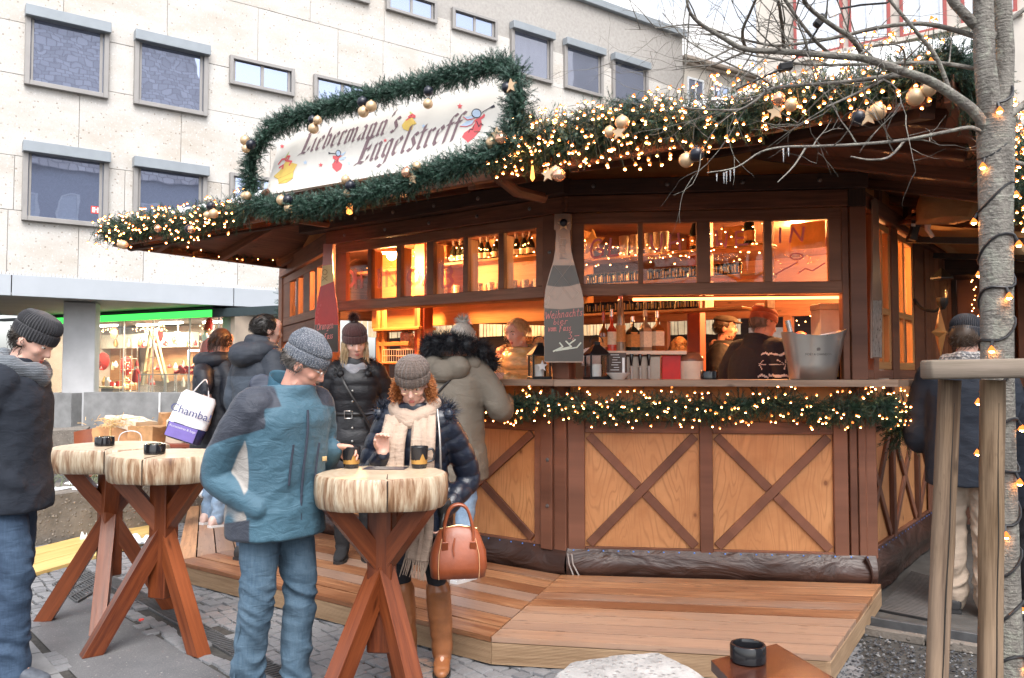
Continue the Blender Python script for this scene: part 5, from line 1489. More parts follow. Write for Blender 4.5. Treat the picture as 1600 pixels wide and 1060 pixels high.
# ------------------------------------------------------------------ bare tree with its stakes
def bark():
 g = G('smooth_grey_bark'); oc = g.coord('Object')
 a = g.noise(g.map(oc,(5,5,1.6)),3.0,5,.6); b_ = g.noise(oc,60,3,.6); ln = g.noise(g.map(oc,(6,6,40)),3,2,.5)
 c = g.ramp(a,[(.3,(.105,.095,.085)),(.55,(.18,.165,.145)),(.7,(.25,.235,.205))])
 c = g.mix(g.math('MULTIPLY',g.ramp(ln,[(.60,(0,0,0)),(.7,(1,1,1))]),.5),c,(.10,.085,.07))
 c = g.mix(g.ramp(b_,[(.64,(0,0,0)),(.72,(.6,.6,.6))]),c,(.34,.33,.28))
 pt = g.noise(oc,9.0,5,.7,1.5); c = g.mix(g.math('MULTIPLY',g.ramp(pt,[(.52,(0,0,0)),(.60,(1,1,1))]),.55),c,(.26,.265,.22)); c = g.mix(g.math('MULTIPLY',g.ramp(g.noise(oc,24.0,4,.7),[(.60,(0,0,0)),(.66,(1,1,1))]),.6),c,(.06,.05,.042))
 return g.bsdf(c,.85,0,g.bump(g.math('ADD',g.math('ADD',a,b_),g.math('MULTIPLY',ln,.6)),.7,.012))
BARK = bark()
TY = 3.0
tree = thing('street_tree','bare grey street tree with a light string wound round its trunk','tree',gp(1572,1250))
tree.location = (at(1566,900,TY).x,TY,0); tree.matrix_basis = Matrix.Translation(V((at(1566,900,TY).x,TY,0)))
m = MB(); tr = [(1574,1240),(1571,1000),(1567,850),(1562,700),(1558,560),(1557,430),(1556,330),(1556,250),(1555,190)]
trk = [at(x,y,TY) for x,y in tr]
m.tube(trk,[.062,.056,.053,.053,.055,.056,.058,.062,.066],18)
for (pts,rad) in (([(1554,215),(1545,160),(1538,90),(1536,0),(1535,-160)],[.05,.040,.037,.035,.03]),([(1557,215),(1566,150),(1570,80),(1566,0),(1562,-160)],[.05,.038,.033,.031,.028])):
 m.tube([at(x,y,TY + (.02 if x > 1550 else -.02)) for x,y in pts],rad,14)
part('trunk',m,BARK,tree,world=True,smooth=60)
limbs = [([(1550,222),(1525,178),(1490,150),(1455,128),(1412,112),(1352,92),(1300,87),(1225,81),(1165,77),(1131,60),(1090,34),(1075,11),(1072,-20)],.025,.0045,-.30),
         ([(1535,62),(1525,58),(1480,44),(1435,37),(1375,43),(1300,60),(1225,71),(1188,68),(1142,56),(1110,44)],.013,.004,.12),
         ([(1534,110),(1525,108),(1469,99),(1412,99),(1337,101),(1262,101),(1210,92),(1165,84),(1110,62)],.011,.004,.25),
         ([(1545,218),(1520,200),(1480,206),(1414,219),(1339,226),(1270,229),(1225,230),(1188,238),(1150,262),(1105,270)],.0095,.0022,-.25),
         ([(1430,118),(1392,119),(1345,125),(1301,130),(1210,138),(1180,158),(1150,172),(1075,170)],.011,.004,-.15),
         ([(1487,152),(1465,94),(1440,60),(1424,41),(1390,0),(1375,-20)],.010,.007,-.1),
         ([(1535,45),(1521,37),(1500,15),(1487,0),(1470,-40)],.024,.019,-.05),
         ([(1540,72),(1560,48),(1580,30),(1610,8)],.015,.010,.1),([(1548,205),(1585,175),(1620,150)],.020,.016,.05),([(1556,240),(1590,255),(1625,262)],.012,.010,.1),
         ([(1352,92),(1330,60),(1300,40),(1262,10),(1250,-20)],.012,.008,-.3),
         ([(1300,87),(1270,60),(1226,0),(1220,-20)],.008,.006,-.2),([(1225,81),(1222,40),(1216,0)],.009,.006,-.3),([(1165,77),(1160,50),(1172,20),(1185,-10)],.008,.005,-.3),
         ([(1412,112),(1414,90),(1405,72),(1370,70),(1345,84)],.005,.003,-.2),([(1414,95),(1452,57)],.004,.002,-.2),([(1483,100),(1487,62)],.004,.002,.1),
         ([(1414,219),(1390,245),(1360,250),(1330,245)],.006,.003,-.25),([(1260,229),(1240,260),(1215,285)],.005,.002,-.25),([(1412,106),(1370,130),(1330,150),(1290,168)],.008,.004,-.1),
         ([(1150,72),(1100,95),(1055,95)],.005,.002,-.1),([(1165,80),(1120,100),(1090,104),(1050,110)],.005,.002,.1),([(1210,138),(1185,120),(1150,105),(1110,85),(1070,60),(1035,20)],.005,.002,-.05)]
def limb(pts,r0,r1,dy):
 n = len(pts); P = []
 for i,(x,y) in enumerate(pts): P.append(at(x,y,TY + dy * i / (n - 1)))
 sm = [P[0]]
 for i in range(1,n - 1): sm.append(P[i] + V((0,0,.0)))
 sm.append(P[-1]); out = []
 for i in range(n - 1):
  p_,a,c,d = sm[max(i - 1,0)],sm[i],sm[i + 1],sm[min(i + 2,n - 1)]
  for k in range(4):
   t = k / 4; out.append(((2 * a) + (c - p_) * t + (2 * p_ - 5 * a + 4 * c - d) * t * t + (3 * a - p_ - 3 * c + d) * t ** 3) * .5)
 out.append(sm[-1]); return out,[r0 + (r1 - r0) * i / (len(out) - 1) for i in range(len(out))]
def twig(m,p,d,L,r,depth):
 pts = [p]; n = 5
 for i in range(n):
  d = (d + V((rng.gauss(0,.16),rng.gauss(0,.16),rng.gauss(.02,.14)))).normalized(); pts.append(pts[-1] + d * (L / n))
  if depth > 0 and i > 0 and rng.random() < .55:
   s = (d + V((rng.gauss(0,.7),rng.gauss(0,.6),rng.gauss(.05,.6)))).normalized(); twig(m,pts[-1],s,L * rng.uniform(.4,.7),r * .6,depth - 1)
 m.tube(pts,[r * (1 - .8 * i / n) for i in range(n + 1)],5)
for k,(pts,r0,r1,dy) in enumerate(limbs):
 P,R = limb(pts,r0 * .86,r1 * .8,dy); m = MB(); m.tube(P,R,9)
 if pts[0][0] < 1560:
  for i in range(3,len(P)):
   far = i / len(P)
   if rng.random() < (.16 + .42 * far) and P[i].x < 1.45 and P[i].z > 2.35:
    d = (P[i] - P[i - 1]).normalized(); s = (d * .6 + V((rng.gauss(0,.5),rng.gauss(0,.4),rng.gauss(.15,.55)))).normalized()
    twig(m,P[i],s,rng.uniform(.16,.42),min(R[i] * .55,.0034),2)
 part('branch',m,BARK,tree,world=True,smooth=60)
STAKE = wood('weathered_stake',(.060,.034,.018),(.34,.235,.145),.8,.8,.6,True,.2,.35)
CRACK = plain('crack_dark',(.02,.016,.012),.9)
def stake(label,x0,y0,x1,y1,w):
 a,c = at(x1,y1,2.78),at(x0,y0,2.78); t = thing('tree_stake',label,'stake',(a.x,a.y,0),0,'timber stakes beside the tree')
 m = MB(); d = (c - a).normalized(); x = V((1,0,0)); y = d.cross(x).normalized(); x = y.cross(d)
 k = (a.z) / d.z; a = a - d * k; rings = []; L = (c - a).length
 prof = [(math.cos(math.radians(q)),math.sin(math.radians(q))) for q in range(0,361,20)]
 vs,fs,uv = [],[],[]; n = 14; N = 18
 for i in range(n + 1):
  p = a + d * (L * i / n)
  for q in range(N):
   an = 2 * math.pi * q / N; rx,ry = w / 2 * math.copysign(abs(math.cos(an)) ** .75,math.cos(an)),w * .42 * math.copysign(abs(math.sin(an)) ** .75,math.sin(an)); j = 1 + .10 * noise.noise(V((i * .5,q * .7,x0)))
   vs.append(p + x * rx * j + y * ry * j)
 for i in range(n):
  for q in range(N):
   fs.append((i * N + q,i * N + (q + 1) % N,(i + 1) * N + (q + 1) % N,(i + 1) * N + q)); uu = L * i / n; du = L / n; v0 = q * w * .17; uv.append([(uu,v0),(uu,v0 + w * .17),(uu + du,v0 + w * .17),(uu + du,v0)])
 fs.append(tuple(n * N + q for q in range(N))); uv.append([(0,0)] * N); m.add(vs,fs,uv); part('post',m,STAKE,t,world=True,smooth=60)
 m = MB(); sgn = -1 if y.y > 0 else 1; pts = []
 for i in range(26):
  s = i / 25; pts.append(a + d * (L * (.02 + .93 * s)) + x * (w * (.04 + .05 * noise.noise(V((s * 5,0,x0))))) + y * (w * .424 * sgn));
 m.tube(pts,[.0009 + .0018 * math.sin(math.pi * i / 25) for i in range(26)],5); part('crack',m,CRACK,t,world=True)
stake('weathered round stake left of the tree trunk with a long crack',1484,594,1464,1060,.070)
stake('weathered round stake just in front of the tree trunk with wavy grain',1551,594,1547,1060,.076)
m = MB(); a,c = at(1446,578,2.72),at(1760,573,2.66); m.beam(a,c,.10,.064,ch=.007)
STAKE2 = wood('mossy_rail',(.085,.082,.05),(.30,.25,.20),.85,1.2,.5,True,.2,.5)
rl = thing('stake_rail','mossy half round rail nailed across the tree stakes','rail',(a + c) / 2)
part('rail',m,STAKE2,rl,world=True,smooth=60)
# cable wound round the trunk with cone shaped bulbs
CABLE = plain('black_cable',(.012,.012,.014),.5)
BMT = bulb_mesh(.0115)
spl = thing('fairy_lights','black light cable wound round the tree trunk with cone shaped warm bulbs','fairy lights',(trk[4].x,TY,1.4))
pts = []; turns = 13
for i in range(turns * 16 + 1):
 u = i / (turns * 16); py = 1080 - u * 940
 k = 0
 while k < len(tr) - 2 and tr[k + 1][1] > py: k += 1
 f = (tr[k][1] - py) / (tr[k][1] - tr[k + 1][1]); c = trk[k].lerp(trk[k + 1],f); an = i / 16 * 6.2832; r = .0585
 pts.append(c + V((r * math.cos(an),r * math.sin(an),.02 * math.sin(i * .7))))
m = MB(); m.tube(pts,.0055,6); part('cable',m,CABLE,spl,world=True)
inv = full(spl).inverted()
for i in range(5,len(pts),9):
 p = pts[i]; d = (p - V((trk[4].x,TY,p.z))).normalized(); q = p + d * .014 + V((0,0,-.032))
 m = MB(); m.beam(p,p + d * .012 + V((0,0,-.024)),.010,.010); part('socket',m,CABLE,spl,world=True)
 obj('bulb',BMT,spl,inv @ Matrix.Translation(q))
# cable and connector boxes slung through the branches
cb = thing('light_cable','black light cable slung through the branches with connector boxes','cable',at(1230,104,2.9))
m = MB(); m.tube([at(x,y,Y) for x,y,Y in ((1150,140,2.9),(1190,122,2.9),(1228,105,2.88),(1250,85,2.9),(1275,50,2.9),(1292,18,2.95),(1345,8,3),(1385,5,3),(1410,-12,3))],.004,6); part('cable',m,CABLE,cb,world=True)
for (x,y,a_) in ((1227,105,.2),(1281,33,.9)):
 p = at(x,y,2.88); m = MB(); m.box(p,(.05,.03,.03),Matrix.Rotation(-a_,3,'Y'),.006); part('connector',m,CABLE,cb,world=True)
m = MB(); m.box(at(1303,18,2.93),(.05,.012,.035),Matrix.Rotation(-.4,3,'Y'),.004); part('tag',m,STICK,cb,world=True)
m = MB(); ICE = plain('ice',(.7,.72,.75),.1,0,.05,9,Transmission_Weight=.6)
ic = thing('icicles','small clear icicles hanging from a twig below the eave','icicles',at(1137,265,2.76))
for (x,y,l) in ((1120,272,12),(1131,270,17),(1135,268,20),(1141,266,18),(1147,264,12),(1224,232,22),(1232,231,14)):
 p = at(x,y,2.76); m = MB(); m.tube([p,p - V((0,0,l * .0022))],[.0032,.0006],6); part('icicle',m,ICE,ic,world=True)
# ------------------------------------------------------------------ tree-slice bar tables
def slice_side():
 g = G('debarked_side'); uv = g.coord('UV'); r = g.n('ObjectInfo','Random')
 v = g.n('VectorMath',0,{'operation': 'ADD'},i0=uv,i1=g.n('CombineXYZ',0,X=g.math('MULTIPLY',r,30.0),Y=g.math('MULTIPLY',r,17.0),Z=0.0))
 a = g.noise(g.map(v,(26,3.2,1)),1.0,5,.62,.5); b_ = g.noise(g.map(v,(70,9,1)),1.0,4,.65,.6); c_ = g.noise(g.map(v,(5,2.0,1)),1.0,3,.5)
 f = g.math('ADD',g.math('MULTIPLY',a,.6),g.math('MULTIPLY',b_,.4)); f = g.math('ADD',f,g.math('MULTIPLY',g.math('SUBTRACT',c_,.5),.35))
 c = g.ramp(f,[(.30,(.10,.045,.025)),(.41,(.23,.125,.065)),(.49,(.37,.255,.165)),(.57,(.52,.42,.30)),(.74,(.66,.58,.46))])
 return g.bsdf(c,.40,0,g.bump(f,.5,.012),Specular_IOR_Level=.5)
def slice_top():
 g = G('slice_top'); oc = g.coord('Object'); r = g.n('ObjectInfo','Random')
 nz = g.noise(oc,6.0,4,.6); d = g.n('VectorMath','Value',{'operation': 'LENGTH'},i0=g.map(oc,(1,1,0)))
 rg = g.math('SINE',g.math('MULTIPLY',g.math('ADD',d,g.math('MULTIPLY',nz,.05)),170.0))
 c = g.ramp(nz,[(.3,(.48,.37,.25)),(.7,(.64,.54,.41))]); c = g.mix(g.math('MULTIPLY',g.math('ADD',rg,1.0),.14),c,(.42,.26,.14))
 return g.bsdf(c,.32,0,g.bump(g.noise(oc,80,3,.6),.1,.003),Specular_IOR_Level=.5)
SIDE,TOPM = slice_side(),slice_top()
REDW = wood('mahogany_stain',(.085,.018,.006),(.25,.065,.020),.35,1,.2,True,.5)
DARKSPL = plain('dark_split',(.03,.018,.01),.9)
def bar_table(label,loc,R,H,legs,seed,ups=None,th=.15):
 t = thing('bar_table',label,'bar table',loc,0,'tree slice bar tables'); r = random.Random(seed); N = 120
 def rad(a): return R * (1 + .030 * math.sin(2 * a + seed) + .022 * math.sin(3 * a + 2 * seed) + .014 * math.sin(5 * a + seed * 3) + .008 * math.sin(9 * a + seed) + .006 * math.sin(23 * a) + .004 * math.sin(41 * a + seed))
 lv = [(H - th,.945),(H - th + .012,.975),(H - th * .6,1.0),(H - th * .25,.995),(H - .012,.985),(H - .002,.968),(H,.95)]
 vs,fs,uv = [],[],[]
 for (z,q) in lv:
  for k in range(N):
   a = 2 * math.pi * k / N; rr = rad(a) * q + .004 * noise.noise(V((math.cos(a) * 12,math.sin(a) * 12,z * 5 + seed))); vs.append((rr * math.cos(a),rr * math.sin(a),z + (.004 * math.sin(3 * a) if z < H - .1 else 0)))
 for i in range(len(lv) - 1):
  for k in range(N): fs.append((i * N + k,i * N + (k + 1) % N,(i + 1) * N + (k + 1) % N,(i + 1) * N + k)); uv.append([(k / N * 6.28 * R,lv[i][0]),((k + 1) / N * 6.28 * R,lv[i][0]),((k + 1) / N * 6.28 * R,lv[i + 1][0]),(k / N * 6.28 * R,lv[i + 1][0])])
 m = MB(); m.add(vs,fs,uv,0); n6 = (len(lv) - 1) * N
 m.add([vs[n6 + k] for k in range(N)],[tuple(range(N))],None,1); m.add([vs[k] for k in range(N)],[tuple(range(N))[::-1]],None,1)
 part('slab',m,[SIDE,TOPM],t,smooth=40)
 a = -1.6 + .2 * seed % .5; m = MB(); pts = [(rad(a) * 1.002 * math.cos(a) ,rad(a) * 1.002 * math.sin(a),z) for z in (H - th + .01,H - th * .5,H - .01)] + [(rad(a) * .9 * math.cos(a),rad(a) * .9 * math.sin(a),H + .0005),(rad(a) * .3 * math.cos(a + .2),rad(a) * .3 * math.sin(a + .2),H + .0005)]
 m.tube(pts,[.003,.0035,.0035,.003,.0012],6); part('split',m,DARKSPL,t)
 m = MB(); a0 = math.radians(legs[0]); m.box((0,0,.26 + (H - th - .26) / 2),(.118,.118,H - th - .26),rotz(a0 + .6),.006); part('post',m,REDW,t)
 for dg_ in legs:
  a = math.radians(dg_); u = V((math.cos(a),math.sin(a),0)); n = V((-u.y,u.x,0))
  A,B = u * .045 + V((0,0,.57)),u * .375 + V((0,0,.0))
  d = (B - A).normalized(); w = .046; up = d.cross(n).normalized()
  c8 = []
  for (p,e) in ((A,0),(B,1)):
   for (s1,s2) in ((-1,-1),(1,-1),(1,1),(-1,1)):
    q = p + n * (w * .92 * s1) + up * (w * s2)
    tt = -q.z / d.z if e else (.02 - q.dot(u)) / d.dot(u) ; q = q + d * tt if e or True else q
    c8.append(q)
  ln = (B - A).length
  m = MB(); m.add(c8,[(3,2,1,0),(4,5,6,7)] + [(i,(i + 1) % 4,4 + (i + 1) % 4,4 + i) for i in range(4)],[[(0,0)] * 4] * 2 + [[(0,i * .1),(0,i * .1 + .09),(ln,i * .1 + .09),(ln,i * .1)] for i in range(4)])
  part('leg',m,REDW,t,smooth=0)
 for dg_ in (ups or legs):
  a = math.radians(dg_); u = V((math.cos(a),math.sin(a),0)); n = V((-u.y,u.x,0)); A,B = u * .04 + V((0,0,.71)),u * .235 + V((0,0,H - th))
  d = (B - A).normalized(); w = .044; up = d.cross(n).normalized(); c8 = []
  for (p,e) in ((A,0),(B,1)):
   for (s1,s2) in ((-1,-1),(1,-1),(1,1),(-1,1)):
    q = p + n * (w * .92 * s1) + up * (w * s2); tt = (H - th + .002 - q.z) / d.z if e else (.02 - q.dot(u)) / d.dot(u); c8.append(q + d * tt)
  m = MB(); m.add(c8,[(3,2,1,0),(4,5,6,7)] + [(i,(i + 1) % 4,4 + (i + 1) % 4,4 + i) for i in range(4)],[[(0,0)] * 4] * 2 + [[(0,i * .1),(0,i * .1 + .09),(.5,i * .1 + .09),(.5,i * .1)] for i in range(4)])
  part('brace',m,REDW,t,smooth=0)
 return t
TH = 1.10
bar_table('nearest tree slice bar table with two mugs, between the couple',(-.622,3.93,0),.304,TH,[-128,-52,82],1.3,[-150,-28,82])
bar_table('tree slice bar table in the middle, the nearer of the two with ashtrays',(-2.06,4.85,0),.325,TH,[-142,-36,86],2.9,[-165,-20,86])
bar_table('leftmost and farther tree slice bar table, beside the man in the navy coat',(-2.63,5.36,0),.365,TH,[-165,-72,28],4.4,[-165,-60,28])
BLKG = plain('black_ceramic',(.010,.010,.012),.10,0,.1,10)
def ashtray(label,loc):
 m = MB(); m.lathe([(.054,0),(.060,.006),(.060,.055),(.057,.060),(.050,.060),(.047,.050),(.044,.020),(0,.018)],28)
 return solo('ashtray',m,BLKG,label,'ashtray','black ashtrays',loc=loc,smooth=40)
ashtray('black ashtray on the leftmost bar table',(-2.66,5.33,TH)); ashtray('black ashtray on the middle bar table',(-2.10,4.80,TH))
GOLDPR = plain('gold_print',(.50,.27,.07),.4,.3); MUGB = plain('black_mug',(.018,.018,.022),.25,0,.1,9)
def mug(name,label,loc,hd=None,s=1.0,group=None,prints=True,mat=None,rim=None,simple=False):
 t = thing(name,label,'mug',loc,0,group); n = 10 if simple else 26
 m = MB(); m.lathe([(.030 * s,0),(.033 * s,.004 * s),(.040 * s,.094 * s),(.0385 * s,.096 * s),(.031 * s,.010 * s),(0,.009 * s)],n); part('cup',m,mat or MUGB,t,smooth=40)
 if hd is not None:
  d = V((math.cos(hd),math.sin(hd),0)); m = MB(); m.tube(cat_([d * (.036 * s) + V((0,0,.080 * s)),d * (.058 * s) + V((0,0,.082 * s)),d * (.066 * s) + V((0,0,.060 * s)),d * (.060 * s) + V((0,0,.034 * s)),d * (.033 * s) + V((0,0,.028 * s))]),.0055 * s,5 if simple else 8); part('handle',m,mat or MUGB,t)
 if prints:
  vs,fs = [],[]; K = 8 if simple else 36; rr = lambda z: (.033 + .007 * z / .094) * s + .0006
  hs = [.030 + (.010 * (i % 2) if simple else .006 * abs(math.sin(i * 1.9)) + (.030 * max(0,1 - abs((i % 12) - 6) / 2.2))) for i in range(K + 1)]
  for i in range(K + 1):
   a = 6.2832 * i / K
   for z in ((.020 * s,hs[i] * s + .004) if not simple else (.018 * s,hs[i] * s * 1.35 + .026)): vs.append((rr(z / s) * math.cos(a),rr(z / s) * math.sin(a),z))
  for i in range(K): fs.append((2 * i,2 * i + 2,2 * i + 3,2 * i + 1))
  m = MB(); m.add(vs,fs); part('print',m,rim or GOLDPR,t)
 return t
def cat_(pts,k=4):
 pts = [V(p) for p in pts]; n = len(pts); out = []
 for i in range(n - 1):
  p,a,c,d = pts[max(i - 1,0)],pts[i],pts[i + 1],pts[min(i + 2,n - 1)]
  for j in range(k):
   t = j / k; out.append(((2 * a) + (c - p) * t + (2 * p - 5 * a + 4 * c - d) * t * t + (3 * a - p - 3 * c + d) * t ** 3) * .5)
 out.append(pts[-1]); return out
def on_table(px,py,z=TH): return gp(px,py,z)
mp = at(549,727,4.10); mug('mug','black mug with gold fir trees in the hand of the man in the teal jacket',(mp.x,4.10,TH),2.6,1.14)
mp = at(655,727,4.10); mug('mug','black mug with gold print in front of the woman with the beige scarf',(mp.x,4.10,TH),.15,1.14)
card = thing('menu_card','dark printed menu card lying on the nearest bar table between the mugs','card',at(603,725,4.12) * 1)
c0 = V((at(603,725,4.09).x,4.09,TH + .0012)); card.matrix_basis = Matrix.Translation(c0) @ Matrix.Rotation(-.08,4,'Z')
m = MB(); m.box((0,0,.0006),(.21,.13,.0012),None,.0003); part('sheet',m,plain('card_print',(.05,.045,.06),.3,0,.8,25),card)
m = MB()
for k in range(6): m.box((-.03 + .02 * (k % 2),.045 - k * .018,.0014),(.11 - .02 * (k % 3),.005,.0003),None,.0001)
part('print_lines',m,plain('card_lines',(.45,.40,.34),.5),card)
# ------------------------------------------------------------------ bags
TAN = plain('cognac_leather',(.26,.062,.022),.38,0,.22,8,.25,45); TANS = plain('stitch_thread',(.55,.30,.15),.7)
hb = at(716,855,4.18); bag = thing('handbag','cognac brown leather handbag hanging from the arm of the woman in the puffer jacket','handbag',hb,.12)
m = MB(); X,Y,Z = V((1,0,0)),V((0,1,0)),V((0,0,1))
m.loft([((0,0,z),rx,ry,X,Y) for z,rx,ry in ((-.150,.115,.055),(-.142,.138,.078),(-.09,.146,.086),(-.02,.138,.070),(.06,.118,.042),(.098,.100,.020),(.108,.085,.008))],36,p=3.2)
for i,v in enumerate(m.v): q = V(v); m.v[i] = tuple(q + noise.noise_vector(q * 11) * .007 + V((0,0,-.02 * (abs(q.x) / .14) ** 2 if q.z > .0 else 0)))
part('body',m,TAN,bag,smooth=70)
for s in (-1,1):
 m = MB(); m.tube(cat_([(-.07,s * .045,.03),(-.072,s * .035,.10),(-.045,s * .02,.19),(0,s * .015,.215),(.045,s * .02,.19),(.072,s * .035,.10),(.07,s * .045,.03)],5),.0075,8); part('handle',m,TAN,bag)
 for x in (-.07,.07):
  m = MB(); m.box((x,s * .058,.005),(.032,.008,.075),Matrix.Rotation(-s * .35,3,'X'),.003); part('handle_tab',m,TAN,bag)
m = MB(); m.tube([(-.095,-.005,.094),(0,-.004,.112),(.095,-.005,.094)],.0035,6); part('zip',m,plain('brass',(.5,.38,.2),.3,.9),bag)
for x in (-.10,.10):
 m = MB(); m.tube([(x * .85,-.040,.05),(x,-.072,-.02),(x * 1.03,-.082,-.09),(x,-.070,-.145)],.0022,5); part('seam',m,TANS,bag)
m = MB(); m.tube([(-.02,-.052,.055),(-.03,-.075,.01),(-.025,-.080,-.03)],[.004,.006,.003],6); part('tassel',m,TAN,bag)
sb = thing('shopping_bag','white and purple plastic shopping bag carried by the woman in the black padded coat','shopping bag',at(300,650,7.30),.25)
Rb = Matrix.Rotation(math.radians(20),3,'Y') * .86
PLW = plain('white_polythene',(.78,.78,.80),.35,0,.06,12,.5,14); PLP = plain('purple_polythene',(.22,.17,.50),.35,0,.1,12,.3,14); PLN = plain('navy_polythene',(.02,.025,.09),.25,0,.2,12,.4,14)
m = MB(); m.loft([(Rb @ V((0,0,z)),rx,ry,Rb @ X,Y * .86) for z,rx,ry in ((-.105,.195,.085),(-.02,.195,.088),(.10,.190,.075),(.19,.18,.05),(.235,.15,.02))],28,p=3.6)
for i,v in enumerate(m.v): q = V(v); m.v[i] = tuple(q + noise.noise_vector(q * 9) * .012)
part('upper',m,PLW,sb,smooth=60)
m = MB(); m.loft([(Rb @ V((0,0,z)),rx,ry,Rb @ X,Y * .86) for z,rx,ry in ((-.275,.16,.055),(-.255,.185,.078),(-.104,.197,.087))],28,p=3.6); part('lower',m,PLN,sb,smooth=60)
m = MB(); m.box(Rb @ V((-.03,-.090,-.185)),(.29,.004,.145),Rb,.001); part('purple_panel',m,PLP,sb)
part('lettering',text_mb('Chamba!',.100,Rb @ V((-.01,-.101,.0)),Rb @ X,Rb @ Z),plain('navy_print',(.05,.06,.20),.5),sb,smooth=0)
part('small_lettering',text_mb('Accessoires & bags',.030,Rb @ V((-.03,-.0935,-.155)),Rb @ X,Rb @ Z),PLW,sb,smooth=0)
for s in (-1,1):
 m = MB(); m.tube(cat_([Rb @ V((-.08,s * .02,.22)),V((.08,s * .01,.30)),V((.12,0,.31)),Rb @ V((.10,s * .02,.215))],5),.006,6); part('handle',m,PLW,sb)
# ------------------------------------------------------------------ on and behind the counter
GLS = clear_glass('lantern_glass',(.93,.93,.92),.05,.0); IRON = plain('black_iron',(.012,.012,.013),.4,.3)
def lantern(label,loc,star=False):
 t = thing('lantern',label,'lantern',loc,.25,'black candle lanterns on the counter'); w = .062
 m = MB(); m.box((0,0,.01),(.15,.15,.02)); part('base',m,IRON,t)
 for sx in (-1,1):
  for sy in (-1,1): m = MB(); m.box((sx * w,sy * w,.095),(.012,.012,.15)); part('corner_bar',m,IRON,t)
 for k in range(4):
  m = MB(); m.box(rotz(k * math.pi / 2) @ V((0,-w,.095)),(2 * w - .012,.002,.148),rotz(k * math.pi / 2),.0004); part('pane',m,GLS,t)
 m = MB(); m.lathe([(.108,.17),(.108,.178),(.03,.245),(.03,.265),(.0,.268)],4,(0,0,0),rotz(math.pi / 4)); part('roof',m,IRON,t,smooth=0)
 m = MB(); m.tube([(.05 * math.cos(a),0,.262 + .05 * math.sin(a)) for a in [i * math.pi / 8 for i in range(9)]],.004,6); part('ring',m,IRON,t)
 m = MB(); m.lathe([(.034,.021),(.034,.105),(.030,.108),(0,.104)],16); part('candle',m,STICK,t)
 if star: m = MB(); m.prism(star_poly(.042),.004,(0,-w - .008,.095),basis(X,Z,-Y)); part('star',m,STICK,t)
lantern('black candle lantern right of the silver bottle board, beside the menu stand',F1.pt(F1.px(932,590,.1)[0],ZC1,.06)); lantern('black candle lantern with a white star left of the silver bottle board',F2.pt(F2.px(838,590,.1)[0],ZC1,.06),True)
def cpos(px,o=.05): return F1.pt(F1.px(px,590,o)[0],ZC1,o)
m = MB(); m.lathe([(.04,0),(.045,.004),(.085,.045),(.082,.047),(.04,.008),(0,.008)],20); solo('bowl',m,plain('white_china',(.75,.72,.68),.2),'small white bowl on the counter below the menu stand','bowl',loc=cpos(966,.14))
mn_ = thing('menu_stand','brown menu stand with white handwriting beside the beer taps','menu',cpos(965,-.03),-.1)
m = MB(); m.box((0,0,.095),(.125,.01,.19),Matrix.Rotation(-.1,3,'X')); part('board',m,plain('menu_brown',(.06,.03,.02),.5),mn_)
m = MB()
for k in range(9): m.box((-.02 + .012 * (k % 2),-.008 - .0016 * 0 - .010 * (k * .02 - .09) - .0,.175 - k * .018),(.062 - .012 * (k % 3),.001,.004),Matrix.Rotation(-.1,3,'X'),.0002)
m.box((.042,-.006,.10),(.018,.001,.11),Matrix.Rotation(-.1,3,'X'),.0002); part('chalk_lines',m,STICK,mn_)
ashtray('black ashtray on the counter in front of the flat cap man',cpos(1108,.08))
BRUSH = plain('brushed_aluminium',(.62,.58,.54),.30,.95,.04,3)
bk = cpos(1270,.02); bucket = thing('champagne_bucket','large brushed aluminium champagne bucket on the counter','bucket',bk)
def bowl_prof():
 vs,fs = [],[]; N = 48; lv = [(0,.150,.115),(.004,.158,.120),(.10,.172,.130),(.20,.190,.142),(.27,.205,.150),(.30,.212,.155)]
 for (z,a,b_) in lv:
  for k in range(N): t_ = 2 * math.pi * k / N; c,s = math.cos(t_),math.sin(t_); zz = z + (.05 * (abs(c) ** 1.5) * (1 if c > 0 else .6)) * (z / .3) ** 2; vs.append((a * c * (1 + .10 * (z / .3) * max(0,c)),b_ * s,zz))
 n = len(lv)
 for (z,a,b_) in lv[::-1]:
  for k in range(N): t_ = 2 * math.pi * k / N; c,s = math.cos(t_),math.sin(t_); zz = max(z,.012) + (.05 * (abs(c) ** 1.5) * (1 if c > 0 else .6)) * (z / .3) ** 2; vs.append(((a - .005) * c * (1 + .10 * (z / .3) * max(0,c)),(b_ - .005) * s,zz))
 for i in range(2 * n - 1):
  for k in range(N): fs.append((i * N + k,i * N + (k + 1) % N,(i + 1) * N + (k + 1) % N,(i + 1) * N + k))
 fs.append(tuple(range(N))[::-1]); fs.append(tuple((2 * n - 1) * N + k for k in range(N))); m = MB(); m.add(vs,fs); return m
part('body',bowl_prof(),BRUSH,bucket,smooth=50)
part('lettering',text_mb('MOËT & CHANDON',.020,(-.01,-.137,.165),X,Z,ext=.004),plain('etched_grey',(.16,.14,.13),.5),bucket,smooth=0)
m = MB(); m.lathe([(.011,.197),(.014,.200),(.0145,.212),(.009,.217),(0,.217)],8,(-.01,-.138,0)); part('crest',m,plain('etched_grey',(.16,.14,.13),.5),bucket)
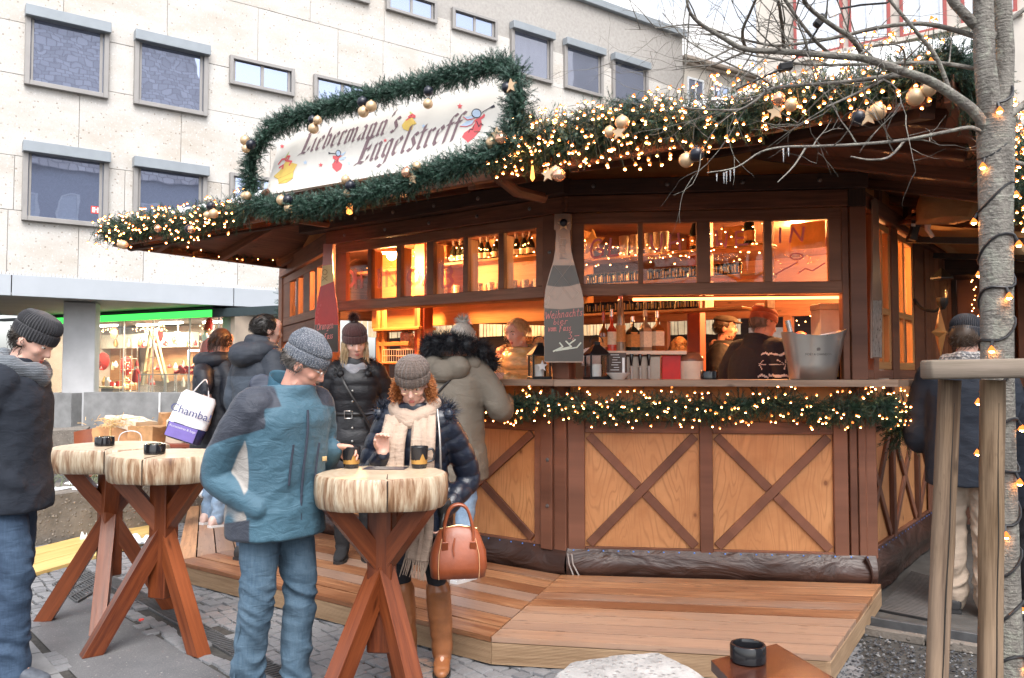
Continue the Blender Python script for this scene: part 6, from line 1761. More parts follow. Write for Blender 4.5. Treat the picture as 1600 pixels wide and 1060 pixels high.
def bottle(name,label,loc,prof,mat,lab=None,cap=None,tilt=None,group=None,sq=False):
 t = thing(name,label,'bottle',loc,.2,group)
 if tilt is not None: t.matrix_basis = Matrix.Translation(V(loc)) @ tilt.to_4x4()
 m = MB(); m.lathe(prof,4 if sq else 18,(0,0,0),rotz(math.pi / 4 + .2) if sq else None); part('glass',m,mat,t,smooth=40)
 if lab: r,z0,z1,lm = lab; m = MB(); m.lathe([(r,z0),(r,z1)],4 if sq else 18,(0,0,0),rotz(math.pi / 4 + .2) if sq else None); m.f = [f for f in m.f if len(f) == 4]; m.uv = m.uv[:len(m.f)]; m.m = m.m[:len(m.f)]; part('label',m,lm,t,smooth=40)
 if cap: r,z0,z1,cm = cap; m = MB(); m.lathe([(r,z0),(r * .95,z1),(0,z1)],12); part('cap',m,cm,t)
 return t
GREENGL = plain('dark_green_glass',(.012,.022,.014),.08,0,.1,5,Specular_IOR_Level=.7); AMBER = plain('amber_glass',(.20,.06,.012),.08,0,.1,5,Specular_IOR_Level=.7); CLEARB = plain('pale_spirit_glass',(.50,.34,.20),.06,0,.1,5,Transmission_Weight=.5); REDB = plain('red_liquor',(.50,.05,.02),.08,0,.1,5); LABC = plain('paper_label',(.72,.62,.45),.6,0,.15,60); LABO = plain('orange_label',(.55,.25,.07),.6,0,.2,60); FOIL = plain('silver_foil',(.6,.55,.52),.25,.9)
champ = lambda R: [(R,0),(R,.13),(R * .92,.16),(R * .5,.215),(R * .36,.25),(R * .34,.30),(R * .38,.305),(R * .38,.315),(0,.315)]
bottle('champagne_bottle','dark champagne bottle with silver foil leaning in the bucket',bk + V((-.10,.0,.10)),champ(.045),GREENGL,(.0455,.03,.10,LABC),(.020,.235,.318,FOIL),Matrix.Rotation(-.22,3,'Y'))
# bar block with taps, shelf and bottles
bb_ = cpos(1000,-.55); barF = Face((bb_.x,bb_.y),(F1.d.x,F1.d.y))
bx = lambda px: F1.px(px,575,-.5)[0] - F1.px(1000,575,-.5)[0]
bar = thing('bar_block','red and steel bar block behind the counter carrying the row of bottles','bar block',(bb_.x,bb_.y,FLOORZ if 'FLOORZ' in globals() else .32))
ZSH = 1.745
m = MB(); barF.box(m,bx(944),bx(1072),ZSH - .03,ZSH,-.12,.10,.004); part('shelf',m,CREAM,bar,world=True)
m = MB(); barF.box(m,bx(950),bx(1060),.33,1.44,-.15,.02,.004); part('cabinet',m,INNERW,bar,world=True)
m = MB(); barF.box(m,bx(979),bx(1032),1.44,ZSH - .04,-.05,.03,.004); part('tap_panel',m,plain('dull_steel',(.30,.24,.20),.35,.8),bar,world=True)
m = MB(); barF.box(m,bx(1034),bx(1064),1.44,ZSH - .035,-.1,.05,.004); part('red_box',m,plain('signal_red',(.60,.012,.01),.45),bar,world=True)
m = MB(); barF.box(m,bx(945),bx(978),1.44,ZSH - .04,-.1,.0,.004); part('side_box',m,REDW,bar,world=True)
for px in (986,999.5,1013):
 c = barF.pt(bx(px),1.62,.05); m = MB(); m.tube([c + barF.n * -.02,c + barF.n * .05,c + barF.n * .055 + V((0,0,-.09))],[.012,.011,.008],8); part('tap',m,BRUSH,bar,world=True)
 m = MB(); m.lathe([(.008,.01),(.016,.09),(.014,.10),(0,.10)],10,c + barF.n * .045); part('tap_handle',m,BLKG,bar,world=True)
sh_ = lambda px: barF.pt(bx(px),ZSH + .001,.0)
pr = lambda R,H,n=.35,s=.55: [(R,0),(R,H * s),(R * .9,H * (s + .06)),(R * n,H * (s + .2)),(R * n,H),(0,H)]
BG = 'spirit bottles on the bar shelf'
bottle('bottle','brown liqueur bottle with a pointed pourer, leftmost on the bar shelf',sh_(943),pr(.036,.25),AMBER,(.0365,.03,.11,LABO),(.013,.24,.31,REDB),None,BG)
bottle('bottle','orange red aperitif bottle, second from the left on the bar shelf',sh_(956),pr(.040,.27),REDB,(.0405,.05,.15,LABC),(.015,.27,.33,FOIL),None,BG)
bottle('bottle','very tall slender pale bottle rising above the others on the bar shelf',sh_(970),[(.040,0),(.034,.2),(.026,.32),(.018,.40),(.016,.43),(0,.43)],CLEARB,(.0395,.07,.20,LABO),(.018,.40,.455,REDB),None,BG)
bottle('bottle','square dark herbal liqueur bottle with an orange label on the bar shelf',sh_(989),pr(.055,.24,.22,.6),GREENGL,(.0555,.03,.13,LABO),(.016,.23,.27,FOIL),None,BG,True)
bottle('bottle','clear bottle with a cream label between the dark square one and the whiskey',sh_(1009),pr(.050,.28,.28,.6),CLEARB,(.0505,.03,.15,LABC),(.018,.27,.32,LABC),None,BG,True)
bottle('bottle','square whiskey bottle with a large white label, rightmost on the bar shelf',sh_(1028),pr(.053,.27,.27,.58),AMBER,(.0535,.04,.15,LABC),(.017,.26,.31,FOIL),None,BG,True)
jar = thing('punch_pot','cream punch pot with a clear domed lid beside the red box','pot',barF.pt(bx(1081),1.44,.02))
m = MB(); m.lathe([(.085,0),(.090,.01),(.090,.225),(0,.225)],24); part('pot',m,CREAM,jar)
m = MB(); m.lathe([(.092,.226),(.09,.25),(.06,.29),(0,.30)],20); part('lid',m,plain('smoky_lid',(.20,.10,.06),.12,0,.1,5),jar)
m = MB(); barF.box(m,bx(1040),bx(1110),.33,1.44,-.15,.15,.004); solo('cabinet',m,INNERW,'wooden cabinet under the punch pot','cabinet')
m = MB()
for k in range(12): m.box((rng.uniform(-.05,.05),rng.uniform(-.03,.03),.06 + rng.uniform(0,.03)),(.05,.004,.12),Matrix.Rotation(rng.uniform(-.2,.2),3,'Y'))
solo('napkins',m,STICK,'stack of white paper napkins behind the lantern','napkins',loc=F1.pt(F1.px(925,560,-.35)[0],1.62,-.35))
m = MB(); F1.box(m,F1.px(912,560,-.35)[0],F1.px(942,560,-.35)[0],.33,1.62,-.45,-.25); solo('side_cabinet',m,REDW,'narrow brown cabinet carrying the white napkins','cabinet')
gb = F1.pt(F1.px(1297,530,-.6)[0],1.53,-.6)
box_ = thing('gift_box','dark gift box printed with pale stars at the right end of the counter','box',gb,-.1); m = MB(); m.box((0,0,.16),(.24,.2,.32)); part('carton',m,plain('brown_carton',(.10,.04,.025),.6),box_)
for (x,z,r) in ((-.07,.22,.02),(-.02,.25,.012),(.04,.20,.028),(.08,.26,.016),(-.05,.12,.014),(.07,.11,.02)): m = MB(); m.prism(star_poly(r),.001,(x,-.1005,z),basis(X,Z,-Y)); part('printed_star',m,LABC,box_)
m = MB(); m.box((0,0,.10),(.22,.2,.20)); m.box((0,0,.225),(.23,.21,.045)); solo('cream_box',m,CREAM,'cream cardboard box standing on the starry gift box','box',loc=gb + V((0,0,.322)))
m = MB(); F1.box(m,F1.px(1282,560,-.6)[0] - .02,F1.px(1315,560,-.6)[0] + .04,.33,1.528,-.8,-.45); solo('cupboard',m,REDW,'brown cupboard under the gift box','cupboard')
for k,z in enumerate((0,.10)):
 for j in range(2): mug('mug','dark mug stacked at the right end of the counter beside the bucket',F1.pt(F1.px(1306,585,-.12)[0] + .0 + j * .0,ZC1 + z * 1.0,-.12 - j * .11),.6,1.0,'mugs stacked beside the bucket',True,None,None,True) if j == 0 else None
# hanging shelves of mugs seen through the right sash
hs = thing('hanging_shelf','hanging shelf of orange wood behind the right sash, lined with mugs and tins','shelf',at(1030,440,7.2))
HP = at(905,441,7.25); HF = Face((HP.x,HP.y),(F2.d.x,F2.d.y)); hx = lambda px,y=440: HF.px(px,y)[0]
for (x0,x1,z) in ((900,1200,2.355),(900,1200,2.585),(905,1160,2.10)):
 m = MB(); HF.box(m,hx(x0),hx(x1),z - .022,z,-.22,.02,.003); part('board',m,INNERW,hs,world=True)
for px in (908,1098,1195): m = MB(); HF.box(m,hx(px) - .012,hx(px) + .012,2.08,2.86,-.2,-.01,.003); part('upright',m,INNERW,hs,world=True)
m0 = None
def row(xs,z,label,o=-.06):
 global m0
 for px in xs:
  p = HF.pt(hx(px),z,o)
  if m0 is None: m0 = mug('mug',label,p,-1.2,1.0,'black mugs with gold print on the hanging shelf',True,None,plain('gold_print_bright',(.62,.38,.08),.4),True)
  else: dup(m0,p,rng.uniform(-.4,.4),label)
row([918,928,938,949,959,969,980,991,1013,1023,1035,1045,1054,1064,1078],2.356,'black mug with gold print in the row along the middle hanging shelf')
row([916,927,937,948,959,972,983,994,1006,1018,1031,1043,1056,1068,1080],2.101,'black mug with gold print in the row just below the right sash')
row([1118,1127,1137,1148],2.356,'black mug with gold print behind the third pane of the right sash')
for k,px in enumerate((968,985,1008,1022,1032)):
 m = MB(); m.lathe([(.035,0),(.042,.18),(.040,.185),(0,.18)],12); solo('tin',m,LABC if k % 2 else CREAM,'tall cream tin on the top hanging shelf behind the pink letters','tin','cream tins on the top hanging shelf',loc=HF.pt(hx(px),2.586,-.08))
m = MB(); m.prism(star_poly(.12),.03,HF.pt(hx(930),2.72,.02),basis(HF.d,Z,HF.n)); solo('paper_star',m,plain('straw_gold',(.55,.30,.10),.5),'straw star hanging at the upper left of the right sash','star')
for k,(px,lab) in enumerate(((1168,'dark bottle with an orange label behind the letter E pane'),(1083,'dark bottle at the right end of the top hanging shelf'))):
 bottle('champagne_bottle',lab,HF.pt(hx(px),2.586,-.05),champ(.045),GREENGL,(.0455,.03,.11,LABO),(.02,.235,.318,FOIL),None,'dark bottles on the top hanging shelf')
# glasses on the rail under the shelf: a warm poster
m = MB(); HF.box(m,hx(1112),hx(1150),2.60,2.78,-.24,-.235,.0005); solo('poster',m,plain('yellow_poster',(.75,.52,.20),.6,0,.2,8),'bright yellow poster behind the third pane of the right sash','poster')
m = MB(); HF.box(m,hx(1205),hx(1262),2.58,2.80,-.5,-.49,.0005); solo('poster',m,plain('yellow_poster',(.75,.52,.20),.6),'bright yellow poster behind the last pane of the right sash','poster')
# shelf of dark bottles behind the left sash
LP = at(690,405,7.9); LF = Face((LP.x,LP.y),(F2.d.x,F2.d.y)); lx = lambda px: LF.px(px,405)[0]
ls = thing('bottle_shelf','shelf of dark bottles behind the left sash','shelf',LP)
for z in (2.64,2.34): m = MB(); LF.box(m,lx(560),lx(842),z - .025,z,-.2,.02,.003); part('board',m,INNERW,ls,world=True)
m = MB(); LF.box(m,lx(560),lx(842),2.05,2.86,-.23,-.2,.003); part('back_board',m,INNERW,ls,world=True)
for k,px in enumerate((655,664,702,712,720,745,755,768,800,812,822)):
 if k == 0: lb0 = bottle('champagne_bottle','dark bottle with a cream label on the shelf behind the left sash',LF.pt(lx(px),2.641,-.07),[(r,z * .70) for r,z in champ(.042)],GREENGL,(.0425,.02,.07,LABC),(.018,.17,.222,FOIL),None,'dark bottles behind the left sash')
 else: dup(lb0,LF.pt(lx(px),2.641,-.07),rng.random(),'dark bottle with a cream label on the shelf behind the left sash')
GLASSY = plain('sparkling_glass',(.75,.62,.48),.12,0,.5,90,.6,90)
for k,px in enumerate(range(690,840,9)):
 m = MB(); m.lathe([(.028,0),(.034,.08),(.032,.082),(.026,.008),(0,.008)],10)
 if k == 0: g0 = solo('drinking_glass',m,GLASSY,'small drinking glass in the row behind the left sash','glass','drinking glasses behind the left sash',loc=LF.pt(lx(px),2.341,-.05))
 else: dup(g0,LF.pt(lx(px),2.341,-.05 - .06 * (k % 2)),0)
# left opening: shelf with basket, jar and menus
sp_ = at(622,545,8.0); SF = Face((sp_.x,sp_.y),(F2.d.x,F2.d.y)); sxx = lambda px: SF.px(px,545)[0]
osf = thing('orange_rack','orange wooden rack inside the left end of the stall','rack',sp_)
for (a,c,z0,z1) in ((588,660,1.99,2.02),(575,660,1.66,1.68)): m = MB(); SF.box(m,sxx(a),sxx(c),z0,z1,-.2,.05); part('shelf',m,INNERW,osf,world=True)
for px in (592,600,656): m = MB(); SF.box(m,sxx(px) - .02,sxx(px) + .02,.33,2.3,-.02,.02); part('upright',m,INNERW,osf,world=True)
m = MB(); SF.box(m,sxx(590),sxx(640),1.84,1.88,-.02,.02); part('crossbar',m,INNERW,osf,world=True)
m = MB()
for k in range(14): a = -.2 + k * .4 / 13; m.beam((a,-.1,0),(a,-.1,.12),.004,.004); m.beam((a,.1,0),(a,.1,.12),.004,.004)
for z in (0,.06,.12):
 for s in (-.1,.1): m.beam((-.2,s,z),(.2,s,z),.005,.005)
solo('wire_basket',m,CREAM,'white wire basket on the orange rack','basket',loc=SF.pt(sxx(632),1.681,.0),rz=math.atan2(F2.d.y,F2.d.x))
m = MB(); m.lathe([(.06,0),(.07,.02),(.07,.16),(.045,.19),(0,.19)],14); solo('sweet_jar',m,plain('jar_of_sweets',(.5,.28,.18),.2,0,.6,45),'jar of sweets on the orange rack under the shelf','jar',loc=SF.pt(sxx(625),1.80,-.1))
# ------------------------------------------------------------------ bottle shaped boards
def board_outline(px,ox,oy,zm,F,o): return [F.px(ox + x / zm,oy + y / zm,o) for x,y in px]
BF = Face((F1.pt(0,0,.10).x - .25,F1.pt(0,0,.10).y - .02),(.999,-.02))
half = [(107,58),(104,160),(118,165),(112,290),(98,370),(72,450),(50,540),(42,610),(42,1000),(52,1006)]; right = [(282,1006),(292,1000),(293,610),(284,560),(268,500),(245,420),(222,330),(212,280),(205,165),(212,160),(210,58)]
ol = board_outline(half + right,840,320,4.077,BF,0)
sbd = thing('bottle_board','silver champagne bottle shaped board with pink chalk writing on the post between the two sashes','sign board',BF.pt(ol[0][0],2.2))
SILV = plain('mirror_foil',(.31,.22,.175),.25,.3,.03,2); CHB = plain('chalkboard_film',(.085,.072,.062),.25,.1,.15,2)
def pface(poly,th,F,o,mat,par,name):
 q = [(a,c) for a,c in poly]; ar = sum(q[i][0] * q[(i + 1) % len(q)][1] - q[(i + 1) % len(q)][0] * q[i][1] for i in range(len(q)))
 if ar < 0: q = q[::-1]
 m = MB(); m.prism(q,th,F.pt(0,0,o),basis(F.d,Z,F.n)); return part(name,m,mat,par,world=True,smooth=0)
pface(ol,.012,BF,-.006,SILV,sbd,'panel')
PX = lambda x,y: BF.px(840 + x / 4.077,320 + y / 4.077)
pface([PX(*q) for q in ((97,388),(235,388),(268,502),(200,520),(130,525),(60,515))],.001,BF,.0062,CHB,sbd,'dark_band')
pface([PX(*q) for q in ((44,660),(150,668),(291,655),(291,998),(44,998))],.001,BF,.0062,CHB,sbd,'chalk_area')
part('lettering',text_mb('MOËT',.062,BF.pt(PX(178,275)[0],PX(178,275)[1],.0065),Z,-BF.d),plain('etched_grey2',(.30,.24,.21),.5),sbd,world=True,smooth=0)
def on_bf(lines,w,mat,name):
 m = strokes_mb([[PX(*q) for q in ln] for ln in lines],w,BF.pt(0,0,.0075),BF.d,Z); part(name,m,mat,sbd,world=True,smooth=0)
on_bf([[(95,375),(210,520),(262,560),(225,610),(150,520)],[(215,380),(120,500),(75,565),(118,612),(165,540)]],.0016,plain('etched_grey2',(.30,.24,.21),.5),'etched_cross')
# handwriting: one small pen alphabet, run along a rising line
HW = {'W': ([(0,1.4),(.25,0),(.5,1.0),(.75,0),(1.05,1.5)],),'e': ([(0,.45),(.5,.6),(.4,.95),(.1,.8),(.05,.2),(.3,0),(.6,.2)],),'i': ([(.1,.9),(.1,.1),(.3,.0)],[(.12,1.25),(.16,1.32)]),'h': ([(.1,1.5),(.05,0)],[(.05,.6),(.35,.95),(.45,.7),(.45,.05),(.6,.1)]),'n': ([(.05,.95),(.05,0)],[(.05,.7),(.35,.95),(.45,.7),(.45,.05),(.6,.1)]),'a': ([(.5,.85),(.2,.9),(.05,.4),(.2,.02),(.48,.3),(.5,.9),(.5,.1),(.65,.1)],),'c': ([(.5,.85),(.2,.9),(.05,.4),(.2,.0),(.5,.15)],),'t': ([(.25,1.4),(.2,.1),(.4,.0)],[(.0,.95),(.5,1.0)]),'s': ([(.45,.9),(.15,.85),(.2,.55),(.42,.35),(.3,.02),(.0,.1)],),'b': ([(.1,1.5),(.05,.1),(.3,.0),(.48,.4),(.3,.7),(.05,.5)],),'r': ([(.1,.95),(.05,0)],[(.05,.65),(.25,.95),(.45,.88)]),'v': ([(.0,.95),(.2,0),(.45,.95)],),'o': ([(.3,.95),(.05,.6),(.15,.05),(.42,.2),(.45,.7),(.3,.95)],),'m': ([(.05,.95),(.05,0)],[(.05,.7),(.28,.95),(.35,.0)],[(.35,.7),(.6,.95),(.68,.05),(.8,.1)]),'F': ([(.3,1.3),(.15,-.3)],[(.0,1.25),(.8,1.4)],[(.1,.7),(.55,.75)]),'3': ([(.0,1.3),(.45,1.35),(.2,.8),(.5,.5),(.35,.02),(.0,.1)],),',': ([(.15,.1),(.0,-.3)],),'-': ([(.0,.5),(.7,.55)],),'.': ([(.0,.02),(.05,.08)],),'O': ([(.5,1.4),(.1,1.0),(.1,.3),(.5,0),(.9,.5),(.8,1.2),(.5,1.4)],),'g': ([(.5,.85),(.2,.9),(.05,.4),(.2,.05),(.5,.3),(.5,.9),(.45,-.4),(.1,-.4)],)}
def pen(s,x,y,h,dx,dy):
 out = []; cx = 0
 for ch in s:
  if ch == ' ': cx += .5; continue
  w = max(p[0] for ln in HW[ch] for p in ln) + .16
  for ln in HW[ch]: out.append([(x + dx * (cx + a) + .12 * b_ * h,y + dy * (cx + a) - b_ * h) for a,b_ in ln])
  cx += w
 return out
PCH = plain('pink_chalk',(.80,.26,.24),.8); WCH = plain('pale_chalk',(.70,.72,.60),.8)
on_bf(pen('Weihnachts',48,730,32,32,-3) + pen('bier',100,765,27,38,-1) + pen('vom Fass',66,808,25,26,-1) + pen('3,-',195,855,32,40,-2),.0042,PCH,'chalk_writing')
on_bf([[(100,935),(160,905),(140,880)],[(130,925),(215,905),(180,870)],[(120,930),(250,910),(275,880)],[(200,890),(240,860)]],.010,WCH,'chalk_drawing')
m = MB(); p = BF.pt(PX(165,118)[0],PX(165,118)[1],.02); m.ball(p,.028,14,10); part('bauble',m,BLACKB,sbd,world=True)
m = MB(); m.prism(star_poly(.045),.006,p + V((0,.012,-.012)),basis(BF.d,Z,BF.n)); part('star',m,GOLD,sbd,world=True)
RF = Face((at(514,450,7.0).x - .3,7.0),(.985,-.17))
half = [(400,432),(397,560),(385,700),(375,790),(352,900),(334,1000),(330,1060),(330,1330)]; right = [(525,1330),(524,1040),(512,920),(490,780),(480,640),(476,560),(478,432)]
ol = board_outline(half + right,430,300,5.3,RF,0)
rbd = thing('bottle_board','red bottle shaped board with a cream band at the left end of the stall','sign board',RF.pt(ol[0][0],2.2))
PR = lambda x,y: RF.px(430 + x / 5.3,300 + y / 5.3)
pface(ol,.012,RF,-.006,plain('bottle_pink',(.55,.20,.17),.25),rbd,'panel')
pface([PR(*q) for q in ((392,615),(479,600),(490,740),(378,785))],.001,RF,.0062,plain('bottle_cream',(.72,.52,.22),.35),rbd,'cream_band')
pface([PR(*q) for q in ((376,785),(489,742),(512,920),(523,1040),(523,1100),(332,1100),(336,1000),(352,905))],.001,RF,.0062,plain('bottle_red',(.46,.02,.015),.25),rbd,'red_body')
pface([PR(*q) for q in ((332,1102),(523,1102),(523,1326),(332,1326))],.001,RF,.0062,CHB,rbd,'chalk_area')
m = strokes_mb([[PR(*q) for q in ln] for ln in [[(x * 1.0,y) for x,y in ln] for ln in pen('Orangen',345,1150,40,26,-4) + pen('one Fass',345,1230,34,24,-3)]],.005,RF.pt(0,0,.0075),RF.d,Z); part('chalk_writing',m,PCH,rbd,world=True,smooth=0)
part('lettering',text_mb('XO',.07,RF.pt(PR(436,690)[0],PR(436,690)[1],.0075),Z,-RF.d),plain('sign_ochre2',(.42,.22,.06),.6),rbd,world=True,smooth=0)
m = MB(); q = [F0.px(x,y,.06) for x,y in ((1363,312),(1368,308),(1372,318),(1374,400),(1378,470),(1378,560),(1362,560),(1362,470),(1364,400))]
sbd2 = thing('bottle_board','silver bottle shaped board seen almost edge on at the right corner of the stall','sign board',F0.pt(.1,2.2,.06)); pface(q,.012,F0,.05,SILV,sbd2,'panel'); pface([F0.px(x,y,.06) for x,y in ((1363.5,470),(1377,470),(1377,558),(1363,558))],.001,F0,.0625,plain('printed_grey',(.32,.31,.30),.3,.3,.6,30),sbd2,'print')
# ------------------------------------------------------------------ right side: awning, sack, lantern, star, neighbour stalls
def awn_mat():
 g = G('tan_awning'); c = g.ramp(g.noise(g.coord('Object'),2.0,3,.5),[(.3,(.66,.42,.20)),(.7,(.76,.52,.28))])
 mx = g.n('MixShader',0,i0=.5,i1=g.n('BsdfDiffuse',0,Color=c),i2=g.n('BsdfTranslucent',0,Color=c)); g.t.links.new(mx,g.out.inputs[0]); return g.m
AWN = awn_mat(); MOTOR = plain('black_plastic',(.02,.02,.022),.4); WHP = plain('white_plastic',(.72,.72,.72),.4)
aw = thing('awning','tan fabric awning projecting from the right side of the stall','awning',F0.pt(2.2,2.72,.3))
a0,a1 = F0.pt(1.22,2.78,.10),F0.pt(3.6,2.78,.10); b0,b1 = F0.pt(1.22,2.50,2.2),F0.pt(3.6,2.50,2.2)
m = MB(); vs,fs = [],[]
for i in range(9):
 for j in range(9): p = a0.lerp(a1,i / 8).lerp(b0.lerp(b1,i / 8),j / 8); p.z -= .05 * math.sin(math.pi * j / 8) * (1 + .3 * math.sin(i * 2)); vs.append(p)
for i in range(8):
 for j in range(8): fs.append((i * 9 + j,(i + 1) * 9 + j,(i + 1) * 9 + j + 1,i * 9 + j + 1))
m.add(vs,fs); part('fabric',m,AWN,aw,world=True,smooth=80)
m = MB(); m.tube([a0 + V((0,0,.02)),a1 + V((0,0,.02))],.055,12); part('roller',m,AWN,aw,world=True)
for s in (1.26,2.4,3.5):
 m = MB(); m.beam(F0.pt(s,2.66,.05),F0.pt(s + .05,2.42,2.15),.05,.05); part('arm',m,MOTOR,aw,world=True)
m = MB(); m.beam(b0,b1,.05,.09); part('front_bar',m,MOTOR,aw,world=True)
cm = at(1432,350,6.35); cr = thing('crank_gear','black and white awning crank gear on the side beam of the stall','crank gear',cm)
m = MB(); m.lathe([(.05,-.03),(.062,-.02),(.062,.02),(.05,.03),(0,.03)],18,cm + V((-.0,0,.03)),basis(V((0,0,1)),V((.6,.8,0)),V((.8,-.6,0)).normalized())); m.beam(cm + V((0,0,.02)),cm + V((-.04,.0,-.13)),.05,.06); part('housing',m,MOTOR,cr,world=True)
m = MB(); m.tube([cm + V((.06,-.03,.05)),cm + V((.075,-.03,.0)),cm + V((.07,-.03,-.05)),cm + V((.11,-.03,-.11))],[.02,.026,.02,.016],10); part('joint',m,WHP,cr,world=True)
m = MB(); m.box(cm + V((-.055,-.06,-.02)),(.04,.006,.022),rotz(.3)); part('plate',m,WHP,cr,world=True)
SACK = cloth('burlap',(.42,.26,.13),.95,260,.6,6,.2)
sk = at(1480,312,6.15); vs = []; fs = []
m = MB(); m.loft([((0,0,z),rx,ry,X,Y) for z,rx,ry in ((-.16,.20,.14),(-.05,.22,.15),(.06,.17,.12),(.12,.10,.08),(.16,.13,.10),(.2,.06,.05))],30)
for i,v in enumerate(m.v): q = V(v); m.v[i] = tuple(q + noise.noise_vector(q * 7) * .035 + V((.03 * math.sin(q.z * 30 + q.x * 20),0,0)))
solo('sack',m,SACK,'folded burlap sack stuffed under the right eave of the stall','sack',loc=sk,smooth=80)
m = MB(); lf = at(1490,335,6.2)
for (a,c) in (((-.28,0,-.02),(.35,.3,-.02)),((-.28,.2,-.02),(.3,.5,-.02))): m.beam(lf + V(a),lf + V(c),.12,.03)
for x in (-.1,.22): m.beam(lf + V((x + .05,.1,0)),lf + V((x + .08,.12,.4)),.04,.03)
part('loft_rack',m,STAIN,stall,world=True)
wl2 = thing('wall_lantern','old fashioned glass wall lantern on a black bracket at the right side of the stall','lantern',at(1472,462,6.9)); q = at(1472,455,6.9)
m = MB(); m.lathe([(.045,-.06),(.085,.10),(.085,.102)],6,q); part('glass',m,GLS,wl2,world=True,smooth=0)
m = MB(); m.lathe([(.10,.10),(.10,.112),(.05,.16),(.015,.19),(0,.2)],6,q); part('cap',m,IRON,wl2,world=True,smooth=0)
m = MB(); m.lathe([(.02,-.16),(.05,-.10),(.047,-.06),(0,-.06)],8,q); m.tube(cat_([q + V((0,0,-.13)),q + V((-.06,.02,-.17)),q + V((-.15,.06,-.14)),q + V((-.19,.1,-.06))]),.014,8); part('bracket',m,IRON,wl2,world=True)
st_ = at(1469,520,6.3); m = MB()
for s in (-1,1):
 pts = star_poly(.20,4,.28); vs = [V((x * .55,0,z)) for x,z in pts]; n = len(vs); vs.append(V((0,s * .05,0))); fs = [((i,(i + 1) % n,n) if s < 0 else ((i + 1) % n,i,n)) for i in range(n)]; m.add([rotz(.5) @ v for v in vs],fs)
solo('hanging_star',m,plain('gilded_star',(.45,.22,.07),.4,.3),'gilded four pointed star hanging under the wall lantern','star',loc=st_,smooth=0)
# neighbour stall behind on the right
NF = Face((at(1460,500,8.6).x,8.6),(.95,-.31)); nb_ = thing('neighbour_stall','dark timber neighbouring stall behind the tree at the right edge','market stall',NF.pt(1.5,0))
for k in range(13): m = MB(); NF.box(m,k * .22,k * .22 + .214,.0,2.6,-.03,rng.uniform(0,.008)); part('board',m,STAIN if k % 3 else DARKST,nb_,world=True)
for s in (.0,.75,1.5): m = MB(); NF.box(m,s,s + .12,0,2.7,.01,.10); part('post',m,STAIN,nb_,world=True)
m = MB(); NF.box(m,-.3,3.2,2.55,2.72,.02,.5); part('eave',m,DARKST,nb_,world=True)
def fn_(u): return NF.pt(.35 + rng.uniform(-.03,.03),2.7 - 1.1 * u,.16)
lights('short string of warm lights hanging on the neighbouring stall left of the tree',fn_,26,NF.pt(.3,2.7),True,BMS)
# dim stalls beyond the back opening with a cream fringe
KF = Face((at(560,500,14.2).x,14.2),(.98,-.20)); kb = thing('far_stall','dark stall far behind with a cream slatted fringe, seen through the opening','market stall',KF.pt(4,0)); kw = 9.6
m = MB(); KF.box(m,.2,kw + 3,0,3.9,-3,-.3); part('wall',m,DARKST,kb,world=True)
m = MB(); KF.box(m,.2,kw + 3,2.75,3.9,-.2,.5); part('roof',m,DARKST,kb,world=True)
m = MB()
for k in range(150):
 s = .2 + k * .0525
 if s > kw - 3.2: break
 z = 2.16 + .03 * noise.noise(V((s * 2,0,0))); m.box(KF.pt(s,(z + 2.72) / 2,.52 + .02 * (k % 2)),(.046,.012,2.72 - z),KF.R @ Matrix.Rotation(rng.uniform(-.03,.03),3,'Y'),.002)
part('fringe',m,plain('cream_slat',(.52,.40,.24),.8,0,.35,3),kb,world=True,kind='stuff')
for k in range(3): m = MB(); KF.box(m,kw - 3.0 + k * 1.5,kw - 2.4 + k * 1.5,1.2,2.3,-.29,-.25); part('lit_window',m,plain('pale_window',(.70,.66,.60),.5),kb,world=True)
lights('far string of warm lights glittering behind the sweater man',lambda u: KF.pt(kw - 3.6 + 3.4 * u,2.55 + .28 * math.sin(u * 9) + rng.uniform(-.22,.22),.6),130,KF.pt(kw - 2,2.5),False,BM)
ld = bpy.data.lights.new('lamp_light','POINT'); ld.energy = 30; ld.color = (1,.55,.25); ld.shadow_soft_size = .1
t = thing('pendant_lamp','small lamp at the far stall lighting its cream fringe','lamp',KF.pt(3.0,2.3,1.3)); m = MB(); m.ball((0,0,0),.06); m.tube([(0,0,.05),(0,0,.6)],.006,5); part('bulb',m,emit('warm_bulb',(1,.60,.26),40.0),t)
lo = bpy.data.objects.new('lamp_light',ld); COL.objects.link(lo); lo.location = KF.pt(3.0,2.15,1.3)
# ribbed mat, kerb and black gravel at the right
matq = [gp(1372,955),gp(1475,975),gp(1500,915),gp(1425,895)]
rm = thing('ribbed_mat','dark ribbed doormat on the ground at the right corner of the stall','mat',(matq[0] + matq[2]) / 2)
m = MB(); m.slab([q + V((0,0,.012)) for q in matq],.012); part('base',m,BLACKRUB,rm,world=True)
for k in range(34):
 t_ = (k + .5) / 34; m = MB(); m.beam(matq[0].lerp(matq[3],t_) + V((0,0,.014)),matq[1].lerp(matq[2],t_) + V((0,0,.014)),.014,.006,ch=.002); part('rib',m,plain('mat_grey',(.12,.11,.105),.8,0,.2,20),rm,world=True)
flat('path',[gp(1330,985),gp(1700,1050),gp(1700,780),gp(1460,850),gp(1372,900)],-.004,plain('dark_path',(.075,.072,.068),.7,0,.35,6,.5,60))
kbt = thing('kerb','low worn concrete kerb with a steel edge running under the tree stakes','kerb',gp(1450,1010))
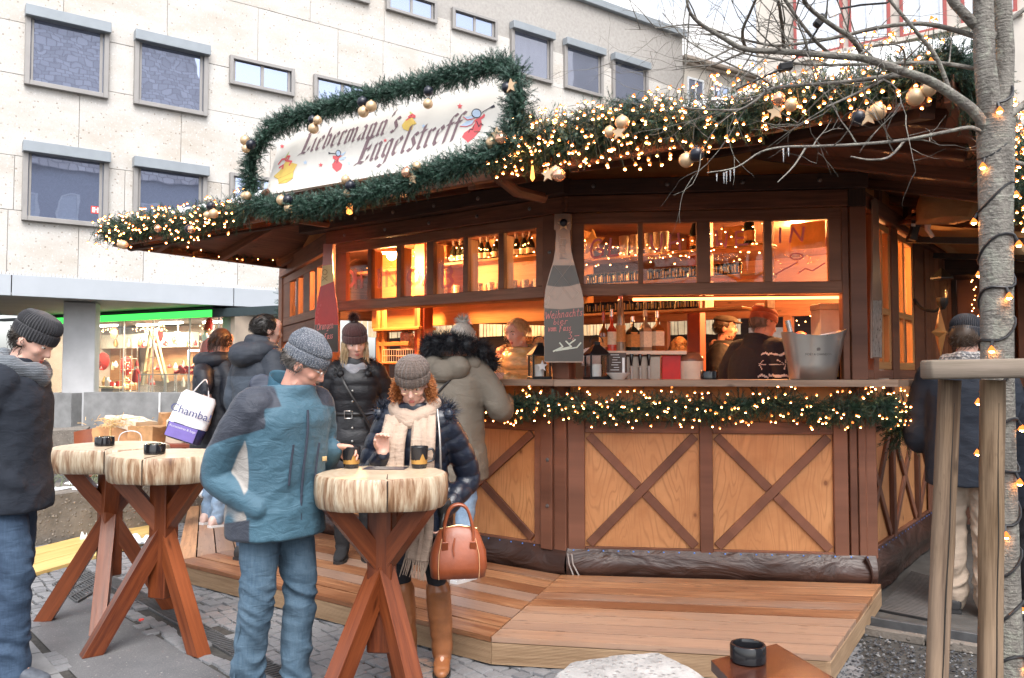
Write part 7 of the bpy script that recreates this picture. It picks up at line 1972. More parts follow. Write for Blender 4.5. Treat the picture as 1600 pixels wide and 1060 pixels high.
for (x0,y0,x1,y1,w,h,mt) in ((1330,985,1720,1052,.06,.05,ROUGH_CONC),(1335,972,1720,1035,.03,.06,GRATE)):
 a,c = gp(x0,y0),gp(x1,y1); n = 3
 for k in range(n): m = MB(); m.beam(a.lerp(c,k / n + .004) + V((0,0,h / 2 - .01)),a.lerp(c,(k + 1) / n - .004) + V((0,0,h / 2 - .01)),w,h); part('kerb_stone' if w > .04 else 'steel_edge',m,mt,kbt,world=True)
m = MB(); gpoly = [gp(1262,1062),gp(1335,990),gp(1720,1060),gp(1720,1180),gp(1200,1180)]
for k in range(2600):
 px,py = rng.uniform(1230,1640),rng.uniform(985,1120); q = gp(px,py)
 if not inpoly(q,gpoly): continue
 r = rng.uniform(.006,.014); a = rng.uniform(0,6.28); R3 = rotz(a) @ Matrix.Rotation(rng.uniform(-.6,.6),3,'X'); v8 = [(R3 @ V((x * r * rng.uniform(.6,1.2),y * r * rng.uniform(.6,1.2),z * r * rng.uniform(.4,.8)))) + q + V((0,0,r * .3)) for x,y,z in ((1,0,0),(-1,0,0),(0,1,0),(0,-1,0),(0,0,1),(0,0,-1))]
 m.add(v8,[(0,2,4),(2,1,4),(1,3,4),(3,0,4),(2,0,5),(1,2,5),(3,1,5),(0,3,5)])
def gravel_mat():
 g = G('black_gravel'); r = g.n('NewGeometry','Random Per Island'); return g.bsdf(g.ramp(r,[(0,(.018,.02,.024)),(.8,(.07,.075,.085)),(1,(.22,.22,.22))]),.6)
o = part('gravel',m,gravel_mat(),None,smooth=0); o['kind'] = 'stuff'
# foreground: pale stone and the corner of a bench with an ashtray
st0 = thing('pale_stone','pale washed aggregate stone block at the bottom edge in front of the platform','stone',at(990,1060,2.75))
tp = [at(868,1050,2.66),at(893,1031,2.78),at(955,1025,2.84),at(1032,1019,2.88),at(1062,1030,2.80),at(1120,1066,2.62),at(1100,1120,2.40),at(880,1120,2.40)]
zt_ = sum(p.z for p in tp[:5]) / 5
def gp_z(p,z): d = (p - V((0,0,CAMZ))); return V((0,0,CAMZ)) + d * ((z - CAMZ) / d.z)
tq = [gp_z(p,zt_) for p in tp]; cc = sum(tq,V()) / len(tq); n = len(tq); m = MB(); lv = [(0,1.10),(zt_ * .5,1.06),(zt_ - .05,1.03),(zt_ - .012,1.0),(zt_,.93)]; K = 6; ring = []
for i in range(n):
 for j in range(K): ring.append(tq[i].lerp(tq[(i + 1) % n],j / K))
vs,fs = [],[]; N = len(ring)
for z,s in lv: vs += [V((cc.x + (p.x - cc.x) * s,cc.y + (p.y - cc.y) * s,z)) for p in ring]
for i in range(len(lv) - 1): fs += [(i * N + k,(i + 1) * N + k,(i + 1) * N + (k + 1) % N,i * N + (k + 1) % N) for k in range(N)]
b_ = len(vs)
for s in (.7,.4): vs += [V((cc.x + (p.x - cc.x) * s,cc.y + (p.y - cc.y) * s,zt_ + .004)) for p in ring]
fs += [((len(lv) - 1) * N + k,b_ + k,b_ + (k + 1) % N,(len(lv) - 1) * N + (k + 1) % N) for k in range(N)] + [(b_ + k,b_ + N + k,b_ + N + (k + 1) % N,b_ + (k + 1) % N) for k in range(N)]; fs.append(tuple(b_ + N + k for k in range(N)))
ar = sum(ring[i].x * ring[(i + 1) % N].y - ring[(i + 1) % N].x * ring[i].y for i in range(N))
fs = [f[::-1] for f in fs] if ar > 0 else fs
if ar < 0: fs[-1] = fs[-1][::-1]
m.add(vs,fs); lumpy(m,.007,14.0,3); part('block',m,PALE_CONC,st0,world=True,smooth=60)
bz = .60; bq = [gp_z(at(*q,2.7),bz) for q in ((1111,1032),(1213,1006),(1330,1075),(1196,1120))]
bn = thing('bench_corner','corner of a dark brown varnished bench top at the bottom edge carrying an ashtray','bench',sum(bq,V()) / 4)
m = MB(); m.slab(bq,.035); part('top',m,wood('dark_varnish',(.045,.014,.008),(.11,.038,.022),.22,1,.1,False,.6),bn,world=True)
ctr_ = sum(bq,V()) / 4; m = MB(); m.box((ctr_.x,ctr_.y,(bz - .036) / 2),(.08,.08,bz - .036)); part('leg',m,STAIN,bn,world=True)
aq = gp_z(at(1169,1034,2.7),bz); ashtray('glossy black ashtray on the bench corner at the bottom edge',(aq.x,aq.y,bz))
# chair and wrapped goods behind the left tables
ch = at(150,675,9.2); chair = thing('wooden_chair','brown bent plywood chair behind the left bar table','chair',(ch.x,ch.y,0),.3)
CHW = plain('chair_plywood',(.22,.06,.025),.3,0,.2,6)
m = MB(); vs,fs = [],[]
for i in range(11):
 for j in range(5): u = -1 + 2 * i / 10; z = .62 + .29 * j / 4; vs.append((u * (.215 + .02 * j / 4),.05 * (1 - u * u) + .05 * j / 4,z + .03 * (1 - u * u) * (j == 4)))
for i in range(10):
 for j in range(4): fs.append((i * 5 + j,(i + 1) * 5 + j,(i + 1) * 5 + j + 1,i * 5 + j + 1))
m.add(vs,fs); m.add([V(v) + V((0,.012,0)) for v in vs],[f[::-1] for f in fs]); part('backrest',m,CHW,chair,smooth=80)
m = MB(); m.box((0,-.2,.46),(.42,.42,.02),None,.008); part('seat',m,CHW,chair)
for x in (-.19,.19):
 for y in (-.38,.03): m = MB(); m.tube([(x,y,0),(x * .95,y,.45 if y < 0 else .7)],.012,8); part('leg',m,GREYMETAL,chair)
tg = at(225,690,8.9); pt_ = thing('goods_table','low reddish table heaped with wrapped goods behind the middle bar table','table',(tg.x,tg.y,0),.1); TZ = .82
m = MB(); m.box((0,0,TZ - .02),(1.15,.6,.04)); part('tabletop',m,plain('red_brown_top',(.28,.06,.03),.4),pt_)
for x in (-.5,.5):
 for y in (-.25,.25): m = MB(); m.box((x,y,(TZ - .04) / 2),(.05,.05,TZ - .04)); part('leg',m,STAIN,pt_)
KRAFT = plain('kraft_paper',(.50,.27,.12),.5,0,.3,9,.5,20); PARC = plain('cream_paper',(.72,.62,.48),.5,0,.12,7,.3,20); STRAW = hairm = plain('straw',(.62,.42,.18),.7,0,.3,40)
def parcel(label,x,y,z,s,rz,mat,tie=True,tl=0):
 t = thing('parcel',label,'parcel',(tg.x + x,tg.y + y,TZ + z),rz,'parcels on the low table'); R_ = Matrix.Rotation(tl,3,'Y')
 m = gridbox(V((0,0,s[2] / 2)),s,R_,(6,5,3)); lumpy(m,.022,9.0,x); part('wrapping',m,mat,t,smooth=50)
 if tie: m = MB(); m.box((0,0,s[2] / 2),(s[0] * .06,s[1] * 1.03,s[2] * 1.05),R_); part('ribbon',m,STRAW,t)
parcel('copper paper parcel at the left of the low table',-.32,0,0,(.34,.35,.17),.2,KRAFT); parcel('large cream paper parcel on top of the low table heap',-.14,0,.16,(.42,.32,.10),-.3,PARC,True,.15); parcel('copper paper parcel in the middle of the low table',.10,-.1,0,(.30,.3,.18),-.2,KRAFT); parcel('cream parcel at the right of the low table under the shopping bag',.40,.05,.0,(.3,.34,.24),.3,PARC,False); parcel('small kraft parcel standing at the back of the low table',.22,.16,.17,(.22,.2,.14),.6,KRAFT)
m = MB()
for k in range(160): a = V((rng.gauss(0,.11),rng.gauss(0,.08),rng.uniform(0,.09))); d = V((rng.gauss(0,1),rng.gauss(0,1),rng.gauss(.1,.3))).normalized() * rng.uniform(.05,.11); m.tube([a,a + d * .5 + V((0,0,.01)),a + d],.003,3,cap=False)
o = solo('straw_heap',m,STRAW,'heap of golden packing straw spilling over the parcels','straw',loc=(tg.x - .24,tg.y - .14,TZ + .17),kind='stuff')
fr = thing('wire_rack','curved white wire holder at the front of the low table','holder',(tg.x + .0,tg.y - .34,TZ)); m = MB(); m.tube(cat_([(-.12,0,0),(-.10,0,.10),(-.03,0,.14),(.06,0,.14),(.12,0,.10),(.13,0,0)]),.006,6); part('hoop',m,WHP,fr)
# fir tree by the left end of the stall
ft = thing('fir_tree','small fir tree with baubles at the left end of the stall','fir tree',(at(462,500,11.5).x,11.5,0)); VV,MI = [],[]
for k in range(520):
 z = rng.uniform(.5,3.0); r = .62 * (1 - z / 3.15); a = rng.uniform(0,6.28); d = V((math.cos(a),math.sin(a),.12)).normalized()
 for q in range(2):
  pq = d * r * rng.uniform(.35,.95) + V((0,0,z)); dd = (d + V((rng.gauss(0,.3),rng.gauss(0,.3),rng.gauss(0,.2)))).normalized(); x,y,zz = frame_of(dd); tp_ = SPR[k % 4]; VV.append(tp_ @ (np.array([list(dd),list(x),list(y)]) * rng.uniform(1.0,1.6)) + np.array(list(pq))); MI.append(np.full(len(tp_) // 3,rng.choice((0,1,1,2))))
me = tri_mesh('crown',np.concatenate(VV),np.concatenate(MI),NEED); o = obj('crown',me,ft); o['kind'] = 'stuff'
m = MB(); m.tube([(0,0,0),(0,0,1.5),(0,0,3.05)],[.05,.035,.008],8); part('trunk',m,TWIG,ft)
for (a,z) in ((3.3,2.55),(3.6,2.45),(3.0,2.1),(3.4,1.8),(2.8,2.3)): obj('bauble',BAL[('c' if z > 2.4 else 'g','M')],ft,Matrix.Translation(V((math.cos(a),math.sin(a),0)) * (.60 * (1 - z / 3.15) + .03) + V((0,0,z))))
lights('tiny warm lights strung along the shelves behind the right sash',lambda u: HF.pt(hx(908 + 290 * u),2.70 - .10 * abs(math.sin(u * 9)) + rng.uniform(-.16,.10),.05),70,HP + V((0,0,.2)),False,BMS)  # glowing points added in place of glints around the shelves
lights('tiny warm lights strung over the bottle shelf behind the left sash',lambda u: LF.pt(lx(640 + 200 * u),2.80 - .06 * abs(math.sin(u * 9)) + rng.uniform(-.12,.02),.05),50,LP + V((0,0,.2)),False,BMS)  # the same added glint points for the left shelf
# ------------------------------------------------------------------ people: one continuous body each, clothes and hair as its parts
def remesh(mb,vox,smooth=4):
 me = bpy.data.meshes.new('w'); me.from_pydata(mb.v,[],mb.f)
 ob = bpy.data.objects.new('w',me); TMP.collection.objects.link(ob)
 r = ob.modifiers.new('r','REMESH'); r.mode = 'VOXEL'; r.voxel_size = vox; r.use_smooth_shade = True
 if smooth:
  s = ob.modifiers.new('s','SMOOTH'); s.iterations = smooth; s.factor = .5
 out = evaluated(ob)
 bpy.data.objects.remove(ob); bpy.data.meshes.remove(me)
 out.polygons.foreach_set('use_smooth',[True] * len(out.polygons))
 return out
def displace(me,fn):
 n = len(me.vertices); co = np.empty(n * 3,np.float32); me.vertices.foreach_get('co',co); co = co.reshape(-1,3)
 no = np.empty(n * 3,np.float32); me.vertices.foreach_get('normal',no); no = no.reshape(-1,3)
 d = fn(co,no); co = co + no * d[:,None]; me.vertices.foreach_set('co',co.ravel().astype(np.float32)); me.update(); return me
def vnoise(co,fr,seed=0.0):
 nz = noise.noise; f = float(fr) * .5; q = co * f + np.array([seed,seed * 1.7,seed * .6]); q = q.tolist()
 return np.array([nz(p) for p in q]) * 1.15
def cat(pts,k=5):
 pts = [V(p) for p in pts]; n = len(pts); out = []
 for i in range(n - 1):
  p,a,c,d = pts[max(i - 1,0)],pts[i],pts[i + 1],pts[min(i + 2,n - 1)]
  for j in range(k):
   t = j / k; out.append(((2 * a) + (c - p) * t + (2 * p - 5 * a + 4 * c - d) * t * t + (3 * a - p - 3 * c + d) * t ** 3) * .5)
 out.append(pts[-1]); return out
def lerps(vals,n):
 m = len(vals) - 1; out = []
 for i in range(n):
  t = i / (n - 1) * m; k = min(int(t),m - 1); out.append(vals[k] + (vals[k + 1] - vals[k]) * (t - k))
 return out
def limb_tube(mb,pts,rad,n=14,k=5):
 P = cat(pts,k); mb.tube(P,lerps(rad,len(P)),n)
 mb.ball(P[0],rad[0] * .99,12,8); mb.ball(P[-1],rad[-1] * .99,12,8)
 return mb
def skin(name,col,flush=(.62,.22,.17)):
 g = G(name); oc = g.coord('Object'); nz = g.noise(oc,22,3,.5); n2_ = g.noise(oc,160,2,.5)
 c = g.mix(g.math('MULTIPLY',nz,.35),col,flush)
 return g.bsdf(c,.48,0,g.bump(n2_,.12,.001),Subsurface_Weight=.12,Subsurface_Radius=(.02,.008,.005),Specular_IOR_Level=.4)
SKIN = skin('skin_fair',(.66,.42,.33)); SKIN_R = skin('skin_rosy',(.66,.36,.27))
EYEW = plain('eye_white',(.75,.73,.70),.25); EYED = plain('eye_dark',(.05,.035,.03),.2); LIP = plain('lips',(.48,.14,.12),.4)
WR = {}
class Person:
 def __init__(s,label,loc,face,H=1.75,lean=0.0,side=0.0,twist=0.0,head=(0,0,0),R=None,L=None,feet=None,sk=SKIN,vox=.010,hands=True,group=None,fem=False,knee=0.02):
  s.k = H / 1.75; s.lean = math.radians(lean); s.side = math.radians(side); s.twist = math.radians(twist); s.fem = fem; s.sk = sk
  rz = math.atan2(-face[0],face[1]); s.M = Matrix.Translation(V(loc)) @ Matrix.Rotation(rz,4,'Z'); s.Mi = s.M.inverted()
  s.loc = loc; s.rz = rz; s.seed = loc[0] * 3.1 + loc[1]
  k = s.k
  s.up = lambda p: s._up(V(p))
  sw = .172 if fem else .195
  s.sh = {+1: s._up(V((sw,-.015,1.415))),-1: s._up(V((-sw,-.015,1.415)))}
  dflt = lambda q: (V((q * .25,-.04,1.12)) * k,V((q * .25,.05,.88)) * k,V((0,.25,-1)))
  s.arm = {+1: R or dflt(1),-1: L or dflt(-1)}
  s.arm = {q: (V(a[0]),V(a[1]),V(a[2]).normalized()) + tuple(a[3:]) for q,a in s.arm.items()}
  s.feet = feet or [(.10,.0,8),(-.10,.0,-8)]
  s.knee = knee
  y,p,r = [math.radians(a) for a in head]
  base = (Matrix.Rotation(s.twist * .6,3,'Z') @ Matrix.Rotation(-s.lean,3,'X'))
  s.HR = base @ Matrix.Rotation(y,3,'Z') @ Matrix.Rotation(-p,3,'X') @ Matrix.Rotation(r,3,'Y')
  s.neck = s._up(V((0,-.02,1.46)))
  s.hc = s._up(V((0,-.005,1.53))) + (s.HR @ V((0,.02,.105))) * k
  s.body(vox,hands,label,group)
 def _up(s,p):
  k = s.k; piv = V((0,0,.95)); q = p - piv
  f = max(0,min(1,(p.z - .85) / .5))
  q = Matrix.Rotation(s.twist * f,3,'Z') @ Matrix.Rotation(s.side * f,3,'Y') @ Matrix.Rotation(-s.lean * f,3,'X') @ q
  return (q + piv) * k
 def h(s,x,y,z): return s.hc + s.HR @ (V((x,y,z)) * s.k)
 def loc_of(s,p): return s.Mi @ V(p)
 def add(s,name,me,mat,kind=None,label=None):
  if isinstance(me,MB): me = me.mesh(name,mat,60)
  else:
   me.materials.clear()
   for m in (mat if isinstance(mat,(list,tuple)) else [mat]): me.materials.append(m)
   me.name = name
  o = obj(name,me,s.o);
  return tag(o,label,None,None,kind)
 def hand(s,mb,w,d,curl=.5,n=None,thumb=1,sc=1.0,spread=.2):
  """w wrist, d direction of the palm, n palm-side normal"""
  k = s.k * sc; d = d.normalized(); n = V(n or (0,0,-1)); n = (n - d * n.dot(d)); n = n.normalized() if n.length > .1 else frame_of(d)[0]
  x = d.cross(n) * thumb        # towards the thumb side
  for i,q in enumerate((.030,.010,-.010,-.029)):
   mb.tube([w + x * (q * .7 * k),w + d * (.045 * k) + x * (q * k),w + d * (.088 * k) + x * (q * 1.02 * k)],[.014 * k,.0145 * k,.0125 * k],8); mb.ball(w + d * (.088 * k) + x * (q * 1.02 * k),.0125 * k,8,6)
  for i,(q,l) in enumerate(((.031,.072),(.0105,.080),(-.0105,.075),(-.030,.060))):
   p = w + d * (.086 * k) + x * (q * k); dd = V(d); a = curl * (1.05 + .12 * i); R = .0090 * k
   for j,(f,g_) in enumerate(((.45,.7),(.30,1.0),(.25,.8))):
    ax = dd.cross(n).normalized(); dd = Matrix.Rotation(a * g_,3,ax) @ dd; dd = (dd + x * (spread * q * 1.5)).normalized()
    e = p + dd * (l * f * k); mb.tube([p,e],[R,R * .93],8); mb.ball(e,R * .95,8,6); p = e; R *= .93
  p = w + d * (.028 * k) + x * (.026 * k); td = (d * .62 + x * .62 + n * (.25 + .45 * curl)).normalized(); R = .0115 * k
  for l,b_ in ((.040,0),(.032,.45),(.024,.35)):
   td = (td + d * b_ * .5 - x * b_ * .45 + n * b_ * .35 * curl).normalized(); e = p + td * (l * k); mb.tube([p,e],[R,R * .92],8); mb.ball(e,R * .93,8,6); p = e; R *= .92
 def body(s,vox,hands,label,group):
  k = s.k; mb = MB(); X,Y = V((1,0,0)),V((0,1,0))
  rings = [(s.up((0,-.005,z)),rx * k,ry * k,X,Y) for z,rx,ry in ((.82,.12,.09),(.92,.14,.10),(1.05,.125,.09),(1.2,.135,.095),(1.34,.14,.09),(1.42,.11,.07),(1.47,.06,.055))]
  mb.loft(rings,18)
  limb_tube(mb,[s.neck - V((0,0,.03)) * k,s.neck.lerp(s.hc,.45),s.h(0,-.015,-.03)],[.056 * k,.052 * k,.052 * k])
  h = s.h; e = lambda c,r: mb.ball(h(*c),tuple(a * k for a in r),20,14,s.HR)
  e((0,-.012,.030),(.074,.094,.084)); e((0,.020,.005),(.069,.072,.080)); e((0,.030,-.045),(.055,.060,.060)); e((0,.062,-.088),(.024,.024,.020)); e((0,.058,.048),(.060,.036,.045))
  for q in (-1,1):
   e((q * .036,.058,-.018),(.026,.026,.024)); e((q * .028,.076,.026),(.024,.014,.008)); e((q * .077,-.008,-.008),(.009,.020,.032))
   mb.tube([h(q * .050,.01,-.085),h(q * .02,.058,-.098)],[.020 * k,.018 * k],8)
  limb_tube(mb,[h(0,.084,.022),h(0,.097,.0),h(0,.106,-.022)],[.008 * k,.0095 * k,.0125 * k],10)
  for q in (-1,1): e((q * .011,.094,-.026),(.008,.010,.008))
  e((0,.082,-.057),(.022,.012,.009)); e((0,.082,-.066),(.019,.011,.008))
  for q in (-1,1):
   a = s.arm[q]; limb_tube(mb,[s.sh[q],a[0],a[1]],[.044 * k,.038 * k,.026 * k])
   if (hands if isinstance(hands,bool) else hands[0 if q > 0 else 1]): s.hand(mb,a[1],a[2],a[3] if len(a) > 3 else .35,a[4] if len(a) > 4 else V((-q,0,0)),-q if len(a) < 6 else a[5])
   else: limb_tube(mb,[a[1],a[1] + a[2] * .02 * k],[.026 * k,.022 * k])
  s.ank = []; s.kn = []
  for i,q in enumerate((1,-1)):
   fx,fy,fa = s.feet[i]; an = V((fx,fy - .03,.09)) * k; hip = V((q * .085,0,.90)) * k; kn = hip.lerp(an,.5) + V((q * .01,s.knee + .02,.02)) * k
   s.ank.append((an,math.radians(-fa))); s.kn.append((hip,kn))
   limb_tube(mb,[hip,kn,an],[.075 * k,.050 * k,.036 * k]); R = rotz(math.radians(-fa)); mb.tube([an,an + R @ V((0,.10,-.05)) * k,an + R @ V((0,.16,-.06)) * k],[.034 * k,.030 * k,.022 * k],8)
  s.o = obj('person',remesh(mb,vox,5)); s.o.data.materials.append(s.sk); s.o.data.name = 'person'
  s.o.matrix_basis = s.M; tag(s.o,label,'person',group)
 def face(s,eyes=True,iris=EYED,brow=None,lips=LIP):
  k = s.k
  for q in (-1,1):
   if eyes:
    m = MB(); m.ball(s.h(q * .030,.0745,.012),(.0155 * k,.0095 * k,.0085 * k),12,8,s.HR); e = s.add('eye',m,EYEW)
    m = MB(); m.ball(s.h(q * .030,.0825,.011),(.0068 * k,.0032 * k,.0068 * k),10,6,s.HR); m = m.mesh('iris',iris,60); obj('iris',m,e)
   m = MB(); m.tube([s.h(q * .014,.0885,.033),s.h(q * .032,.0885,.038),s.h(q * .048,.076,.032)],[.0035 * k,.004 * k,.002 * k],6); s.add('eyebrow',m,brow or plain('brow_brown',(.12,.07,.045),.8))
  m = MB(); m.ball(s.h(0,.0905,-.056),(.019 * k,.006 * k,.0042 * k),12,6,s.HR); m.ball(s.h(0,.0895,-.0655),(.016 * k,.006 * k,.0048 * k),12,6,s.HR); s.add('lips',m,lips)
 def glasses(s,mat):
  k = s.k; m = MB()
  for q in (-1,1):
   m.tube([s.h(q * .032 + .021 * math.cos(a),.097,.010 + .017 * math.sin(a)) for a in [i * .524 for i in range(12)]],.0012 * k,5,closed=True); m.tube([s.h(q * .053,.096,.014),s.h(q * .078,.0,.012)],.0012 * k,5)
  m.tube([s.h(-.011,.097,.012),s.h(0,.100,.016),s.h(.011,.097,.012)],.0012 * k,5); s.add('glasses',m,mat)
 def wrinkle(s,amp,fr=11.0,aniso=1.7):
  sd = s.seed
  def f(co,no):
   c = co.copy(); w = vnoise(co,fr * .6,sd + 9) * .10; c[:,2] = c[:,2] * aniso + w + .6 * c[:,0]; a = vnoise(c,fr,sd); b_ = vnoise(c,fr * 2.3,sd + 2); r = 1 - np.abs(a) * 2.4
   return amp * (.55 * r + .35 * b_ + .25 * vnoise(co,fr * 4.5,sd + 5))
  return f
 def quilt(s,amp,pitch,wr=.002):
  k = s.k; sh,arm = s.sh,s.arm; sd = s.seed
  segs = [(np.array(sh[q]),np.array(arm[q][0]),np.array(arm[q][1])) for q in (1,-1)]
  def f(co,no):
   u = co[:,2].copy(); best = np.full(len(co),9.0)
   for a,b_,c in segs:
    off = 0.0
    for p,r in ((a,b_),(b_,c)):
     d = r - p; L = np.linalg.norm(d); t = np.clip(((co - p) @ d) / (L * L),0,1); ds = np.linalg.norm(co - (p + t[:,None] * d),axis=1)
     sel = (ds < best) & (ds < .115 * k); u[sel] = (off + t * L)[sel] + .5; best[sel] = ds[sel]; off += L
   w = np.abs(np.sin(np.pi * (u + .006 * vnoise(co,9,sd)) / pitch))
   return amp * (np.sqrt(w) - .7) + wr * vnoise(co,26,sd) + wr * 1.3 * vnoise(co,12,sd + 3)
  return f
 def jacket(s,name,mat,hem=.80,bulk=0.0,flare=0.0,sleeve=.072,vox=.011,disp=None,collar=.04,waist=0.0,matfn=None,cuff=.90,smooth=4,open_neck=1.52):
  k = s.k; mb = MB(); X,Y = V((1,0,0)),V((0,1,0)); f = -.012 if s.fem else 0; b_ = bulk
  Z = [(hem,.190 + flare,.145 + flare),(hem + .10,.190 + flare * .75,.145 + flare * .75)]
  for z,rx,ry in ((.92,.190,.145),(1.02,.186 - waist * .5,.140 - waist * .4),(1.12,.182 - waist,.138 - waist),(1.25,.192,.142),(1.34,.196,.135),(1.405,.165,.112),(1.45,.105,.088),(1.475 + collar,.078,.080)):
   if z > hem + .12: Z.append((z,rx + f,ry))
  rings = []
  for z,rx,ry in Z:
   c = s.up((0,-.012 if z > 1.2 else 0,z)); t = s.twist * max(0,min(1,(z - .85) / .5)); R = rotz(t); rings.append((c,(rx + b_) * k,(ry + b_) * k,R @ X,R @ Y))
  mb.loft(rings,28,p=2.3)
  for q in (-1,1):
   a = s.arm[q]; w = a[1]; e = a[0]; c = e.lerp(w,cuff + .06)
   r0 = (sleeve + .012 + b_ * .4) * k
   limb_tube(mb,[s.sh[q] + V((-q * .035,0,-.02)) * k,s.sh[q].lerp(e,.5) + V((q * .006,0,0)) * k,e,e.lerp(w,.5),c],[r0,sleeve * 1.02 * k,sleeve * .93 * k,sleeve * .82 * k,sleeve * .60 * k],16)
  me = remesh(mb,vox,smooth)
  displace(me,disp or s.wrinkle(.007 * k))
  mats = mat
  if matfn:
   n = len(me.polygons); ce = np.empty(n * 3,np.float32); me.polygons.foreach_get('center',ce); idx = matfn(ce.reshape(-1,3) / k)
   o = s.add(name,me,mat); me.polygons.foreach_set('material_index',idx.astype(np.int32)); return o
  return s.add(name,me,mat)
 def trousers(s,mat,r=(.092,.070,.064),top=.98,vox=.012,low=.03,amp=.007,name='trousers'):
  k = s.k; mb = MB(); X,Y = V((1,0,0)),V((0,1,0))
  mb.loft([(s.up((0,0,z)),rx * k,ry * k,X,Y) for z,rx,ry in ((.80,.10,.09),(.86,.165,.125),(.94,.172,.130),(top,.165,.122))],20)
  for i in (0,1):
   hip,kn = s.kn[i]; an = s.ank[i][0]; e = an + V((0,0,low - .05)) * k
   limb_tube(mb,[hip + V((0,0,-.0)) * k,hip.lerp(kn,.5),kn,kn.lerp(an,.55) + V((0,-.012,0)),e],[(r[0] + .006) * k,(r[0] - .006) * k,r[1] * k,(r[1] + r[2]) / 2 * k,r[2] * k],16)
  me = remesh(mb,vox,3)
  kz = np.array([s.kn[0][1].z,s.ank[0][0].z]); sd = s.seed
  def f(co,no):
   g = np.exp(-((co[:,2] - kz[0]) / .13) ** 2) + 1.3 * np.exp(-((co[:,2] - kz[1] - .10) / .11) ** 2) + .35
   c = co.copy(); c[:,2] = c[:,2] * 1.7 + .8 * np.abs(c[:,1]) + .10 * vnoise(co,9,sd + 4); return amp * g * (1 - 2.4 * np.abs(vnoise(c,15,sd))) + amp * .4 * vnoise(c,34,sd + 1)
  displace(me,f); return s.add(name,me,mat)
 def shoes(s,mat,sole=None,L=.165,h=.0,boots=0.0,br=.058,name='shoe',heel=.0):
  k = s.k
  for i in (0,1):
   an,fa = s.ank[i]; R = rotz(fa); g0 = V((an.x,an.y,0)); mb = MB(); X,Y = R @ V((1,0,0)),R @ V((0,0,1)) if False else V((0,0,1))
   rings = []
   for y,w,zt in ((-.085,.028,.055),(-.07,.036,.085),(-.02,.040,.105),(.04,.043,.088),(.09,.047,.066),(.13,.044,.052),(.165,.030,.040),(.178,.012,.030)):
    c = g0 + R @ V((0,y,(zt / 2 + .012))) * k; rings.append((c,w * k,zt / 2 * k,X,V((0,0,1))))
   mb.loft(rings,16,p=2.6)
   if boots > 0:
    kn = s.kn[i][1]; top = an.lerp(kn,boots); limb_tube(mb,[an + V((0,-.0,-.01)) * k,an.lerp(top,.4) + V((0,-.010,0)),top],[br * .86 * k,br * 1.0 * k,br * 1.12 * k],16)
   else: limb_tube(mb,[an + V((0,0,-.02)) * k,an + V((0,0,.02)) * k],[.044 * k,.044 * k],12)
   me = remesh(mb,.008,3)
   if boots > 0: displace(me,lambda co,no: .0045 * (1 - 2 * np.abs(vnoise(co * np.array([1,1,2.2]),15,s.seed + i))) * (co[:,2] > .06 * k))
   o = s.add(name,me,mat)
   m = MB(); pts = [(-.03,-.088),(.03,-.088),(.043,-.02),(.050,.09),(.035,.165),(.0,.184),(-.035,.165),(-.050,.09),(-.043,-.02)]
   m.prism([(x * k,y * k) for x,y in pts],.020 * k,g0,R); me = m.mesh('sole',sole or BLACKRUB,30); obj('sole',me,o)
 def beanie(s,mat,ribs=40,tilt=0.0,top=.155,cuff=True,pom=None,wide=1.0,low=0.0,slouch=0.0,amp=.0028):
  k = s.k; prof = [(.094,.012),(.101,.014)] + ([(.106,.024),(.108,.050),(.105,.066),(.099,.070)] if cuff else [(.102,.04)]) + [(.104,.078),(.104,.095),(.096,.115),(.076,.137),(.048,top - .006),(.02,top),(0,top + .001)]
  n = ribs * 4; mb = MB(); vs,fs = [],[]; Rt = Matrix.Rotation(math.radians(-tilt),3,'X')
  P = []
  for (a,c) in zip(prof[:-1],prof[1:]):
   for j in range(2): P.append((a[0] + (c[0] - a[0]) * j / 2,a[1] + (c[1] - a[1]) * j / 2))
  P.append(prof[-1]); m = len(P)
  for (r,z) in P:
   for q in range(n):
    an = 2 * math.pi * q / n; rr = r * wide + amp * math.cos(ribs * an) * min(1,r / .06)
    v = V((rr * .84 * math.cos(an),rr * 1.02 * math.sin(an) - slouch * max(0,z - .09),z - low)); vs.append(s.hc + s.HR @ (Rt @ v * k) + s.HR @ V((0,-.006,0)))
  for i in range(m - 1):
   for q in range(n): fs.append((i * n + q,i * n + (q + 1) % n,(i + 1) * n + (q + 1) % n,(i + 1) * n + q))
  mb.add(vs,fs); o = s.add('hat',mb,mat)
  if pom:
   c = s.hc + s.HR @ (Rt @ V((0,-slouch * .06,top - low + .035)) * k); s.fur('pompom',pom,[(c,.012)],700,.048,thick=.0016,parent=o)
  return o
 def fur(s,name,mat,balls,n,L,thick=.0016,parent=None,dirb=None,curl=.35):
  """tufts of hairs round a chain of balls (centre, radius)"""
  T = []; r = random.Random(int(s.seed * 100) + n)
  for i in range(n):
   u = r.random() * (len(balls) - 1); a = int(u); f = u - a
   c = V(balls[a][0]) if len(balls) == 1 else V(balls[a][0]).lerp(V(balls[min(a + 1,len(balls) - 1)][0]),f); R = balls[a][1]
   d = V((r.gauss(0,1),r.gauss(0,1),r.gauss(0,1))).normalized()
   if dirb is not None: d = (d + V(dirb) * .5).normalized()
   p = c + d * R; side = d.cross(V((r.random() - .5,r.random() - .5,r.random() - .5))).normalized() * thick; d2 = (d + V((r.gauss(0,curl),r.gauss(0,curl),r.gauss(0,curl) - .15))).normalized()
   l = L * r.uniform(.6,1.1); q = p + d * l * .5; e = q + d2 * l * .5
   T += [p - side,p + side,q + side * .8,p - side,q + side * .8,q - side * .8,q - side * .8,q + side * .8,e]
  m = MB()
  for (c,R) in balls: m.ball(c,R * 1.0 + L * .04,12,8)
  base = []
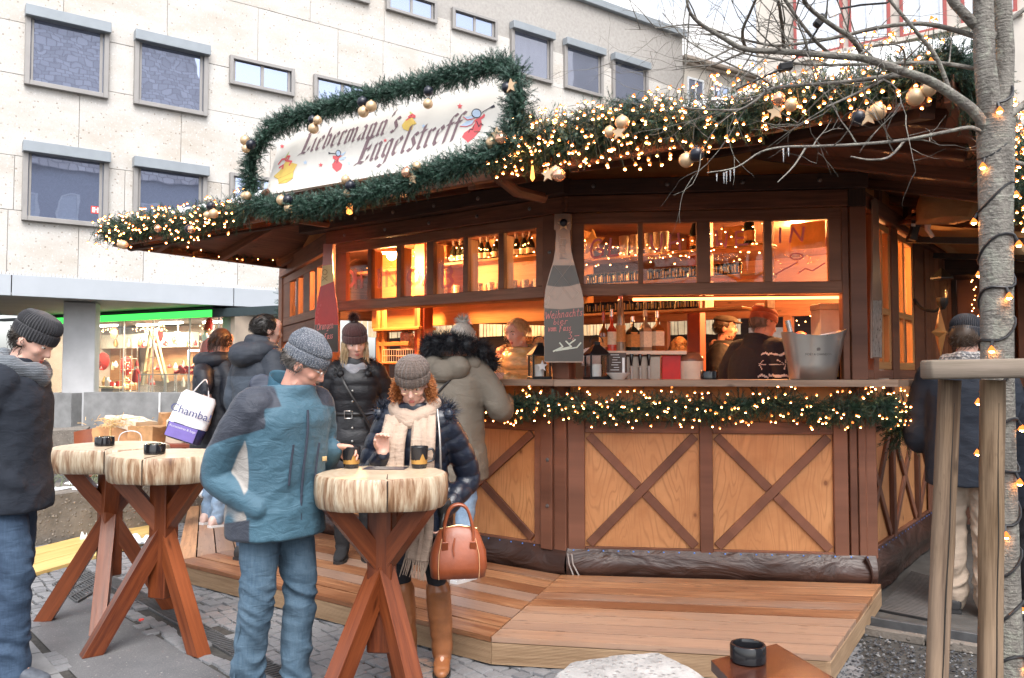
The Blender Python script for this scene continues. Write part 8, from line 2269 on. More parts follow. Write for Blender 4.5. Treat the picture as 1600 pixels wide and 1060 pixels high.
  for f in m.f:
   v = [m.v[j] for j in f]
   for j in range(1,len(v) - 1): base += [v[0],v[j],v[j + 1]]
  A = np.array([list(t) for t in T] + [list(t) for t in base]); me = tri_mesh(name,A,np.zeros(len(A) // 3),[mat])
  me.polygons.foreach_set('use_smooth',[True] * len(me.polygons))
  return obj(name,me,parent or s.o)
 def hair(s,mat,n=420,L=.16,zone=None,curl=0.0,spread=.25,cap=True,thick=.0022,wave=.01,grav=1.0):
  """cap of hair on the skull plus hanging strands"""
  k = s.k; mb = MB(); r = random.Random(int(s.seed * 77) + n)
  if cap: mb.ball(s.h(0,-.024,.028),(.084 * k,.098 * k,.094 * k),20,14,s.HR)
  for i in range(n):
   while True:
    d = V((r.gauss(0,1),r.gauss(0,1),r.gauss(0,1))).normalized()
    if (zone or (lambda d: d.y < .25 and d.z > -.5))(d): break
   p = V((d.x * .080,d.y * .096 - .02,d.z * .090 + .028)); P = [s.h(*p)]; dv = s.HR @ V((d.x,d.y,d.z * .5)); ph = r.random() * 6.28; l = L * r.uniform(.6,1.1); m_ = 9
   fd = dv * spread + V((0,0,-1)) * grav;
   for j in range(1,m_ + 1):
    t = j / m_; q = P[0] + (dv * (spread * (1 - (1 - t) ** 2)) + V((0,0,-grav * t * t * .6 - grav * t * .4))) * l
    a = dv.cross(V((0,0,1))); a = a.normalized() if a.length > .05 else V((1,0,0)); b_ = V((0,0,1)).cross(a)
    q = q + a * (wave * math.sin(ph + t * (6 + 22 * curl)) * min(1,t * 3)) + dv * (wave * math.cos(ph + t * (6 + 22 * curl)) * min(1,t * 3)); P.append(q)
   mb.tube(P,[thick * (1 - .5 * j / m_) for j in range(m_ + 1)],3,cap=False)
  return s.add('hair',mb,mat)
 def scarf_loop(s,mat,r=.045,rad=(.095,.095),z=1.475,turns=1.4,drop=.02,tilt=.02):
  k = s.k; mb = MB(); n = int(30 * turns); pts = []
  for i in range(n + 1):
   a = 6.283 * turns * i / n + 1.2; pts.append(s.up((rad[0] * math.cos(a),rad[1] * math.sin(a) - .005 + .0,z - .012 + .03 * i / n * 1.0 - tilt * math.sin(a) - drop * max(0,math.sin(a)))))
  mb.tube(pts,[r * k * (1 + .12 * math.sin(i * 1.3)) for i in range(n + 1)],14)
  me = remesh(mb,.009,3); displace(me,s.wrinkle(.006,13,3.2)); return s.add('scarf',me,mat)
 def band(s,name,pts,w,th,mat,nrm=None,fringe=0.0):
  """flat cloth band along pts (local)"""
  P = cat(pts,5); mb = MB(); vs,fs = [],[]; n = len(P); pv = None
  for i,p in enumerate(P):
   t = (P[min(i + 1,n - 1)] - P[max(i - 1,0)]).normalized(); nn = V(nrm or (0,1,0)); x = t.cross(nn).normalized(); y = x.cross(t)
   for j in range(9):
    u = j / 8 - .5; f = .35 * th * math.sin(u * 19 + 1.5 * math.sin(i * .35)); vs.append(p + x * (u * w) + y * (th / 2 + f))
   for j in range(9):
    u = .5 - j / 8; f = .35 * th * math.sin(u * 19 + 1.5 * math.sin(i * .35)); vs.append(p + x * (u * w) - y * (th / 2 - f))
  for i in range(n - 1):
   for j in range(18): fs.append((i * 18 + j,i * 18 + (j + 1) % 18,(i + 1) * 18 + (j + 1) % 18,(i + 1) * 18 + j))
  fs.append(tuple(range(18))); fs.append(tuple((n - 1) * 18 + j for j in range(18))[::-1]); mb.add(vs,fs)
  o = s.add(name,mb,mat)
  if fringe:
   m = MB(); t = (P[-1] - P[-2]).normalized(); x = t.cross(V(nrm or (0,1,0))).normalized()
   for j in range(13):
    q = P[-1] + x * ((j / 12 - .5) * w * .96); a = rng.uniform(-.012,.012); m.tube([q,q + t * fringe * .5 + x * a,q + t * fringe * rng.uniform(.85,1.05) + x * a * 2.2],[.0052,.0046,.002],6)
   f = m.mesh('fringe',mat,60); obj('fringe',f,o)
  return o
 def strap(s,a,pts,mat,r=.007,name='strap'):
  m = MB(); m.tube(cat(pts,5),r,6); return s.add(name,m,mat)
def knit(name,col,rr=.9,fr=260.0,fleck=None):
 g = G(name); oc = g.coord('Object'); w = g.n('TexWave',0,{'bands_direction': 'Z'},Vector=oc,Scale=fr * .25,Distortion=3.0,Detail=2.0); nz = g.noise(oc,fr,2,.6)
 c = g.ramp(g.math('ADD',g.math('MULTIPLY',w,.5),g.math('MULTIPLY',nz,.5)),[(.3,tuple(x * .45 for x in col)),(.7,tuple(min(1,x * 1.35) for x in col))])
 if fleck: c = g.mix(g.ramp(nz,[(.52,(0,0,0)),(.60,(1,1,1))]),c,fleck)
 return g.bsdf(c,rr,0,g.bump(w,.6,.004),Sheen_Weight=.3)
def hairmat(name,a,c):
 g = G(name); r = g.n('NewGeometry','Random Per Island'); oc = g.coord('Object')
 return g.bsdf(g.mix(g.noise(g.map(oc,(40,40,4)),3,3,.5),g.ramp(r,[(0,a),(1,c)]),tuple(x * .7 for x in a)),.42,0,None,Specular_IOR_Level=.5)
def denim(name,col,fade):
 g = G(name); oc = g.coord('Object'); a = g.noise(g.map(oc,(1,1,.5)),5.0,4,.6); w = g.noise(oc,700,1,.5); st = g.noise(g.map(oc,(1,1,.12)),120.0,3,.6)
 cr = g.noise(g.map(oc,(1,1,3.2)),8.0,4,.6,1.0)
 f = g.math('ADD',g.math('MULTIPLY',a,.6),g.math('MULTIPLY',st,.4)); c = g.ramp(f,[(.35,col),(.68,fade)]); c = g.mix(g.math('MULTIPLY',g.ramp(cr,[(.5,(0,0,0)),(.7,(1,1,1))]),.35),c,fade)
 return g.bsdf(c,.85,0,g.bump(g.math('ADD',cr,g.math('MULTIPLY',w,.08)),.45,.015))
LEATHERB = plain('black_leather',(.02,.018,.018),.35,0,.3,12,.3,60); ZIP = plain('zip_metal',(.5,.48,.45),.3,.9)
NAVY = cloth('navy_wool',(.012,.017,.028),.9); BLACKC = cloth('black_coat_cloth',(.012,.012,.016),.8); DENIMD = denim('dark_denim',(.018,.038,.075),(.045,.08,.135)); DENIMM = denim('mid_denim',(.040,.080,.125),(.095,.150,.205)); DENIML = denim('light_denim',(.14,.23,.36),(.28,.38,.50))
def puff(name,col,rough=.32):
 g = G(name); oc = g.coord('Object'); nz = g.noise(g.map(oc,(1,1,2.2)),16,4,.6,.7); c = g.ramp(nz,[(.3,tuple(x * .8 for x in col)),(.7,tuple(x * 1.25 for x in col))])
 return g.bsdf(c,rough,0,g.bump(nz,.35,.012),Specular_IOR_Level=.5)
# --- man at the left edge, in profile, hands in his pockets
p = Person('man in dark navy coat, black beanie and grey scarf at the left table',(-2.635,4.28,0),(1,.12),1.90,lean=3,head=(-6,30,0),R=(V((.29,-.13,1.16)),V((.15,.12,1.00)),V((-.35,.6,-.5))),L=(V((-.27,-.08,1.15)),V((-.14,.12,1.0)),V((.3,.6,-.5))),feet=[(.12,.12,6),(-.12,-.10,-6)],hands=False,vox=.009)
p.face(); p.jacket('coat',NAVY,.80,.025,.012,.080,disp=p.wrinkle(.008,9),collar=.05); p.trousers(DENIMD,(.098,.082,.074),low=.0,amp=.010)
p.shoes(plain('grey_trainer',(.07,.08,.10),.7,0,.3,30,.3,200),plain('white_sole',(.6,.6,.6),.6)); p.beanie(knit('black_knit',(.016,.016,.022)),46,tilt=-6,top=.150)
p.hair(hairmat('dark_hair',(.02,.014,.01),(.05,.035,.025)),160,.05,lambda d: d.y < .2 and d.z < -.1)
p.scarf_loop(knit('grey_knit',(.11,.125,.145),.9,150),.050,(.105,.105),1.485,1.5)
# --- the couple at the front table
BLUEJ = cloth('teal_shell',(.036,.11,.165),.62,1100,.35,8,.10); DARKJ = cloth('charcoal_shell',(.030,.038,.062),.65,1100,.35,8,.15); STONEJ = cloth('stone_shell',(.40,.37,.34),.65,1100,.3,8,.06)
MUG1 = at(549,716,4.10); MUG2 = at(655,716,4.10)
ml = V((-1.13,3.93,0)); mf = V((.78,-.62,0)).normalized()
Mt = Matrix.Translation(ml) @ Matrix.Rotation(math.atan2(-mf.x,mf.y),4,'Z'); TL = lambda q: Mt.inverted() @ V(q)
wr_l = TL(at(520,700,4.08)); mugl = TL(at(549,703,4.10)); el_l = TL(at(497,735,4.22))
man = Person('man in teal and charcoal jacket and grey beanie holding a mug',ml,mf,1.77,lean=9,side=0,head=(40,26,0),R=(V((.245,-.115,1.10)),V((.175,.115,.955)),V((-.5,.3,-.5))),L=(el_l,wr_l,(mugl - wr_l).normalized(),.55,V((.0,0,-1)) + V((.9,.1,.0)),1),feet=[(.115,-.02,10),(-.10,.06,-12)],hands=(False,True),vox=.0055,sk=SKIN_R)
man.face(brow=plain('brow_grey',(.2,.17,.15),.8)); man.glasses(ZIP)
man.jacket('jacket',BLUEJ,.80,.040,.008,.083,vox=.0085,disp=man.wrinkle(.0075,9.5,1.4),collar=.03,smooth=3)
jk = [o for o in man.o.children if o.name.startswith('jacket')][0]; n = len(jk.data.vertices); co = np.empty(n * 3,np.float32); jk.data.vertices.foreach_get('co',co); co = co.reshape(-1,3) / man.k
x,y,z = co[:,0],co[:,1],co[:,2]; ax = np.abs(x); mn_ = np.minimum.reduce; mx_ = np.maximum.reduce
yoke = mn_([z - (1.335 + .30 * (y + .05)),np.maximum(ax - .115,.02 - y)]); slv = mn_([x - .185,z - (1.235 + .35 * (y + .05))]); slb = mn_([x - .215,-.135 - y + .15 * (1.2 - z),1.32 - z]); hem = mn_([.885 - z + .2 * y,.10 - y])
f1 = mx_([yoke,slv,slb,hem]); f2 = mn_([ax - .095,.232 - ax,1.215 - z + .5 * y,.085 - y,z - .865])
for nm,f in (('dark_zone',f1),('stone_zone',f2)): a_ = jk.data.attributes.new(nm,'FLOAT','POINT'); a_.data.foreach_set('value',f.astype(np.float32))
def block_mat():
 g = G('blocked_shell'); oc = g.coord('Object'); wv = g.noise(oc,1100,1,.5); cr = g.noise(g.map(oc,(1,1,2.2)),9.0,5,.6,.9); big = g.noise(oc,4,3,.5)
 at_ = lambda n: g.n('Attribute','Fac',{'attribute_name': n}); st = lambda f: g.ramp(g.math('ADD',g.math('MULTIPLY',f,60.0),.5),[(.3,(0,0,0)),(.7,(1,1,1))])
 c = g.mix(st(at_('dark_zone')),g.mix(st(at_('stone_zone')),g.ramp(big,[(.3,(.034,.098,.145)),(.7,(.046,.128,.185))]),(.36,.33,.305)),(.020,.025,.042))
 c = g.mix(.10,c,g.mix(wv,(.02,.02,.025),(.12,.14,.16))); return g.bsdf(c,.62,0,g.bump(g.math('ADD',cr,g.math('MULTIPLY',wv,.06)),.5,.025),Sheen_Weight=.1)
jk.data.materials[0] = block_mat()
m = MB()
def ring_pts(rx,ry,z,a0,a1,n,lean=0.0): return [man.up((rx * math.sin(a),ry * math.cos(a) + .0,z + lean * math.cos(a))) for a in [math.radians(a0 + (a1 - a0) * i / n) for i in range(n + 1)]]
k_ = 26; lo,hi = ring_pts(.098,.112,1.43,14,346,k_,-.02),ring_pts(.090,.104,1.535,20,340,k_,-.030)
vs = [q for pr in zip(lo,hi) for q in pr]; m.add(vs,[(2 * i,2 * i + 2,2 * i + 3,2 * i + 1) for i in range(k_)])
c_ = man.up((0,0,1.49)); vs2 = [c_ + (q - c_) * .90 for q in vs]; nb = len(m.v); m.add(vs2,[(2 * i + 1,2 * i + 3,2 * i + 2,2 * i) for i in range(k_)]); m.f += [(2 * i + 1,2 * i + 3,nb + 2 * i + 3,nb + 2 * i + 1) for i in range(k_)]; m.uv += [[(0,0)] * 4] * k_; m.m += [0] * k_
man.add('collar',m,BLUEJ)
m = MB(); hp = [(x,y,z) for x,y,z in ((-.10,-.07,1.50),(-.06,-.13,1.47),(0,-.15,1.455),(.06,-.13,1.47),(.10,-.07,1.50))]
m.tube(cat([man.up(q) for q in hp],4),[.055 * man.k] * 17,12); me = remesh(m,.01,3); displace(me,man.wrinkle(.008,12)); man.add('hood_roll',me,DARKJ)
fr_pt = lambda x,z,o=.0: man.up((x,.190 + o - .20 * max(0,z - 1.28) - .9 * x * x,z))
m = MB(); m.tube([fr_pt(.0,z,-.004) for z in (.84,.95,1.05,1.15,1.25,1.34,1.42)],.006,6); man.add('zip',m,DARKJ)
for x in (-.075,.07):
 m = MB(); m.tube([fr_pt(x,z,-.003) for z in (1.06,1.13,1.20,1.26)],.0055,6); man.add('pocket_zip',m,DARKJ)
m = MB(); m.box(fr_pt(-.135,1.17,-.012),(.026,.006,.022),None,.001); man.add('badge',m,plain('tan_badge',(.55,.38,.18),.6))
man.trousers(DENIMM,(.095,.073,.069),amp=.009,vox=.010); man.shoes(plain('brown_shoe',(.06,.04,.03),.5),BLACKRUB)
kk = man.k
for q in (0,1):
 hip,kn = man.kn[q]; an = man.ank[q][0]; sg = 1 if q == 0 else -1
 m = MB(); m.tube(cat([hip + V((sg * .098,.0,.0)) * kk,hip.lerp(kn,.5) + V((sg * .086,0,0)) * kk,kn + V((sg * .074,0,0)) * kk,kn.lerp(an,.55) + V((sg * .072,-.012,0)) * kk,an + V((sg * .069,0,-.01)) * kk],5),.0045,5); man.add('side_seam',m,DENIMM)
man.beanie(knit('grey_blue_knit',(.075,.09,.12),.95,240,(.30,.31,.34)),52,tilt=-8,top=.168,low=.004,slouch=.25,cuff=True,amp=.0022)
man.hair(hairmat('short_grey_hair',(.10,.08,.07),(.22,.2,.18)),140,.035,lambda d: d.y < .15 and d.z < -.05 and d.z > -.55)
wl_ = V((-.515,4.40,0)); wf = V((-.10,-1,0)).normalized(); Mt = Matrix.Translation(wl_) @ Matrix.Rotation(math.atan2(-wf.x,wf.y),4,'Z'); TL = lambda q: Mt.inverted() @ V(q)
wrr = TL(at(599,708,4.17)); wel = TL(at(578,750,4.38)); lel = TL(at(732,748,4.46)); lwr = TL(at(694,802,4.28))
NAVYP = puff('navy_puffer',(.010,.014,.026),.32)
wom = Person('woman in navy puffer jacket, brown knit hat and long beige scarf',wl_,wf,1.65,lean=5,head=(4,24,0),R=(wel,wrr,V((.12,.10,1)),1.05,V((-.5,.75,.2)),-1),L=(lel,lwr,V((.15,.25,-1)),.5,V((1,.2,0))),feet=[(.05,.02,6),(-.155,.03,-8)],vox=.0052,fem=True)
wom.face(brow=plain('brow_ginger',(.35,.16,.08),.8)); wom.glasses(plain('thin_gold',(.55,.42,.25),.3,.9))
wom.jacket('puffer_jacket',NAVYP,.62,.022,.015,.076,vox=.009,disp=wom.quilt(.009,.085,.0022),waist=.012,collar=.03,cuff=.86)
wom.trousers(BLACKC,(.085,.055,.034),low=.06,amp=.003); wom.shoes(plain('tan_boot_leather',(.30,.115,.045),.36,0,.22,10,.25,40),BLACKRUB,boots=.86,br=.062,name='boot')
wom.beanie(knit('brown_cable_knit',(.105,.075,.062),.95,170,(.17,.13,.11)),22,tilt=-4,top=.160,wide=1.06,low=-.004,amp=.0055)
for q in (-1,1): wom.hair(hairmat('ginger_curls',(.42,.13,.035),(.75,.36,.15)),165,.115,lambda d: d.x * q > .6 and d.z < .05 and d.y < .30,curl=1.0,spread=.42,thick=.0026,wave=.014,grav=.75,cap=False)
BEIGE = cloth('beige_scarf_wool',(.42,.315,.245),.9,500,.5,14,.08)
wom.scarf_loop(BEIGE,.050,(.098,.098),1.475,1.6,.035)
wom.band('scarf_end',[wom.up((-.075,.105,1.44)),wom.up((-.085,.195,1.32)),wom.up((-.08,.215,1.15)),wom.up((-.075,.205,.98)),wom.up((-.07,.20,.80)),V((-.05,.205,.66)) * wom.k],.125,.020,BEIGE,fringe=.10,nrm=(0,1,0))
wom.band('scarf_end',[wom.up((.075,.10,1.44)),wom.up((.085,.19,1.32)),wom.up((.09,.21,1.15)),wom.up((.085,.21,1.0))],.13,.02,BEIGE,fringe=.09,nrm=(0,1,0))
NAVYFUR = hairmat('navy_fur',(.008,.012,.025),(.03,.045,.075))
wom.fur('fur_trim',NAVYFUR,[(wom.up((x,y,z)),.03) for x,y,z in ((-.20,.035,1.445),(-.17,-.05,1.46),(-.10,-.12,1.47),(0,-.15,1.47),(.10,-.12,1.47),(.17,-.05,1.46),(.20,.035,1.445))],2600,.065,.0014)
wom.strap(0,[wom.sh[-1] + V((.03,.07,.05)),wom.sh[-1] + V((.0,.15,-.12)),wom.up((-.175,.165,1.0))],plain('chain_strap',(.4,.38,.36),.35,.8),.006)
# glove on her lowered hand
m = MB(); wom.hand(m,lwr,V((.15,.25,-1)),.5,V((1,.2,0)),1,1.14); limb_tube(m,[lwr + V((0,-.0,.05)),lwr],[.040,.036]); wom.add('glove',remesh(m,.006,3),LEATHERB)
# --- woman with the pompom hat, on the platform
pl = Person('smiling blonde woman in black belted coat and maroon pompom hat facing the couple',(-1.20,6.25,ZD),(.12,-1),1.77,lean=4,head=(12,14,5),R=(V((.24,-.05,1.12)),V((.2,.13,.95)),V((-.3,.5,-.7))),L=(V((-.25,-.06,1.12)),V((-.22,.12,.93)),V((.3,.4,-.8))),feet=[(.09,.02,6),(-.09,.0,-10)],fem=True,hands=False,vox=.008)
pl.face(brow=plain('brow_blond',(.30,.20,.12),.8)); COATQ = puff('black_quilt',(.012,.012,.015),.45)
pl.jacket('quilted_coat',COATQ,.55,.018,.02,.078,disp=pl.quilt(.008,.11),waist=.018,collar=.05); pl.trousers(BLACKC,(.08,.052,.034),low=.06,amp=.003); pl.shoes(cloth('black_suede',(.012,.012,.014),.9),BLACKRUB,boots=.72,br=.058,name='boot')
pl.beanie(knit('maroon_knit',(.085,.028,.026),.95,170),26,tilt=-4,top=.16,wide=1.04,pom=hairmat('maroon_pom',(.06,.02,.02),(.14,.06,.05)))
for q in (-1,1): pl.hair(hairmat('blonde_hair',(.50,.34,.17),(.80,.62,.40)),130,.15,lambda d: d.x * q > .6 and d.z < .1 and d.y < .5,spread=.16,wave=.006,cap=False,thick=.003)
pl.scarf_loop(cloth('checked_scarf',(.22,.22,.24),.9,40,.4,12,.6),.036,(.080,.085),1.465,1.2)
pl.fur('fur_collar',hairmat('black_fur',(.006,.006,.008),(.025,.024,.028)),[(pl.up((x,y,z)),.028) for x,y,z in ((-.10,.10,1.40),(-.15,.0,1.45),(-.10,-.09,1.48),(.1,-.09,1.48),(.15,.0,1.45),(.10,.10,1.40))],2200,.045,.0014)
pl.strap(0,[pl.up((.13,.02,1.46)),pl.up((.06,.165,1.32)),pl.up((-.06,.185,1.12)),pl.up((-.16,.155,.92))],LEATHERB,.010)
pl.strap(0,[pl.up((.176 * math.cos(a),.150 * math.sin(a),1.10)) for a in [i * .628 for i in range(11)]],LEATHERB,.014,'belt')
m = MB(); m.tube([pl.up((.04 + .028 * x,.172,1.10 + .028 * y)) for x,y in ((-1,-1),(1,-1),(1,1),(-1,1))],.005,6,closed=True); pl.add('buckle',m,ZIP)
for z in (1.28,1.20,1.0,.90,.80):
 m = MB(); m.ball(pl.up((.01,.172,z)),(.009,.006,.009),8,6); pl.add('button',m,ZIP)
# --- woman in the khaki parka at the counter
KHAKI = cloth('khaki_parka_cloth',(.150,.128,.100),.75,900,.5,7,.10)
kh = Person('woman in long khaki parka with black fur hood leaning on the counter, seen from behind',(-.42,5.72,ZD),(.45,.89),1.79,lean=9,head=(-10,12,0),R=(V((.33,.10,1.16)),V((.24,.36,1.22)),V((-.4,.8,0))),L=(V((-.33,.08,1.15)),V((-.2,.34,1.22)),V((.4,.8,0))),feet=[(.12,-.04,8),(-.08,.06,-6)],fem=True,hands=False)
kh.jacket('parka',KHAKI,.66,.045,.02,.088,disp=kh.wrinkle(.010,8),waist=.0,collar=.03); kh.trousers(DENIML,(.085,.066,.056)); kh.shoes(plain('white_trainer',(.68,.68,.70),.5),plain('white_sole',(.6,.6,.6),.6))
kh.hair(hairmat('ash_blonde',(.42,.36,.30),(.72,.68,.62)),120,.06,lambda d: d.z > -.3);
kh.fur('hair_bun',hairmat('ash_blonde2',(.5,.46,.4),(.8,.76,.7)),[(kh.h(0,-.05,.12),.03)],350,.05,.0016)
m = MB();
for x,y,z,r in ((0,-.19,1.37,.085),(-.09,-.16,1.40,.085),(.09,-.16,1.40,.085),(-.16,-.08,1.45,.06),(.16,-.08,1.45,.06)): m.ball(kh.up((x,y,z)),(r * 1.15,r * .8,r),14,10)
me = remesh(m,.011,5); displace(me,kh.wrinkle(.008,10)); kh.add('hood',me,KHAKI)
kh.fur('fur_trim',hairmat('black_fur2',(.006,.007,.010),(.030,.034,.045)),[(kh.up((x,y,z)),.048) for x,y,z in ((-.22,.08,1.46),(-.215,-.04,1.53),(-.15,-.15,1.56),(-.05,-.20,1.57),(.05,-.20,1.57),(.15,-.15,1.56),(.215,-.04,1.53),(.22,.08,1.46))],7000,.068,.0013)
kh.strap(0,[kh.up((.10,-.175,1.36)),kh.up((-.02,-.205,1.22)),kh.up((-.15,-.185,1.05)),kh.up((-.21,-.08,.95))],LEATHERB,.009)
# --- shoppers behind, left
SLATE = cloth('slate_jacket_cloth',(.042,.056,.078),.7,900,.4,8,.12); SLATED = cloth('dark_slate_cloth',(.020,.026,.038),.7,900,.4,8,.12)
q_ = Person('tall man with short dark hair in slate blue hooded jacket, back turned, on the platform',(-1.93,6.24,ZD),(.62,.78),1.87,lean=2,head=(-18,6,0),feet=[(.11,0,8),(-.11,0,-8)],hands=False)
q_.jacket('jacket',[SLATE,SLATED],.78,.03,.0,.084,disp=q_.wrinkle(.008,9),matfn=lambda c: (c[:,2] > 1.30).astype(float)); q_.trousers(DENIMD); q_.shoes(BLACKRUB)
q_.hair(hairmat('black_hair',(.012,.009,.008),(.035,.028,.024)),500,.03,lambda d: d.y < .35 and d.z > -.45,spread=.6)
m = MB(); m.tube(cat([q_.up(v) for v in ((-.13,.02,1.50),(-.11,-.10,1.47),(0,-.16,1.44),(.11,-.10,1.47),(.13,.02,1.50))],4),[.05,.065,.075,.085,.085,.088,.09,.09,.09,.09,.088,.085,.085,.075,.065,.055,.05],12); m.tube(cat([q_.up(v) for v in ((-.09,-.02,1.54),(0,-.10,1.56),(.09,-.02,1.54))],4),.045,10)
me = remesh(m,.011,4); displace(me,q_.wrinkle(.008,11)); q_.add('hood',me,SLATED)
bw_wr = at(312,612,7.35); bwl = V((-2.78,7.65,ZD)); Mt = Matrix.Translation(bwl) @ Matrix.Rotation(math.atan2(-.55,.83),4,'Z'); TL = lambda q: Mt.inverted() @ V(q)
bw = Person('brown haired woman in black padded coat carrying a printed shopping bag',bwl,(.55,.83),1.84,lean=3,head=(10,8,0),L=(TL(at(318,585,7.42)),TL(at(322,612,7.35)),V((0,.3,-1))),feet=[(.1,0,6),(-.1,.05,-6)],fem=True)
BLKP = puff('black_padded',(.012,.015,.024),.5)
bw.jacket('padded_coat',BLKP,.66,.035,.01,.085,disp=bw.quilt(.006,.13,.003),collar=.02); bw.trousers(DENIML,(.085,.065,.058)); bw.shoes(plain('pink_shoe',(.62,.45,.40),.6),plain('white_sole',(.6,.6,.6),.6))
bw.hair(hairmat('brown_hair',(.06,.03,.018),(.15,.08,.05)),420,.12,lambda d: d.y < .3 and d.z > -.6,spread=.22)
m = MB(); m.tube(cat([bw.up(v) for v in ((-.13,.06,1.47),(-.12,-.09,1.46),(0,-.15,1.44),(.12,-.09,1.46),(.13,.06,1.47))],4),[.075] * 17,12); me = remesh(m,.011,4); displace(me,bw.wrinkle(.008,11)); bw.add('hood',me,BLKP)
rw = Person('person with reddish brown hair and rust fur hood between the two shoppers',(-2.82,8.45,ZD),(.6,.8),1.72,hands=False,head=(-10,5,0),fem=True)
RUST = hairmat('rust_fur',(.16,.035,.015),(.34,.09,.04)); rw.jacket('coat',cloth('dark_brown_coat',(.04,.022,.018),.9),.7,.03); rw.trousers(BLACKC); rw.shoes(BLACKRUB); rw.hair(hairmat('auburn',(.14,.04,.02),(.28,.09,.05)),420,.13,lambda d: d.y < .3)
rw.fur('fur_hood',RUST,[(rw.up((x,y,z)),.045) for x,y,z in ((-.15,.05,1.47),(-.12,-.10,1.49),(0,-.16,1.50),(.12,-.10,1.49),(.15,.05,1.47))],1800,.06)
# --- people in and behind the stall
FLO = .32
GOLDP = puff('gold_puffer',(.55,.33,.13),.28)
gw = Person('blonde woman in shiny gold quilted jacket leaning on the counter inside the stall',(.17,6.85,FLO),(-.72,-.69),1.73,lean=14,head=(6,6,0),R=(V((.30,.16,1.10)),V((.10,.40,1.20)),V((-.6,.6,0))),L=(V((-.33,.18,1.13)),V((-.16,.45,1.22)),V((.4,.8,0))),fem=True,vox=.008)
gw.face(); gw.jacket('gold_jacket',GOLDP,.75,.03,0,.08,disp=gw.quilt(.009,.075),collar=.02); gw.trousers(BLACKC); gw.shoes(BLACKRUB)
gw.hair(hairmat('short_blonde',(.62,.38,.16),(.85,.62,.36)),520,.07,lambda d: d.y < .72 and d.z > -.25 and not (d.y > .35 and d.z < .55),spread=.5,wave=.008)
gw.fur('fur_collar',hairmat('golden_fur',(.55,.30,.12),(.85,.58,.32)),[(gw.up((x,y,z)),.04) for x,y,z in ((-.18,.08,1.42),(-.19,-.03,1.47),(-.12,-.12,1.50),(.0,-.16,1.50),(.12,-.12,1.50),(.17,-.02,1.46))],2000,.06)
gw.scarf_loop(BLACKC,.034,(.075,.08),1.455,1.1)
bd = Person('short haired man with flushed face in the dark behind the gold jacket',(-.06,7.7,FLO),(-.9,-.4),1.52,head=(0,0,0),hands=False,sk=SKIN_R); bd.face(); bd.jacket('jumper',cloth('blue_jumper',(.02,.04,.10),.9),.8,.0); bd.trousers(BLACKC); bd.shoes(BLACKRUB); bd.hair(hairmat('cropped',(.12,.07,.05),(.2,.13,.09)),300,.02,lambda d: d.y < .2 and d.z > 0,spread=.8)
bb = Person('blonde woman with her back turned beyond the bottles inside the stall',(1.70,8.25,FLO),(.2,.98),1.62,hands=False,fem=True); bb.jacket('coat',BLACKC,.7,.03); bb.trousers(BLACKC); bb.shoes(BLACKRUB); bb.hair(hairmat('honey_hair',(.38,.19,.08),(.66,.40,.2)),600,.20,lambda d: d.y < .4,spread=.25)
fl = Person('bearded man in tweed flat cap, glasses and plaid scarf inside the stall',(2.12,8.15,FLO),(.93,-.36),1.82,head=(0,4,0),hands=False,sk=SKIN_R,vox=.008); fl.face(); fl.glasses(EYED)
fl.jacket('coat',BLACKC,.7,.03,collar=.04); fl.trousers(BLACKC); fl.shoes(BLACKRUB); fl.hair(hairmat('dark_beard',(.03,.018,.012),(.08,.05,.035)),260,.03,lambda d: d.y < .1 and d.z < .2)
fl.fur('beard',hairmat('dark_beard2',(.03,.018,.012),(.08,.05,.035)),[(fl.h(-.04,.04,-.08),.014),(fl.h(0,.07,-.085),.016),(fl.h(.04,.04,-.08),.014)],500,.03);
m = MB(); m.tube([fl.h(-.03,.094,-.045),fl.h(0,.099,-.040),fl.h(.03,.094,-.045)],[.005,.009,.005],8); fl.add('moustache',m,plain('brow_brown',(.12,.07,.045),.8))
m = MB(); m.ball(fl.h(0,-.005,.085),(.098,.122,.045),20,10,fl.HR); m.ball(fl.h(0,.105,.062),(.07,.055,.012),16,8,fl.HR); me = remesh(m,.007,3); fl.add('flat_cap',me,cloth('tweed',(.10,.075,.055),.95,300,.4,30,.35))
PLAID = cloth('plaid_scarf',(.42,.22,.16),.9,30,.4,20,.5); fl.scarf_loop(PLAID,.042,(.085,.09),1.46,1.3); fl.band('scarf_end',[fl.up((.02,.12,1.42)),fl.up((.03,.19,1.28)),fl.up((.03,.20,1.05)),fl.up((.03,.19,.85))],.13,.02,PLAID,fringe=.08)
sw = Person('man in dark jumper with white snowflake bands and salmon beanie behind the counter',(1.94,6.52,FLO),(.80,.60),1.79,lean=8,head=(-25,12,-10),R=(V((.30,-.02,1.14)),V((.24,.22,1.05)),V((-.2,.9,0))),feet=[(.1,0,6),(-.1,.02,-6)],hands=False)
def bands_(c):
 x,z,y = c[:,0],c[:,2],c[:,1]; u = np.where(x > .19,y,x) * 1.0; idx = np.zeros(len(c)); t = np.abs(((u * 26) % 2) - 1) * .022
 m_ = (x > .13) & (z < 1.42) & (z > 1.15); idx[m_ & (np.abs(z - 1.37 - t + .01) < .008)] = 1; idx[m_ & (np.abs(z - 1.20 - t + .01) < .008)] = 1
 cx = ((u * 11) % 1) - .5; cz = (z - 1.29) / .10; r = np.hypot(cx,cz); an = np.arctan2(cz,cx); idx[m_ & (r < .42) & (np.abs(np.sin(3 * an)) < .30)] = 1; return idx
sw.jacket('jumper',[cloth('dark_jumper',(.016,.016,.024),.95),plain('white_yarn',(.72,.66,.60),.9)],.82,.03,0,.088,vox=.0075,matfn=bands_,disp=sw.wrinkle(.006,9))
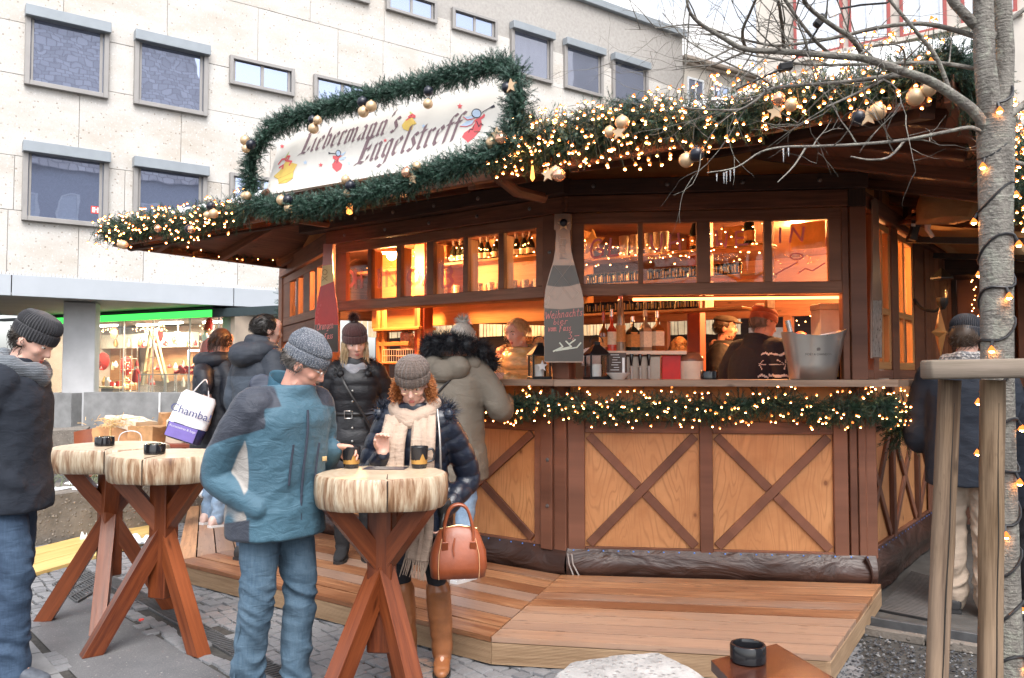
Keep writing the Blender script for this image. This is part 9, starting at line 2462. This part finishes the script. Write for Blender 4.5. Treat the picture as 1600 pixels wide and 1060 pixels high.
sw.trousers(BLACKC); sw.shoes(BLACKRUB); sw.beanie(knit('salmon_knit',(.50,.17,.11),.95,260),60,tilt=-6,top=.16,slouch=.3,wide=1.04,amp=.001); sw.hair(hairmat('grey_nape',(.2,.16,.13),(.35,.3,.26)),150,.035,lambda d: d.y < .1 and d.z < -.1)
m = MB(); m.tube(cat([sw.up(v) for v in ((-.09,.05,1.48),(-.07,-.07,1.50),(0,-.10,1.505),(.07,-.07,1.50),(.09,.05,1.48))],4),.03,10); sw.add('collar',m,cloth('dark_jumper',(.016,.016,.024),.95))
r1 = Person('person in red hooded coat far behind the champagne bucket',(2.86,8.05,FLO),(.5,.85),1.66,hands=False,fem=True); r1.jacket('red_coat',cloth('red_coat_cloth',(.35,.04,.03),.9),.7,.04); r1.trousers(BLACKC); r1.shoes(BLACKRUB); r1.hair(hairmat('red_hood_fur',(.22,.03,.02),(.4,.08,.05)),300,.08,lambda d: d.y < .7)
r2 = Person('person in dark coat and brown hat at the far counter behind the gift box',(3.16,8.15,FLO),(.3,.95),1.78,hands=False); r2.jacket('coat',BLACKC,.7,.04); r2.trousers(BLACKC); r2.shoes(BLACKRUB); r2.beanie(knit('brown_knit',(.10,.04,.025)),30); r2.hair(hairmat('dark_nape',(.03,.02,.015),(.06,.04,.03)),150,.03,lambda d: d.y < .1 and d.z < -.1)
# --- people at the right
nv = Person('man in navy beanie, dark coat and beige trousers standing behind the stakes, back turned',(3.02,5.42,0),(.45,.89),1.93,lean=2,head=(-20,6,0),R=(V((.30,.05,1.14)),V((.2,.27,1.08)),V((-.3,.8,0))),L=(V((-.29,.05,1.14)),V((-.2,.27,1.06)),V((.3,.8,0))),feet=[(.1,-.02,6),(-.09,.05,-6)],hands=False)
nv.jacket('coat',NAVY,.76,.04,.0,.088,disp=nv.wrinkle(.008,9)); nv.trousers(cloth('beige_chino',(.34,.27,.21),.85,900,.5,7,.08),(.098,.084,.078),amp=.011); nv.shoes(BLACKRUB); nv.beanie(knit('navy_knit',(.014,.020,.034)),50,top=.16)
nv.hair(hairmat('nape_brown',(.05,.03,.02),(.1,.07,.05)),150,.03,lambda d: d.y < .1 and d.z < -.1); nv.scarf_loop(knit('striped_scarf',(.16,.16,.17),.9,60,(.5,.48,.45)),.045,(.10,.10),1.49,1.3)
rt = Person('dark haired man in a dark coat at the right edge, half hidden by the tree',(3.42,5.25,0),(-.75,-.6),1.72,head=(10,4,0),hands=False,vox=.008); rt.face(); rt.jacket('coat',NAVY,.72,.04); rt.trousers(BLACKC); rt.shoes(BLACKRUB); rt.hair(hairmat('dark_crop',(.03,.02,.015),(.08,.055,.04)),400,.04,lambda d: d.y < .45 and d.z > -.2,spread=.6)
